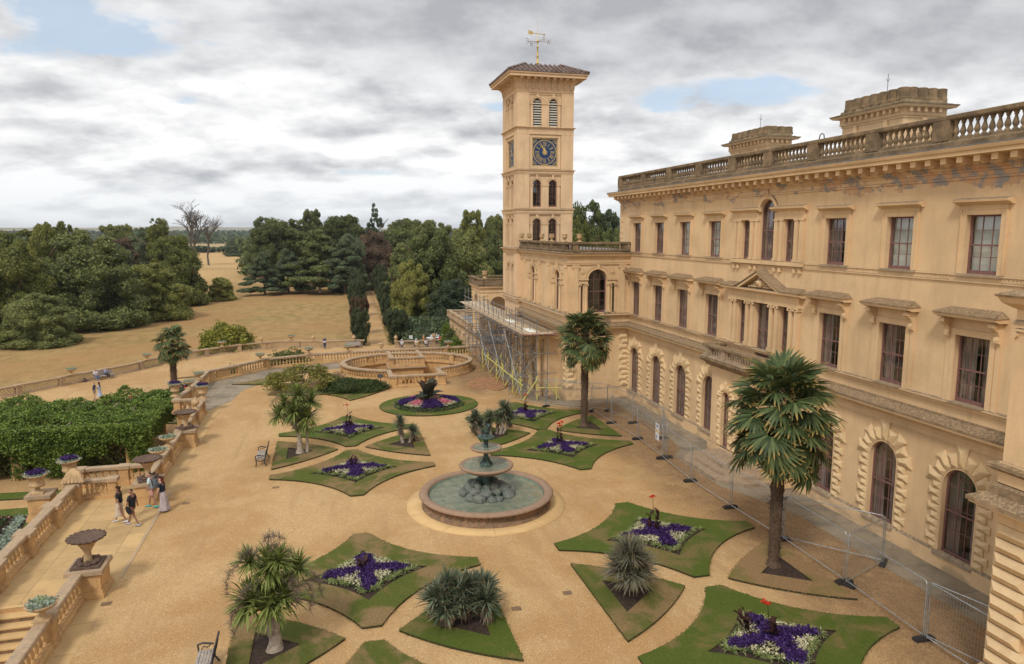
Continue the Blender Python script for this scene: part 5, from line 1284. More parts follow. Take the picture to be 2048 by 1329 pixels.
# rocks
def rock(mb, c, r, seed):
    n, k = 8, 6
    vs = []
    for j in range(k+1):
        p = PI*j/k
        for i in range(n):
            t = 2*PI*i/n; v = Vector((math.sin(p)*math.cos(t), math.sin(p)*math.sin(t), math.cos(p)))
            q = 1+.35*mnoise.noise(v*1.4+Vector((seed*3.7, 0, seed))); vs.append((c[0]+v.x*r[0]*q, c[1]+v.y*r[1]*q, c[2]+v.z*r[2]*q))
    mb.add(vs, [(j*n+i, j*n+(i+1) % n, (j+1)*n+(i+1) % n, (j+1)*n+i) for j in range(k) for i in range(n)], False)
random.seed(3); k = 0
for ring_r, cnt, z, s in ((1.12, 13, .55, .30), (.85, 11, .80, .27), (.5, 7, .98, .25)):
    for i in range(cnt):
        m = MB(); t = 2*PI*i/cnt+ring_r*2+random.uniform(-.15, .15); q = s*random.uniform(.8, 1.25)
        rock(m, (math.cos(t)*ring_r, math.sin(t)*ring_r, z), (q, q*random.uniform(.75, 1.1), q*random.uniform(.65, .95)), k); k += 1
        m.build('rock', 'rock', fo)
lp([(.9, .3), (.7, .75), (.4, 1.0), (.01, 1.02)], 'rock_core', 'rock', n=24)
m = MB()
for i in range(3):
    t = 2*PI*i/3+.5; m.tube([(math.cos(t)*.42, math.sin(t)*.42, .8), (math.cos(t)*.40, math.sin(t)*.40, 1.1), (math.cos(t)*.20, math.sin(t)*.20, 1.4), (math.cos(t)*.26, math.sin(t)*.26, 1.62)], [.17, .16, .11, .15], 8)
m.lathe([(.24, .95), (.22, 1.2), (.17, 1.45), (.34, 1.60), (.34, 1.62)], 16); m.build('dolphin_stem', 'bronze', fo)
lp([(.18, 1.58), (.6, 1.60), (.95, 1.68), (1.18, 1.80), (1.30, 1.88), (1.33, 1.95), (1.28, 2.00), (1.18, 2.0), (1.10, 1.95), (.6, 1.90), (.01, 1.89)], 'bowl', 'granite', n=48)
lp([(.01, 1.93), (.6, 1.935), (1.13, 1.965)], 'water', 'water', n=40)
m = MB(); m.lathe([(.36, 1.92), (.26, 1.98), (.20, 2.05), (.15, 2.12), (.12, 2.3), (.13, 2.45), (.11, 2.55), (.20, 2.66), (.20, 2.7)], 16)
for i in range(5): t = 2*PI*i/5; m.tube([(math.cos(t)*.3, math.sin(t)*.3, 1.95), (math.cos(t)*.16, math.sin(t)*.16, 2.15), (math.cos(t)*.14, math.sin(t)*.14, 2.3)], [.06, .05, .03], 6)
m.build('middle_stem', 'bronze', fo)
lp([(.12, 2.62), (.4, 2.64), (.62, 2.70), (.74, 2.76), (.78, 2.82), (.74, 2.87), (.66, 2.86), (.6, 2.82), (.3, 2.80), (.01, 2.79)], 'bowl', 'granite', n=40)
lp([(.01, 2.82), (.3, 2.825), (.62, 2.84)], 'water', 'water', n=32)
lp([(.16, 2.80), (.11, 2.86), (.10, 3.0), (.13, 3.2), (.17, 3.26), (.38, 3.30), (.42, 3.34), (.40, 3.37), (.01, 3.36)], 'top_stem', 'bronze', n=20, cap=False)
jt = MB(); random.seed(5)
for i in range(46):     # falling drops and threads from the two bowls
    t = random.uniform(0, 2*PI)
    for R_, z0, z1 in (((1.34, 1.92, .55) if i % 2 else (.79, 2.82, 1.98)),):
        zz = random.uniform(z1, z0); l = random.uniform(.03, .13); jt.cyl((math.cos(t)*R_, math.sin(t)*R_, zz), (math.cos(t)*R_, math.sin(t)*R_, max(z1, zz-l)), .004, n=4)
jt.build('water_drops', 'white', fo)

# ---- skinned figures -------------------------------------------------
def skin_body(name, verts, edges, radii, mt, parent=None, root=0, sub=1):
    me = bpy.data.meshes.new(name); me.from_pydata([tuple(v) for v in verts], edges, []); me.materials.append(M[mt] if isinstance(mt, str) else mt)
    o = bpy.data.objects.new(name, me); COL.objects.link(o)
    if parent is not None: o.parent = parent
    md = o.modifiers.new('skin', 'SKIN'); md.use_smooth_shade = True
    sv = me.skin_vertices[0].data if me.skin_vertices else None
    if sv is None:
        bpy.context.view_layer.objects.active = o; sv = me.skin_vertices[0].data
    for i, r_ in enumerate(radii):
        sv[i].radius = (r_, r_) if not hasattr(r_, '__len__') else r_; sv[i].use_root = (i == root)
    s = o.modifiers.new('sub', 'SUBSURF'); s.levels = sub; s.render_levels = sub
    dg = bpy.context.evaluated_depsgraph_get(); ev_ = o.evaluated_get(dg); nm = bpy.data.meshes.new_from_object(ev_)
    o.modifiers.clear(); o.data = nm; nm.polygons.foreach_set('use_smooth', [True]*len(nm.polygons)); nm.update()
    return o
SKINM = {}
def skinmat(c):
    if c not in SKINM: SKINM[c] = simple('skin', c, .6, .08, 12)
    return SKINM[c]
CLOTH = {}
def cloth(c):
    if c not in CLOTH: CLOTH[c] = simple('cloth', c, .9, .22, 7, .4, 14)
    return CLOTH[c]
def figure(root, J, skin, h=1.7, mt=None):
    """one continuous body. J: joint positions in metres (local)"""
    s = h/1.7; V, E, Rr = [], [], []
    def a(p, r_, par=None):
        V.append(Vector(p)); Rr.append(tuple(x*s for x in r_) if hasattr(r_, '__len__') else r_*s)
        if par is not None: E.append((par, len(V)-1))
        return len(V)-1
    pel = a(J['pelvis'], (.135, .105)); wst = a(J['waist'], (.115, .09), pel); ch_ = a(J['chest'], (.135, .10), wst); nk = a(J['neck'], .052, ch_)
    hd0 = a(Vector(J['neck']).lerp(Vector(J['head']), .55), (.072, .08), nk); hd1 = a(J['head'], (.078, .095), hd0); hd2 = a(Vector(J['head'])+(Vector(J['head'])-Vector(J['neck'])).normalized()*.075*s, (.062, .078), hd1)
    f = Vector(J['face']).normalized()
    a(Vector(J['head'])+f*.105*s-Vector((0, 0, .012*s)), .013, hd1)     # nose
    sd_ = f.cross(Vector((0, 0, 1)))
    for sg in (-1, 1): a(Vector(J['head'])+sd_*sg*.085*s, .016, hd1)    # ears
    for sg in ('l', 'r'):
        sh = a(J['sh'+sg], .062, ch_); el = a(J['el'+sg], .042, sh); wr = a(J['wr'+sg], .028, el)
        d = (Vector(J['wr'+sg])-Vector(J['el'+sg])).normalized(); side = d.cross(f); side = side.normalized() if side.length > .1 else Vector((1, 0, 0))
        pm = a(Vector(J['wr'+sg])+d*.055*s, (.034, .017), wr)
        for k in range(4):
            b0 = Vector(J['wr'+sg])+d*.095*s+side*(.026-.0175*k)*s; q = a(b0, .0098, pm); ln = (.030, .036, .034, .026)[k]*s
            q2 = a(b0+d*ln+f*.006, .0088, q); a(b0+d*ln*1.7+f*.022*s, .0078, q2)
        th = a(Vector(J['wr'+sg])+d*.04*s+side*.035*s+f*.012, .0115, wr); a(Vector(J['wr'+sg])+d*.075*s+side*.048*s+f*.022, .0095, th)
        hp = a(J['hp'+sg], .088, pel); kn = a(J['kn'+sg], .055, hp); cf = a(Vector(J['kn'+sg]).lerp(Vector(J['an'+sg]), .35), .052, kn); an = a(J['an'+sg], .034, cf)
        ff = Vector(J.get('foot'+sg, J['face'])); ff.z = 0; ff = ff.normalized()
        a(Vector(J['an'+sg])+ff*.15*s-Vector((0, 0, .045*s)), (.036, .024), an)
    return skin_body('body', V, E, Rr, skin if mt is None else mt, root, 0, 1)
def stand(h=1.7, stride=.0, arms=(0, 0), lean=0, turn=0, armb=(0, 0)):
    s = h/1.7; J = {}
    J['pelvis'] = (0, 0, .93*s); J['waist'] = (0, .01+lean*.2, 1.08*s); J['chest'] = (0, lean*.6, 1.30*s); J['neck'] = (0, .0+lean, 1.46*s); J['head'] = (0, .02+lean*1.2, 1.60*s)
    J['face'] = (math.sin(turn), math.cos(turn), -.05)
    for sg, k in (('l', -1), ('r', 1)):
        sw_ = arms[0] if k < 0 else arms[1]; ab = armb[0] if k < 0 else armb[1]
        J['sh'+sg] = (k*.18*s, lean*.8, 1.39*s); J['el'+sg] = (k*(.23+ab)*s, sw_*.18, 1.13*s); J['wr'+sg] = (k*(.23+ab*.7)*s, sw_*.42+.03, .92*s+abs(sw_)*.1)
        st_ = stride*k
        J['hp'+sg] = (k*.09*s, 0, .86*s); J['kn'+sg] = (k*.10*s, st_*.45+.03, .49*s); J['an'+sg] = (k*.10*s, st_*.9-.02, (.085+.0)*s+(.04 if st_ < 0 else 0))
    return J
def shoe(root, J, sg, c, h):
    s = h/1.7; a = Vector(J['an'+sg]); f = Vector(J.get('foot'+sg, J['face'])); f.z = 0; f.normalize(); lf = .03 if a.z > .11 else 0
    m = MB(Fr((a.x, a.y), tuple((f.y, -f.x)), tuple((f.x, f.y)))); z0 = a.z-.085*s
    m.add([(u*w_*s, d*s, z0+z*s) for d, w_, zt_ in ((-.07, .035, .07), (-.02, .042, .09), (.09, .045, .06), (.19, .035, .03)) for u, z in ((-1, 0), (1, 0), (1, zt_), (-1, zt_))],
          [(i*4+j, i*4+(j+1) % 4, (i+1)*4+(j+1) % 4, (i+1)*4+j) for i in range(3) for j in range(4)]+[(0, 1, 2, 3), (12, 13, 14, 15)], True)
    m.build('shoe', cloth(c), root)
def shirt(root, J, c, h, sleeve=.75, hem=.02, puff=1.0):
    s = h/1.7; V = [Vector(J[k]) for k in ('pelvis', 'waist', 'chest')]; V[0] = V[0]+Vector((0, 0, hem*s)); E = [(0, 1), (1, 2)]; Rr = [(.155*s*puff, .125*s*puff), (.145*s*puff, .12*s*puff), (.15*s*puff, .115*s*puff)]
    V.append(Vector(J['chest']).lerp(Vector(J['neck']), .75)); E.append((2, 3)); Rr.append((.085*s, .07*s))
    for sg in 'lr':
        sh, el = Vector(J['sh'+sg]), Vector(J['el'+sg]); V.append(sh); E.append((2, len(V)-1)); Rr.append(.078*s); V.append(sh.lerp(el, sleeve)); E.append((len(V)-2, len(V)-1)); Rr.append(.062*s)
    return skin_body('shirt', V, E, Rr, cloth(c), root, 1, 1)
def shorts(root, J, c, h, to='kn', t=.9, r_=.105):
    s = h/1.7; V = [Vector(J['pelvis'])+Vector((0, 0, .05*s))]; E = []; Rr = [(.15*s, .12*s)]
    for sg in 'lr':
        hp, kn = Vector(J['hp'+sg]), Vector(J['kn'+sg]); V.append(hp); E.append((0, len(V)-1)); Rr.append(r_*s); V.append(hp.lerp(kn, t) if to == 'kn' else kn); E.append((len(V)-2, len(V)-1)); Rr.append(r_*.82*s if to == 'kn' else .075*s)
        if to != 'kn': an = Vector(J['an'+sg]); V.append(kn.lerp(an, .9)); E.append((len(V)-2, len(V)-1)); Rr.append(.05*s)
    return skin_body('trousers' if to != 'kn' else 'shorts', V, E, Rr, cloth(c), root, 0, 1)
def skirt(root, J, c, h, zb=.16, rb=.27, dy=0, name='skirt'):
    s = h/1.7; m = MB(); p = Vector(J['pelvis']); prof = [(.12, 1.06), (.155, .95), (.175, .8), (.2, .55), (rb, zb)]; n = 20; vs = []
    for k, (r_, z) in enumerate(prof):
        for i in range(n):
            t = 2*PI*i/n; q = 1+(.10*math.sin(i*2.5+k*.3) if k > 1 else 0)*(k/4); vs.append((p.x+math.cos(t)*r_*q*s, p.y+dy*k/4+math.sin(t)*r_*q*s*.85, z*s))
    m.add(vs, [(k*n+i, k*n+(i+1) % n, (k+1)*n+(i+1) % n, (k+1)*n+i) for k in range(4) for i in range(n)], True); m.build(name, cloth(c), root)
def hair(root, J, c, h, long=0, bald=0):
    s = h/1.7; hd = Vector(J['head']); f = Vector(J['face']).normalized(); b = hd-f*.03*s+Vector((0, 0, .035*s))
    V = [b, b+Vector((0, 0, .055*s))-f*.01]; E = [(0, 1)]; Rr = [(.092*s, .10*s), (.07*s, .08*s)]
    if long:
        V += [hd-f*.075*s-Vector((0, 0, .06*s)), hd-f*.12*s-Vector((0, 0, .2*s)), hd-f*.13*s-Vector((0, 0, (.2+long)*s))]; E += [(0, 2), (2, 3), (3, 4)]; Rr += [(.085*s, .05*s), (.085*s, .045*s), (.05*s, .03*s)]
    return skin_body('hair', V, E, Rr, cloth(c), root, 0, 1)
# crouching bronze figure on the fountain
J = {'pelvis': (.03, .08, .16), 'waist': (.10, .09, .30), 'chest': (.09, .02, .46), 'neck': (.03, -.05, .60), 'head': (-.02, -.10, .71), 'face': (-.5, -.6, -.5), 'shl': (-.07, .0, .54), 'shr': (.19, -.04, .54), 'ell': (-.17, -.10, .40), 'elr': (.10, -.20, .40), 'wrl': (-.12, -.16, .58), 'wrr': (-.04, -.22, .34),
     'hpl': (-.06, .05, .16), 'hpr': (.12, .02, .16), 'knl': (-.18, -.12, .38), 'knr': (.05, -.24, .30), 'anl': (-.14, -.02, .06), 'anr': (.10, -.12, .06)}
fb = figure(fo, J, None, 1.35, 'bronze'); fb.name = 'bronze_figure'; fb.location = (0, 0, 3.37); fb.scale = (1.08,)*3; fb.rotation_euler = (0, 0, R(-30))

# ============================================================ PARTERRE BEDS
def curve(a, b, bulge, n=9):
    """concave edge from a to b; bulge >0 bends to the left of travel"""
    ax, ay = a; bx, by = b; mx, my = (ax+bx)/2, (ay+by)/2; dx, dy = bx-ax, by-ay; L = math.hypot(dx, dy); cx_, cy_ = mx-dy/L*bulge*2, my+dx/L*bulge*2
    return [((1-t)**2*ax+2*t*(1-t)*cx_+t*t*bx, (1-t)**2*ay+2*t*(1-t)*cy_+t*t*by) for t in [i/n for i in range(n)]]
SGN = -1
def star(cx, cy, rx, ry, bulge, cut=.0, top=None, n=9):
    c = cut; tips = [[(cx+c, cy-ry), (cx-c, cy-ry)], [(cx-rx, cy-c), (cx-rx, cy+c)], [(cx-c, cy+ry), (cx+c, cy+ry)], [(cx+rx, cy+c), (cx+rx, cy-c)]]
    out = []
    for i in range(4):
        out.append(tips[i][0]); out += curve(tips[i][1], tips[(i+1) % 4][0], bulge*SGN, n)
    return out
def shrink(poly, k, c=None):
    c = c or (sum(p[0] for p in poly)/len(poly), sum(p[1] for p in poly)/len(poly))
    return [(c[0]+(p[0]-c[0])*k, c[1]+(p[1]-c[1])*k) for p in poly]
def inpoly(x, y, P_):
    r_ = False; j = len(P_)-1
    for i in range(len(P_)):
        if (P_[i][1] > y) != (P_[j][1] > y) and x < (P_[j][0]-P_[i][0])*(y-P_[i][1])/(P_[j][1]-P_[i][1])+P_[i][0]: r_ = not r_
        j = i
    return r_
def edgeinset(P_, x, y):
    m = 1e9
    for i in range(len(P_)):
        a, b = P_[i], P_[(i+1) % len(P_)]; dx, dy = b[0]-a[0], b[1]-a[1]; L2 = dx*dx+dy*dy+1e-9; t = max(0, min(1, ((x-a[0])*dx+(y-a[1])*dy)/L2)); m = min(m, math.hypot(a[0]+dx*t-x, a[1]+dy*t-y))
    return m
def tufts(name, pts, mt, parent, size=.12, per=5, flat=.5, h=.1, kind='stuff', seed=1, up=0.5):
    """many small leaf/petal quads around each point -> one mesh"""
    r_ = np.random.default_rng(seed); pts = np.asarray(pts, float); n = len(pts)*per; c = np.repeat(pts, per, 0)+np.c_[r_.normal(0, size*.7, (n, 2)), r_.uniform(0, h, n)]
    d1 = r_.normal(0, 1, (n, 3)); d1[:, 2] *= flat; d1 /= np.linalg.norm(d1, axis=1)[:, None]
    d2 = np.cross(d1, r_.normal(0, 1, (n, 3))+np.array([0, 0, up])); d2 /= np.linalg.norm(d2, axis=1)[:, None]; s = size*r_.uniform(.5, 1.1, (n, 1))
    V = np.stack([c-d1*s*.5-d2*s*.1, c-d2*s*.5+d1*s*.1, c+d1*s*.5+d2*s*.1, c+d2*s*.5-d1*s*.1], 1).reshape(-1, 3)
    F = np.arange(n*4).reshape(n, 4); tone = np.repeat(r_.uniform(0, 1, n), 4)
    o = bpy.data.objects.new(name, qmesh(name, V, F, mt, tone)); COL.objects.link(o)
    if parent is not None: o.parent = parent
    if kind: o['kind'] = kind
    return o
def blades(n, r_, L=(.4, .8), w=.03, droop=.6, el=(.2, 1.4), seg=4, c=(0, 0, 0), fold=True, tipw=.15):
    """arching strap leaves from a point: returns V,F,tone,tip arrays"""
    az = r_.uniform(0, 2*PI, n); e = r_.uniform(el[0], el[1], n); Ls = r_.uniform(L[0], L[1], n); t = np.linspace(0, 1, seg+1)
    V = []; tp = []
    dirh = np.c_[np.cos(az), np.sin(az)]
    x = np.zeros((n, seg+1)); z = np.zeros((n, seg+1)); ang = e.copy()
    for i in range(1, seg+1):
        x[:, i] = x[:, i-1]+np.cos(ang)*Ls/seg; z[:, i] = z[:, i-1]+np.sin(ang)*Ls/seg; ang = ang-droop*r_.uniform(.6, 1.2, n)*(1.0/seg)*(i/seg*1.6+.3)
    side = np.c_[-np.sin(az), np.cos(az)]
    wd = w*np.array([.7]+[1]*(seg-1)+[tipw]) if seg > 1 else np.array([w, w*.2])
    P_ = np.zeros((n, seg+1, 3)); P_[:, :, :2] = dirh[:, None, :]*x[:, :, None]; P_[:, :, 2] = z; P_ += np.array(c)
    a = P_.copy(); b = P_.copy(); a[:, :, :2] += side[:, None, :]*wd[None, :, None]/2; b[:, :, :2] -= side[:, None, :]*wd[None, :, None]/2
    V = np.stack([a, b], 2).reshape(-1, 3); base = np.arange(n)[:, None]*(seg+1)*2; F = []
    for i in range(seg): F.append(np.c_[base+2*i, base+2*i+1, base+2*i+3, base+2*i+2])
    F = np.stack(F, 1).reshape(-1, 4); tone = np.repeat(r_.uniform(0, 1, n), (seg+1)*2); tip = np.tile(np.repeat(t, 2), n)
    return V, F, tone, tip
def join(parts):
    V, F, T, Q = [], [], [], []; b = 0
    for v, f, t, q in parts: V.append(v); F.append(f+b); T.append(t); Q.append(q); b += len(v)
    return np.concatenate(V), np.concatenate(F), np.concatenate(T), np.concatenate(Q)
def bobj(name, parts, mt, parent=None, loc=None, rz=0, sc=None):
    V, F, T, Q = join(parts) if isinstance(parts, list) else parts
    return link(name, qmesh(name, V, F, mt, T, Q), parent, loc, rz, sc)
def bed(name, label, poly, grass, soil=None, cat='grass plot'):
    c = (sum(p[0] for p in poly)/len(poly), sum(p[1] for p in poly)/len(poly)); t = thing(name, label, cat, (c[0], c[1], 0)); L_ = [(p[0]-c[0], p[1]-c[1]) for p in poly]
    m = MB(); m.prism(L_, -.01, .075, top=False); m.build('turf_edge', 'turfedge', t)
    hole = [] if soil is None else [[(p[0]-c[0], p[1]-c[1]) for p in soil]]
    tris = tessellate_polygon([[Vector((p[0], p[1], 0)) for p in l] for l in [L_]+hole]); m = MB(); m.add([(p[0], p[1], .08) for l in [L_]+hole for p in l], tris); m.build('turf', grass, t)
    # ragged blades along the rim
    pts = []; rr = random.Random(len(label))
    for i in range(len(L_)):
        a, b = L_[i], L_[(i+1) % len(L_)]; d = math.dist(a, b)
        for k in range(int(d/.05)): q = rr.random(); pts.append((a[0]+(b[0]-a[0])*q, a[1]+(b[1]-a[1])*q, .05))
    if pts: tufts('rim_blades', pts, grass, t, .045, 3, 1.0, .03, seed=len(pts), up=0)
    if soil is not None: polyobj('soil', hole[0], [], .045, 'soil', t)
    return t, c
def floral(t, c, sc_, rx, ry, seed, parts=('purple', 'cream', 'spider'), canna=None):
    """purple cross on cream quarters edged with striped tufts inside a concave diamond of soil"""
    S_ = star(0, 0, rx, ry, .22, 0.05); S2 = [(p[0]+sc_[0]-c[0], p[1]+sc_[1]-c[1]) for p in S_]; rr = random.Random(seed)
    P1, P2, P3, G_ = [], [], [], []
    for _ in range(2600):
        x, y = rr.uniform(-rx, rx), rr.uniform(-ry, ry)
        if not inpoly(x, y, S_): continue
        e = edgeinset(S_, x, y); q = (x+sc_[0]-c[0], y+sc_[1]-c[1]); hgt = .16+.10*max(0, 1-math.hypot(x/rx, y/ry)*1.2)
        if e < .12: continue
        # purple arms point to the middles of the four sides, cream fills the corners' diagonals
        u, v = x/rx, y/ry; arm = min(abs(u-v), abs(u+v))
        ax = min(abs(u), abs(v))
        if e < .30: 
            if e > .14 and rr.random() < .30: P3.append((q[0], q[1], .06))
            continue
        nz = mnoise.noise((x*1.4, y*1.4, seed))*.10
        if ax+nz < .145: P1.append((q[0], q[1], hgt+rr.uniform(-.03, .05)))
        elif rr.random() < .95: P2.append((q[0], q[1], hgt-.03+rr.uniform(-.03, .04)))
        G_.append((q[0], q[1], hgt-.12))
    tufts('foliage', G_, 'bedgreen', t, .11, 4, .8, .06, seed=seed)
    tufts('purple_flowers', P1, 'purple', t, .09, 11, .5, .09, seed=seed+1); tufts('cream_flowers', P2, 'cream', t, .07, 6, .6, .11, seed=seed+2)
    r_ = np.random.default_rng(seed); L_ = [blades(22, r_, (.16, .32), .022, 1.6, (.5, 1.35), 3, p) for p in P3]
    if L_: o = bobj('striped_edging', L_, 'spider', t); o['kind'] = 'stuff'
def canna(loc, h, label, flowers=1, seed=0, lean=0):
    t = thing('canna_plant', label, 'plant', (loc[0], loc[1], .05)); r_ = np.random.default_rng(seed); L_ = []; m = MB()
    for s in range(3):
        ax, ay = r_.uniform(-.12, .12, 2); hh = h*(.55, .68, .45)[s]; m.tube([(ax, ay, 0), (ax*1.3+lean*.3, ay*1.3, hh*.6), (ax*1.5+lean, ay*1.5, hh)], [.022, .018, .012], 5)
        for k in range(5):
            zz = hh*(.3+.15*k); v, f, to, ti = blades(1, r_, (.26, .36), .13, .9, (.7, 1.25), 4, (ax*1.4+lean*zz/hh, ay*1.4, zz), tipw=.1); L_.append((v, f, to, ti*0))
    m.build('stem', 'canna', t); bobj('leaves', L_, 'canna', t)
    for k in range(flowers):
        m = MB(); a = k*2.2+seed; x, y = math.cos(a)*.10+lean*1.3, math.sin(a)*.10; z = h*(.97-.07*k); m.tube([(x*.3, y*.3, h*.5), (x*.7, y*.7, h*.8), (x, y, z)], [.012, .01, .008], 5); m.build('flower_stalk', 'canna', t)
        tufts('flower', [(x, y, z-.02)]*4, 'red', t, .10, 6, 1, .08, kind=None, seed=seed+k)
LBL = dict(
 A=('near left star-shaped grass plot with purple flower bed, right of the front cabbage palm', (1.1, 26.75), 4.45, 3.85, 'grass1'),
 B=('star-shaped grass plot left of the fountain with brown dry right tip and purple flower bed', (1.15, 39.25), 4.45, 3.9, 'grass1'),
 C=('farther left star-shaped grass plot with red-flowered canna in its purple bed', (1.15, 47.65), 4.45, 3.7, 'grass2'),
 D=('star-shaped grass plot right behind the fountain with twin red cannas in its bed', (13.65, 40.35), 4.55, 4.1, 'grass2'),
 E=('farthest right star-shaped grass plot beside the scaffold fence, canna at its middle', (13.65, 48.5), 4.4, 3.9, 'grass2'),
 F=('right-hand star-shaped grass plot between the fountain and the near fan palm', (13.6, 27.2), 4.6, 3.85, 'grass2'),
 G=('bright green star-shaped grass plot at the bottom right corner with tall cannas', (13.6, 18.75), 4.6, 3.75, 'grass2'),
 H=('grass plot whose brown tip alone shows at the bottom edge left of centre', (1.1, 18.2), 4.45, 3.8, 'grass1'))
for i, (k_, (lab, c, rx, ry, gm)) in enumerate(LBL.items()):
    P_ = star(c[0], c[1], rx, ry, .62, .32); so_ = star(c[0], c[1], 2.35, 2.05, .24, .02)
    t, cc = bed('grass_plot', lab, P_, gm, so_); 
    if k_ != 'H': floral(t, cc, c, 2.25, 1.98, 10+i*7)
canna((1.15, 47.7), 1.75, 'dark-leaved canna with one red bloom in the farther left star bed', 1, 3)
canna((1.1, 39.5), 1.0, 'short dark-leaved canna without blooms left of the fountain', 0, 4)
canna((1.0, 26.9), .8, 'small drooping dark canna in the near left purple bed', 0, 5)
canna((13.6, 40.6), 1.6, 'dark canna with two red blooms right behind the fountain', 3, 6)
canna((13.6, 48.6), 1.5, 'dark canna with red bloom in the farthest right bed', 1, 7)
canna((13.45, 27.3), 1.75, 'dark canna topped by one red bloom right of the fountain', 1, 8)
canna((13.45, 18.8), 1.35, 'tall bare-tipped dark canna at bottom right with small red bloom', 1, 9); canna((13.0, 19.2), 1.6, 'leaning brown-stemmed canna beside it at bottom right, without bloom', 0, 11, -.25)
def tri(lab, a, b, c, gm, bul, soil=None, nm='grass_plot'):
    P_ = curve(a, b, bul[0])+curve(b, c, bul[1])+curve(c, a, bul[2]); return bed(nm, lab, P_, gm, soil)
def soiltri(a, b, c, k, sh=(0, 0)):
    P_ = [a, b, c]; q = shrink(P_, k); return [(p[0]+sh[0], p[1]+sh[1]) for p in q]
TR_ = [('triangular grass plot under the far cordyline, bench at its left', (-3.3, 46.1), (-3.3, 40.6), (.35, 43.5), 'grass1', (0, -.22, -.22)),
 ('triangular half-brown grass plot under the small twin yuccas', (5.62, 46.4), (2.0, 43.6), (5.62, 40.9), 'grass1', (-.22, -.22, 0)),
 ('triangular grass plot under the near left cordyline', (-3.35, 25.0), (-3.4, 19.8), (.2, 22.4), 'grass1', (0, -.22, -.22)),
 ('triangular grass plot under the broad blue-green yucca clump at the bottom', (5.55, 25.0), (1.95, 22.45), (5.5, 19.8), 'grass2', (-.22, -.22, 0)),
 ('triangular grass plot with brown left half under the grey-leaved yucca', (9.05, 25.6), (9.05, 19.95), (12.6, 22.8), 'grass1', (0, -.22, -.22)),
 ('dry triangular grass plot under the near fan palm', (18.15, 25.6), (14.5, 22.95), (18.15, 20.35), 'grass3', (-.22, -.22, 0)),
 ('triangular grass plot under the far fan palm', (18.15, 47.2), (14.55, 44.25), (18.2, 41.8), 'grass2', (-.22, -.22, 0)),
 ('triangular grass plot under the triple yuccas behind the fountain', (9.1, 46.7), (9.1, 41.4), (12.65, 44.0), 'grass2', (0, -.22, -.22))]
for lab, a, b, c, gm, bul in TR_: tri(lab, a, b, c, gm, bul, soiltri(a, b, c, .42))
# round bed
t, cc = bed('round_flower_bed', 'round grass plot with domed wheel of pink, purple and white bedding and dark banana plant', ell(7.3, 53.4, 3.72, 3.35, 56), 'grass2', ell(7.25, 53.45, 2.62, 2.35, 40), cat='flower bed')
m = MB(); m.lathe([(2.55, .05), (2.0, .28), (1.2, .48), (.5, .6), (.01, .62)], 32, cap=False); m.build('mound', 'soil', t)
rr = random.Random(2); PP = {k_: [] for k_ in ('purple', 'cream', 'pink', 'spider', 'bedgreen')}
for _ in range(5200):
    a = rr.uniform(0, 2*PI); r_ = 2.55*math.sqrt(rr.random()); z = .66-.55*(r_/2.55)**1.4; x, y = r_*math.cos(a), r_*math.sin(a)*.92; sec = ((a/(2*PI)*8)+.5) % 1; si = int((a/(2*PI)*8)+.5) % 2
    if r_ > 2.2:
        if rr.random() < .28: PP['spider'].append((x, y, .05))
    elif r_ < .95: PP['pink' if rr.random() < .35 else 'bedgreen'].append((x, y, z+.1))
    elif si == 0: PP['purple'].append((x, y, z+.1))
    elif r_ > 1.85 or sec < .16 or sec > .84: PP['cream'].append((x, y, z+.08))
    else: PP['pink'].append((x, y, z+.08))
    if rr.random() < .5: PP['bedgreen'].append((x, y, z))
tufts('foliage', PP['bedgreen'], 'bedgreen', t, .13, 4, .8, .06, seed=1); tufts('purple_flowers', PP['purple'], 'purple', t, .10, 6, .5, .1, seed=2)
tufts('cream_flowers', PP['cream'], 'cream', t, .06, 4, .6, .07, seed=3); tufts('pink_flowers', PP['pink'], 'pink', t, .085, 6, .5, .06, seed=4)
r_ = np.random.default_rng(3); o = bobj('striped_edging', [blades(18, r_, (.16, .3), .022, 1.6, (.5, 1.35), 3, p) for p in PP['spider']], 'spider', t); o['kind'] = 'stuff'
bn_ = thing('banana_plant', 'dark broad-leaved banana plant rising from the round bed', 'plant', (7.2, 53.4, .6)); r_ = np.random.default_rng(5); BL = []
for i in range(9):
    az = i*2.4; V, F, T, Q = blades(1, np.random.default_rng(i), (1.3, 1.65), .78, .9 if i > 5 else .3, (.95, 1.25) if i < 6 else (.35, .5), 7, (0, 0, .1), tipw=.06); ca, sa = math.cos(az), math.sin(az); x = V[:, 0].copy()
    d0 = math.atan2(V[-1][1], V[-1][0]); ca, sa = math.cos(az-d0), math.sin(az-d0); V[:, 0], V[:, 1] = V[:, 0]*ca-V[:, 1]*sa, x*sa+V[:, 1]*ca; BL.append((V, F, T, Q*0)); bobj('leaf', BL[-1], 'banana', bn_)
m = MB(); m.tube([(0, 0, -.1), (0, 0, .4)], [.11, .08], 8); m.build('stem', 'canna', bn_)
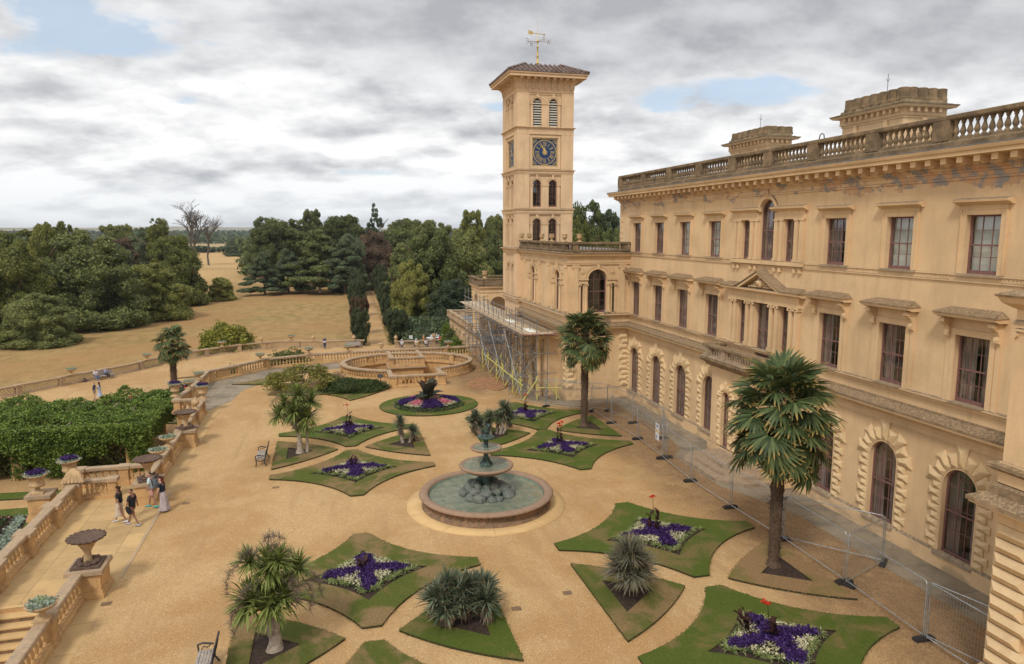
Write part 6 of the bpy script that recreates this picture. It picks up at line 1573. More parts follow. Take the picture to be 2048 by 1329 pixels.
# left far shrub plots
bed('grass_plot', 'thin strip of grass by the curved terrace paving, behind the yellow-green shrub', [(-8.2, 64.9), (-6.0, 64.2), (-3.0, 65.3), (-2.4, 67.2), (-3.1, 68.0), (-5.6, 66.8)], 'grass1')
bed('grass_plot', 'grass plot in front of the sunken court carrying the low green hedge', curve((-4.9, 60.0), (-.4, 59.0), -.3)+curve((-.4, 59.0), (1.5, 56.3), .2)+curve((1.5, 56.3), (4.95, 60.4), -.3)+[(4.95, 60.4), (4.9, 63.2), (1.6, 65), (0, 66), (-4, 64)], 'grass1')
dm = simple('bark_mulch', (.36, .185, .09), 1, .35, 3, .9, 18, dist=.06)
P_ = [(11.2, 59.2), (13.64, 56.9), (14.3, 57.6), (15.63, 60.1), (15.0, 62.1), (12.9, 62.6), (11.9, 61)]; m = MB(); m.prism(P_, -.01, .06); o = m.build('bare_bed', dm); tag(o, 'bare brown mulched bed by the scaffold, right of the round flower bed', 'flower bed')

# ============================================================ PALMS, CORDYLINES, YUCCAS
def fan_mesh(seed, R_=.62, n=30, pet=.95, droop=.5):
    """fan leaf: petiole along +x then a pleated fan of narrow segments"""
    r_ = np.random.default_rng(seed); V = []; F = []; T = []; Q = []; tl = (.35, .6, .85, .5)[seed % 4]; ct_, st_ = math.cos(tl), math.sin(tl)
    def q4(p, tt, qq): b = len(V); V.extend(p); F.append((b, b+1, b+2, b+3)); T.extend([tt]*4); Q.extend(qq)
    q4([(0, -.018, 0), (0, .018, 0), (pet, .014, .03), (pet, -.014, .03)], .3, [0]*4)
    for i in range(n):
        a = R(-150)+R(300)*i/(n-1); L = R_*(1-.25*abs(i/(n-1)-.5)*2*.8)*r_.uniform(.9, 1.05); w_ = .058; base = .10; prev = None
        tt = r_.uniform(0, 1)
        for k in range(5):
            t0 = base+(L-base)*k/5; t1 = base+(L-base)*(k+1)/5
            def pt(t, s): 
                x_, y_, z_ = pt0(t, s); x_ -= pet; return (pet+x_*ct_+z_*st_, y_, -x_*st_+z_*ct_)
            def pt0(t, s): 
                u = (t/R_); z = .03-droop*u*u*.42*(1+.5*math.sin(i*1.3))+(.012 if i % 2 else -.012); ww = w_*(.2+1.25*u if u < .52 else .85*(1.02-u)/.50); ww = max(.004, ww)
                return (pet+math.cos(a)*t-math.sin(a)*s*ww, math.sin(a)*t+math.cos(a)*s*ww, z)
            q4([pt(t0, -1), pt(t0, 1), pt(t1, 1), pt(t1, -1)], tt, [t0/L, t0/L, t1/L, t1/L])
    return qmesh('frond', V, F, 'palmleaf', T, Q)
FANS = [fan_mesh(i, .72, 30, .98, d) for i, d in enumerate((.3, .55, .8, .45))]
def fan_palm(label, loc, h, crown, rt=.16, n=64, seed=0, sc=1.0, zc=0):
    t = thing('fan_palm', label, 'palm tree', loc); rr = random.Random(seed); th = h-.9*sc
    m = MB(); prof = [(rt*1.5, 0), (rt*1.2, .12)]+[(rt*(.95+.35*(k/14))*(1+(.06 if k % 2 else -.04)), .2+(th-.2)*k/14) for k in range(15)]+[(rt*.8, th+.3)]
    m.lathe(prof, 14, wob=lambda a, k: .08*math.sin(a*5+k*2.1)); m.build('trunk', 'palmbark', t)
    r_ = np.random.default_rng(seed); pts = [(math.cos(a)*rt*1.2, math.sin(a)*rt*1.2, z) for a, z in zip(r_.uniform(0, 2*PI, 420), r_.uniform(.2, th, 420))]; tufts('fibre', pts, 'palmbark', t, .07, 3, 1.5, .05, kind='stuff', seed=seed)
    for i in range(n):
        q = i/(n-1); az = i*2.39996+rr.uniform(-.2, .2); el = R(84)-R(118)*q**.85+rr.uniform(-.12, .12); z = th+.15-q*crown
        o = link('frond', FANS[rr.randrange(4)], t, (math.cos(az)*rt*.7, math.sin(az)*rt*.7, z)); s = sc*rr.uniform(.88, 1.12)*(1-.12*q); o.scale = (s, s, s)
        o.rotation_euler = (rr.uniform(-.5, .5), -el, az)
    return t
fan_palm('tall near fan palm before the house, full drooping crown on a dark fibrous trunk', (16.8, 23.45, .05), 7.5, 1.25, .21, 58, 1, 1.46)
fan_palm('slimmer fan palm farther off, standing before the scaffolded wing', (16.68, 44.75, .05), 7.3, 1.15, .21, 52, 2, 1.3)
fan_palm('fan palm on the lower terrace behind the vine pergola', (-15.75, 80.2, -3), 5.7, 1.1, .28, 46, 4, 1.25)
def sword_head(seed, L=(.6, .95), n=150, w=.056, droop=.7, el=(-.6, 1.5)):
    r_ = np.random.default_rng(seed); V, F, T, Q = blades(n, r_, L, w, droop, el, 4, tipw=.08); V *= 1.22; return qmesh('leaf_head', V, F, 'cordleaf', T, Q)
HEADS = [sword_head(i) for i in range(3)]
PL = np.random.default_rng(8)
def plume_mesh():
    p = []; 
    for i in range(14): p.append(blades(14, PL, (.10, .25), .012, .3, (-.6, 1.2), 2, (i*.045, PL.normal(0, .05), .05*math.sin(i*.4)-.006*i*i*.3)))
    V, F, T, Q = join(p); return qmesh('flower_plume', V, F, 'drytuft', T, Q*0)
PLUME = plume_mesh()
def cordyline(label, loc, heads, stems, hs=1., plumes=(), rt=.14):
    t = thing('cabbage_palm', label, 'palm tree', loc)
    for st_ in stems:
        m = MB(); m.tube(st_[0], st_[1], 10); m.build('trunk', 'cordbark', t)
    for i, (x, y, z, s) in enumerate(heads): o = link('leaf_head', HEADS[i % 3], t, (x, y, z), i*1.3, s*hs)
    for x, y, z, a, e in plumes: o = link('flower_plume', PLUME, t, (x, y, z), a); o.rotation_euler = (0, e, a); o.scale = (1.25,)*3
    return t
cordyline('near cabbage palm with bare pale forked trunk and brown seed plumes, bottom left', (-2.0, 22.35, .04), [(-.62, .1, 2.95, .62), (-.05, .1, 2.75, .85), (.30, -.1, 3.0, .62), (.82, .1, 2.55, .66), (-.62, -.2, 1.75, .88), (-.05, -.3, 1.65, .9), (.35, -.1, 1.75, .85), (.15, .4, 2.35, .7)],
          [([(-.02, 0, 0), (-.02, 0, .25), (0, .02, .7), (.05, 0, 1.15), (.25, 0, 1.8), (.35, 0, 2.6)], [.24, .13, .095, .085, .07, .05]), ([(-.05, 0, .5), (-.15, 0, 1.1), (-.35, .05, 1.8), (-.45, .1, 2.6)], [.12, .10, .09, .05]), ([(.0, .05, .9), (0, .2, 1.8), (-.05, .25, 2.9)], [.09, .09, .05]), ([(.12, .0, 0), (.10, -.02, .6), (.12, 0, 1.2)], [.18, .11, .09])],
          plumes=[(-.4, -.1, 3.4, 2.8, .2), (-.1, 0, 3.6, 1.0, -.3), (-1.0, -.1, 2.9, 3.3, .7), (-.6, -.3, 2.35, 3.6, .5), (.5, -.3, 2.45, 5.6, .5), (1.1, 0, 2.4, 0, .5), (-1.0, -.3, 1.7, 3.5, .9), (.0, .1, 3.3, .5, -.1), (1.0, -.2, 2.2, 5.9, .8)])
cordyline('far cabbage palm with two smooth pale trunks beside the bench', (-1.85, 43.4, .04), [(0, 0, 3.5, .85), (-.8, .1, 3.0, .85), (.75, 0, 3.1, .9), (-1.15, 0, 2.3, .85), (-.2, -.3, 2.6, 1.0), (.5, -.3, 2.2, 1.0), (-.45, .3, 2.2, .9), (.2, .3, 1.85, 1.1), (.15, -.1, 3.2, .7)],
          [([(0, 0, 0), (0, 0, .3), (-.02, 0, 1.2), (-.1, 0, 2.2), (0, 0, 3.3)], [.28, .16, .13, .11, .07]), ([(.42, .1, 0), (.44, .1, .3), (.42, .1, 1.3), (.5, .1, 2.4)], [.12, .08, .07, .05]), ([(-.05, 0, 1.3), (-.5, .05, 2.0), (-.9, 0, 2.5)], [.12, .1, .06])], 1.0, [(-1.0, .2, 3.4, 3.0, .2)])
def yucca_mesh(seed, n, L, w, el=(-.2, 1.45), droop=.35, mt='yucleaf'):
    r_ = np.random.default_rng(seed); V, F, T, Q = blades(n, r_, L, w, droop, el, 3, tipw=.1); return qmesh('leaf_rosette', V, F, mt, T, Q)
YM = yucca_mesh(1, 110, (.55, .85), .062); YG = yucca_mesh(2, 200, (.6, .9), .042, (-.5, 1.5), .3, 'yucgrey')
def yucca(label, loc, spots, mesh=YM, trunks=True, dead=0):
    t = thing('yucca', label, 'yucca plant', loc)
    for i, (x, y, z, s) in enumerate(spots):
        o = link('leaf_rosette', mesh, t, (x, y, z), i*1.7, s)
        if trunks: m = MB(); m.tube([(x*.6, y*.6, 0), (x*.9, y*.9, z*.6), (x, y, z)], [.10, .09, .07], 7); m.build('stem', 'cordbark', t)
    if dead:
        r_ = np.random.default_rng(9); P_ = [blades(60, r_, (.4, .6), .04, 1.2, (-1.3, -.5), 3, (x, y, z-.1)) for x, y, z, s in spots]; bobj('dead_leaves', P_, 'drytuft', t)
    return t
rr = random.Random(4)
yucca('broad spiky blue-green yucca clump at the bottom left of centre', (4.1, 22.75, .05), [(rr.uniform(-1., 1.), rr.uniform(-.6, .6), rr.uniform(.45, .95), rr.uniform(.85, 1.1)) for _ in range(17)]+[(0, 0, 1.05, 1.1), (-.4, .2, 1.1, 1.0), (.4, .1, 1.0, 1.0)], trunks=False, dead=1)
yucca('single rounded grey-brown yucca on the half-brown plot right of the fountain', (10.35, 22.75, .05), [(0, 0, .75, 1.25), (-.3, .1, 1.0, 1.15), (.3, 0, 1.0, 1.15), (0, .25, 1.35, 1.1), (0, -.25, .9, 1.2), (.0, 0, 1.5, 1.05)], YG, trunks=False, dead=1)
yucca('small pair of trunked yuccas left of the fountain', (4.5, 43.9, .05), [(-.35, 0, 1.35, .85), (.4, -.1, .75, .8), (-.3, 0, 1.0, .75), (.55, .1, .5, .7)], dead=1)
yucca('cluster of three tall yuccas with dead brown skirts behind the fountain', (10.2, 44.2, .05), [(-1.2, 0, 1.25, 1.0), (-1.3, .1, .8, 1.1), (-.3, -.2, 1.25, .95), (-.3, -.2, .9, .9), (.75, 0, 1.7, 1.1), (.8, 0, 1.25, 1.15), (-.8, .3, .6, 1.0), (1.1, .1, .9, 1.0), (.4, .2, 1.0, 1.0)], dead=1)

# ============================================================ URNS
def urn_proto(kind):
    t = thing('stone_urn', '', 'urn')
    if kind == 'shell':
        m = MB(); 
        m.box(-.48, .48, -.48, .48, .0, .08); m.build('base', 'shell', t)
        m = MB(); rr = random.Random(1)
        for i in range(9): a = i*.7; rock(m, (math.cos(a)*.30, math.sin(a)*.30, .13), (.13, .12, .08+.05*(i % 2)), i)
        m.build('carved_foot', 'shell', t)
        m = MB(); m.lathe([(.16, .08), (.13, .3), (.12, .5), (.17, .62), (.26, .78), (.36, .92), (.40, .94)], 20, wob=lambda a, k: .05*math.cos(a*10)); m.build('stem', 'urn', t)
        m = MB(); m.lathe([(.38, .92), (.52, .98), (.62, 1.03), (.62, 1.09), (.50, 1.04), (.2, .97), (.01, .96)], 72, wob=lambda a, k: .075*math.cos(a*18)*(1 if k < 4 else .5 if k == 4 else 0), cap=False); m.build('shell_bowl', 'shell', t)
    elif kind == 'bowl':
        m = MB(); m.box(-.24, .24, -.24, .24, 0, .06); m.build('base', 'urn', t)
        m = MB(); m.lathe([(.20, .06), (.16, .10), (.09, .16), (.08, .26), (.13, .30), (.28, .36), (.42, .46), (.47, .54), (.44, .56), (.40, .52), (.01, .50)], 24, cap=False); m.build('bowl', 'urn', t)
        rr = random.Random(3); P_ = [(math.cos(a)*r_, math.sin(a)*r_, .52) for a, r_ in ((rr.uniform(0, 6.28), .4*math.sqrt(rr.random())) for _ in range(90))]; tufts('silver_foliage', P_, 'silver', t, .10, 5, .7, .10, kind=None, seed=3)
        r_ = np.random.default_rng(2); bobj('striped_foliage', [blades(16, r_, (.14, .28), .02, 1.5, (.5, 1.35), 3, (x, y, .52)) for x, y in ((0, 0), (.12, .1), (-.15, .05), (.0, -.18), (-.05, .2))], 'spider', t)
    elif kind == 'campana':
        m = MB(); m.box(-.28, .28, -.28, .28, 0, .07); m.build('base', 'urn', t)
        m = MB(); m.lathe([(.25, .07), (.20, .12), (.12, .18), (.10, .28), (.16, .32), (.30, .36), (.34, .44), (.31, .50), (.30, .56), (.33, .74), (.42, .86), (.50, .90), (.50, .94), (.42, .93), (.01, .90)], 24, wob=lambda a, k: .03*math.cos(a*16) if 4 < k < 8 else 0, cap=False); m.build('vase', 'urn', t)
        rr = random.Random(5); P_ = [(math.cos(a)*r_, math.sin(a)*r_, .93) for a, r_ in ((rr.uniform(0, 6.28), .45*math.sqrt(rr.random())) for _ in range(90))]
        tufts('silver_foliage', P_, 'silver', t, .11, 4, .7, .08, kind=None, seed=3); tufts('purple_flowers', [(x*.7, y*.7, 1.0) for x, y, z in P_], 'purple', t, .10, 5, .6, .13, kind=None, seed=4)
    elif kind == 'vase':
        m = MB(); m.box(-.2, .2, -.2, .2, 0, .05); m.build('base', 'urn', t)
        m = MB(); m.lathe([(.18, .05), (.12, .1), (.08, .16), (.10, .2), (.20, .3), (.24, .42), (.20, .5), (.22, .56), (.26, .62), (.24, .64), (.01, .62)], 16, cap=False); m.build('vase', 'urn', t)
    elif kind == 'finial':
        m = MB(); m.box(-.18, .18, -.18, .18, 0, .05); m.build('base', 'urn', t)
        m = MB(); m.lathe([(.16, .05), (.10, .1), (.07, .16), (.18, .24), (.24, .36), (.22, .46), (.12, .56), (.10, .6), (.11, .64), (.05, .68), (.01, .7)], 16, cap=False); m.build('finial', 'urn', t)
    return t
UR = {}
def urn(kind, loc, label, sc=1., group=None):
    if kind not in UR: UR[kind] = urn_proto(kind); o = UR[kind]; o.location = loc; o.scale = (sc,)*3; o['label'] = label
    else: o = copy_tree(UR[kind], loc, loc[0]*3, sc, label)
    if kind == 'shell': o['category'] = 'urn'
    if group: o['group'] = group
    elif 'group' in o.keys(): del o['group']
    return o
def ped(x, y, z, wx, wy, h, label):
    t = thing('stone_pedestal', label, 'pedestal', (x, y, z)); m = MB(); m.box(-wx-.09, wx+.09, -wy-.09, wy+.09, 0, .18); m.box(-wx-.05, wx+.05, -wy-.05, wy+.05, .18, .28); m.build('base', 'terrace', t)
    m = MB(); m.box(-wx, wx, -wy, wy, .28, h-.16); m.box(-wx+.12, wx-.12, -wy-.012, -wy, .38, h-.28); m.box(wx, wx+.012, -wy+.12, wy-.12, .38, h-.28); m.build('die', 'terrace', t)
    m = MB(); m.box(-wx-.1, wx+.1, -wy-.1, wy+.1, h-.16, h); m.build('cap', 'coping', t); return t
for x, y, lab, ul in ((-8.8, 28.0, 'large panelled pedestal at the near end of the stairs opening', 'large brown scalloped shell urn nearest the camera'), (-8.8, 37.4, 'large panelled pedestal just behind the walking group', 'scalloped shell urn behind the walking group'), (-8.7, 46.9, 'large panelled pedestal halfway along the far balustrade', 'scalloped shell urn halfway along the far inner balustrade')):
    ped(x, y, 0, .52, .58, 1.08, lab); urn('shell', (x, y, 1.08), ul, 1.0)
for x, y, l in ((-9.02, 24.2, 'low stone bowl planted with silver and striped foliage, second from the near shell urn'), (-9.02, 20.2, 'low planted stone bowl cut by the left edge in the bottom corner'), (-9.02, 40.7, 'planted stone bowl on the first pier behind the walking group'), (-9.02, 43.2, 'planted stone bowl between two shell urns'),
                (-10.6, 59.3, 'planted bowl on the set-back balustrade, nearer of two'), (-10.4, 62.7, 'planted bowl on the set-back balustrade, farther of two'), (-6.3, 71.0, 'planted bowl on the curved balustrade left of the oleander-like bush'), (-1.9, 73.3, 'planted bowl on the far balustrade left of the round court'), (1.9, 73.95, 'planted bowl by the man seated beyond the round court')):
    urn('bowl', (x, y, 1.06), l, 1.0)
urn('campana', (-12.6, 38.6, 1.06), 'tall vase of purple flowers at the far outer corner of the landing', 1.0); urn('campana', (-13.6, 37.3, .85), 'tall vase of purple flowers just left of the corner pair, above the lower garden', 1.0)
urn('campana', (-9.0, 55.4, 1.06), 'tall vase of purple flowers on the corner pier beside the gravel', 1.0); urn('campana', (-11.1, 56.6, 1.06), 'tall vase of purple flowers by the pergola top, set back from the corner', 1.0)
for x, y, l in ((-9.0, 49.6, 'round stone finial on the second pier before the corner vase'), (-9.0, 52.2, 'round stone finial next to the corner vase')): urn('finial', (x, y, 1.06), l, 1.15)
ped(-13.5, 37.4, -.4, .45, .45, 1.25, 'outlying pedestal under a flower vase left of the landing')
# carved shell fountain boss on outer corner
t = thing('carved_shell', 'worn carved scallop shell ornament on the outer corner pier of the landing', 'ornament', (-12.2, 37.9, 1.05)); m = MB()
for i in range(7):
    a = -1.1+2.2*i/6; m.tube([(0, 0, .65), (math.sin(a)*.25, -.12, .5), (math.sin(a)*.5, -.3, .06)], [.05, .10, .09], 6)
m.build('shell', 'urn', t); m = MB(); rock(m, (0, .05, .3), (.3, .25, .4), 2); m.build('back', 'urn', t)
# far small urns
for x, y, l, k_, z in ((3.5, 101.7, 'small stone dog-like finial left of the avenue mouth', 'finial', -2), (9.2, 100.3, 'small stone finial right of the avenue mouth', 'finial', -2.05), (5.3, 74.2, 'dark worn scalloped urn left on the far terrace edge', 'vase', 1.05), (9.0, 74.2, 'pale scalloped urn in front of the cafe tables', 'vase', 1.05), (12.3, 74.4, 'broad pale bowl on the far balustrade near the arcaded wall', 'bowl', 1.05), (14.6, 100.5, 'small vase on the cafe balustrade between seated people', 'vase', -2.05),
                       (-34.5, 76.9, 'small round finial on the lattice balustrade nearest the left edge', 'finial', -2), (-26.6, 84.4, 'planted bowl on the lattice balustrade just left of the seated couple', 'bowl', -1.98), (-20.9, 92.2, 'planted bowl on the lattice balustrade midway to the fan palm', 'bowl', -1.98), (-13.6, 100.5, 'planted bowl on the lattice balustrade before the golden shrub', 'bowl', -1.98),
                       (-8.9, 103.2, 'small urn on the lattice balustrade right of the golden shrub', 'finial', -2), (-5.0, 103.8, 'planted bowl at the bend of the lattice balustrade', 'bowl', -1.98), (-2.0, 103, 'small finial on the lattice balustrade left of the seated man', 'finial', -2)):
    urn(k_, (x, y, z), l, 1.0 if z > 0 else 1.15)
for i, (x, y) in enumerate(((17.85, 65.2), (17.85, 62.6), (17.85, 58.7), (17.85, 56.0), (17.9, 52.9), (18.9, 52.3))):
    urn('vase', (x, y, 12.35), ('squat stone vase closest to the tower on the wing balustrade', 'second stone vase from the tower on the wing balustrade', 'third stone vase from the tower on the wing balustrade', 'fourth stone vase from the tower on the wing balustrade', 'stone vase just left of the wing roof corner', 'stone vase just right of the wing roof corner')[i], .95)
urn('vase', (17.6, 80.3, 7.83), 'tall pot on the corner of the loggia roof', 1.3)
for i, (x, y) in enumerate(((18.3, 90), (18.6, 94.5), (19.2, 99.5), (21, 91))): urn('vase', (x, y, 1.95), ('nearest', 'second', 'third', 'right-hand')[i]+' stone vase on the flat roof of the arcaded wall', 1.2)
# ============================================================ SITE FENCE
def fence_panel(W_, H_=2.0):
    m = MB(); r = .019
    m.tube([(0.03, 0, .12), (.03, 0, H_-.12), (.07, 0, H_-.03), (.15, 0, H_), (W_-.15, 0, H_), (W_-.07, 0, H_-.03), (W_-.03, 0, H_-.12), (W_-.03, 0, .12)], r, 6)
    m.cyl((.03, 0, .16), (W_-.03, 0, .16), r, n=6); f = m.build('frame', 'steel')
    k = MB(); n = int(W_/.10)
    for i in range(1, n): x = .03+(W_-.06)*i/n; k.box(x-.0014, x+.0014, -.0014, .0014, .16, H_-.01)
    for j in range(1, 9): z = .16+(H_-.17)*j/9; k.box(.03, W_-.03, -.0012, .0012, z-.0014, z+.0014)
    g = k.build('wire_infill', 'steel')
    for o in (f, g): COL.objects.unlink(o)
    return f.data, g.data
def foot_mesh():
    m = MB(); m.box(-.11, .11, -.35, .35, 0, .10); m.box(-.07, .07, -.30, -.08, .10, .14); m.box(-.07, .07, .08, .30, .10, .14); m.box(-.05, .05, -.06, .06, .10, .13); o = m.build('foot_block', 'rubber'); COL.objects.unlink(o); return o.data
FOOT = foot_mesh(); _fp = {}
def fence(a, b, label, foot_at=(1,), lean=0):
    L = math.dist(a, b); k = round(L, 1)
    if k not in _fp: _fp[k] = fence_panel(k)
    ang = math.atan2(b[1]-a[1], b[0]-a[0]); t = thing('fence_panel', label, 'fence panel', (a[0], a[1], .02), ang, 'temporary mesh fence panels on black rubber feet')
    link('frame', _fp[k][0], t); link('wire_infill', _fp[k][1], t)
    if 0 in foot_at: link('foot_block', FOOT, t, (0, 0, 0))
    if 1 in foot_at: link('foot_block', FOOT, t, (L, 0, 0))
FY_ = [48.5, 44.9, 40.9, 36.9, 33.0, 29.2, 25.4, 21.5, 17.6, 13.8]
FX_ = [18.64, 18.75, 18.9, 18.65, 18.35, 18.42, 18.6, 18.55, 18.42, 18.5]
order = ['first', 'second', 'third', 'fourth', 'fifth', 'sixth', 'seventh', 'eighth', 'ninth']
for i in range(9):
    fence((FX_[i], FY_[i]-.02), (FX_[i+1], FY_[i+1]+.06), 'mesh fence panel in the front row, %s from the far palm towards the camera' % order[i])
for a, b, l in (((13.69, 53.9), (15.8, 50.65), 'mesh fence panel nearest the red canna, in front of the yellow-sleeved scaffold legs'), ((15.8, 50.65), (18.64, 48.5), 'mesh fence panel joining the scaffold corner to the far palm'), ((15.9, 51.4), (19.8, 48.3), 'rear mesh fence panel running from the scaffold behind the far palm'),
                ((19.8, 48.3), (20.2, 44.6), 'rear mesh fence panel close to the house corner, behind the front row'), ((21.0, 47.2), (20.5, 40.7), 'long rear mesh fence panel crossing the paving near the second arched window'), ((20.5, 40.7), (19.0, 37.1), 'slanting mesh fence panel carrying the white warning sign'), ((18.6, 25.5), (21.16, 22.5), 'mesh fence panel set aslant from the row towards the near arched windows'), ((21.16, 22.5), (18.5, 21.4), 'cross panel folding back to the fence row by the near palm'), ((18.45, 17.7), (19.4, 14.4), 'last mesh fence panel folding inward at the bottom right corner')):
    fence(a, b, l)
t = thing('warning_sign', 'white rectangular site notice with small pictograms hung on the mesh fence', 'sign', (18.95, 38.3, .75), R(-96)); m = MB(); m.box(-.31, .31, -.008, .008, 0, 1.0); m.build('board', 'white', t)
bm_ = simple('sign_blue', (.03, .10, .35), .5); ym_ = simple('sign_amber', (.75, .40, .03), .5)
for sgn in (-1, 1):
    m = MB(); m.box(-.12, .12, *sorted((sgn*.009, sgn*.012)), .80, .88); m.box(-.22, -.05, *sorted((sgn*.009, sgn*.012)), .10, .24); m.box(-.16, .16, *sorted((sgn*.009, sgn*.0115)), .88, .90); m.build('printed_mark', bm_, t)
    m = MB(); m.box(-.24, -.10, *sorted((sgn*.009, sgn*.012)), .45, .58); m.box(-.06, .08, *sorted((sgn*.009, sgn*.012)), .50, .66); m.box(.12, .24, *sorted((sgn*.009, sgn*.012)), .42, .56); m.build('pictogram', ym_, t)

# ============================================================ SCAFFOLD
sc = thing('scaffold', 'tube scaffold with boarded platform and yellow sleeved braces along the tower-side wing', 'scaffold', (16, 62, 0))
SX0, SX1, SY0, SY1 = 14.4, 16.9, 52.6, 76.0; PZ = 5.25
xs = [14.5, 15.7, 16.6]; ys = [52.9+i*1.93 for i in range(13)]; rs = random.Random(6)
def pole(a, b, nm='tube', mt='scafsteel', r=.03): m = HB(); m.cyl(a, b, r, n=6); return m.build(nm, mt, sc)
for j, y in enumerate(ys):
    for i, x in enumerate(xs):
        if i == 2 and j % 2: continue
        pole((x, y, .0 if j > 0 or i == 1 else .02), (x, y, PZ+(rs.uniform(1.0, 2.2) if i == 0 else 1.15 if i == 1 else .4)), 'standard')
for z in (.6, 2.0, 3.6, 5.02):
    for x in xs: pole((x-.05, 52.3, z+.01*x), (x-.05, SY1+.4, z+.01*x), 'ledger')
for z in (5.75, 6.25):
    pole((14.42, 52.3, z), (14.42, SY1+.3, z), 'guard_rail'); pole((15.78, 52.6, z), (15.78, SY1, z), 'guard_rail')
for j, y in enumerate(ys):
    for z in (2.1, 3.7, 5.1) if j % 2 == 0 else (5.1,): pole((13.9, y+.05, z), (17.4, y+.05, z), 'transom')
for j in range(0, 12, 2):
    y0, y1 = ys[j], ys[j+1]
    pole((14.53, y0, .3), (14.53, y1, 2.0), 'brace'); pole((14.53, y1, 2.0), (14.53, y0, 3.6), 'brace'); pole((15.73, y1, .3), (15.73, y0, 2.0), 'brace'); pole((15.75, y0, 2.1), (15.75, y1+.8, 5.0), 'brace')
    pole((14.5, y0+.1, 2.1), (15.7, y0+.1, 3.6), 'brace'); pole((16.6, y0+.1, .3), (14.5, y0+.1, 3.6), 'brace')
for z in (1.2, 2.9, 4.4):
    for y in ys[8:]: pole((14.4, y+.1, z), (16.7, y+.1, z), 'transom')
for y0, y1 in ((53, 58.2), (58.7, 64.3), (64.5, 70.1)): pole((14.40, y0, .5), (14.40, y1, 5.0), 'long_brace', 'steel', .035); pole((15.8, y1, .5), (15.8, y0, 5.0), 'long_brace')
for y0 in (53.0, 58.8, 64.6):      # yellow sleeved raking legs
    for a, b in (((14.52, y0, .05), (14.50, y0+.3, 1.9)), ((14.2, y0+1.2, .05), (14.5, y0-.2, 1.75)), ((14.5, y0-.4, .1), (15.7, y0-.3, 1.7)), ((15.7, y0-.3, .05), (15.7, y0-.1, 1.9)), ((15.7, y0+1.9, .1), (15.7, y0+1.8, 1.7)), ((14.3, y0+2.6, .05), (14.5, y0+.7, 1.6)), ((14.5, y0+2.6, .05), (14.5, y0+2.7, 1.9))):
        pole(a, b, 'yellow_leg', 'yellow', .045)
pole((14.45, 52.4, 1.35), (14.45, 66.5, 1.45), 'yellow_ledger', 'yellow', .045); pole((15.75, 52.6, 1.05), (17.6, 52.4, 1.0), 'yellow_ledger', 'yellow', .045); pole((17.2, 52.4, .1), (17.2, 52.5, 1.9), 'yellow_leg', 'yellow', .045); pole((16.2, 52.4, 1.7), (17.5, 52.4, .1), 'yellow_leg', 'yellow', .045)
for i in range(11):      # platform of boards
    m = HB(); x = 14.55+i*.232; y0 = 52.7+rs.uniform(-.15, .15)
    k = 0
    while y0 < SY1: L = 3.85; z = PZ+rs.uniform(-.008, .008)+(.0 if k % 2 else .006); m.box(x, x+.222, y0, y0+L-.02, z, z+.038); y0 += L; k += 1
    m.build('board', 'board', sc)
m = HB(); m.box(14.45, 14.49, 52.6, SY1, PZ+.04, PZ+.26); m.build('toe_board', 'board', sc)
for a_ in (53.8, 60.0): m = HB(); m.box(15.4, 16.0, a_, a_+2.0, PZ+.05, PZ+.07); m.build('sheet', 'blind', sc)
m = HB(); m.box(14.4, 17.2, 52.62, 52.66, PZ-.02, PZ+.05); m.build('marked_edge', simple('faded_red', (.35, .12, .11), .8), sc)

# ============================================================ BENCHES
def bench(label, loc, rz, sc_=1.0):
    t = thing('park_bench', label, 'bench', loc, rz); L = 1.7
    for i in range(5): m = MB(); m.box(-L/2, L/2, -.02+i*.095, .055+i*.095, .42, .445); m.build('slat', 'plank', t)
    for sx in (-1, 1):
        m = MB(); x = sx*(L/2+.02)
        m.tube([(x, -.05, 0), (x, .0, .2), (x, -.03, .42), (x, -.05, .62), (x, .1, .66), (x, .42, .60)], [.03, .028, .028, .03, .035, .03], 6)
        m.tube([(x, .55, 0), (x, .42, .2), (x, .44, .42), (x, .5, .7), (x, .58, .98)], .028, 6)
        m.tube([(x, -.02, .38), (x, .2, .30), (x, .45, .38)], .025, 6); m.tube([(x, .05, .45), (x, .12, .55), (x, .22, .5), (x, .32, .58)], .02, 5); m.build('arm_rest', 'iron', t)
    m = MB(); n = 14     # pierced cast-iron back
    m.tube([(-L/2+L*i/n, .585+.0*i, .93+.07*math.sin(PI*i/n)+.02*math.sin(i*1.9)) for i in range(n+1)], .025, 6); m.tube([(-L/2, .50, .55), (L/2, .50, .55)], .022, 6)
    for i in range(n*2):
        x = -L/2+L*(i+.5)/(n*2); m.tube([(x-.04, .51, .56), (x+.05, .53, .66), (x-.05, .55, .78), (x+.04, .575, .92)], .017, 4); m.tube([(x+.05, .51, .56), (x-.05, .54, .72), (x+.05, .57, .88)], .013, 4)
    m.build('backrest', 'iron', t); return t
bench('ornate cast-iron bench beside the far cabbage palm facing the terrace wall', (-4.15, 42.3, 0), R(-90))
bench('ornate cast-iron bench at the bottom edge with weathered slats, cut by the frame', (-4.15, 21.35, 0), R(-90))
t = thing('park_bench', 'wooden bench against the lattice balustrade under the seated couple', 'bench', (-24.2, 86.6, -3), R(47)); m = MB()
m.box(-1.1, 1.1, -.5, -.05, .40, .45); m.build('seat', 'plank', t); m = MB(); m.box(-1.1, 1.1, -.03, .02, .50, .88); m.build('backrest', 'plank', t)
m = MB(); [m.box(x-.04, x+.04, y-.04, y+.04, 0, .40) for x in (-1, 1) for y in (-.45, -.08)]; m.build('leg', 'plank', t)
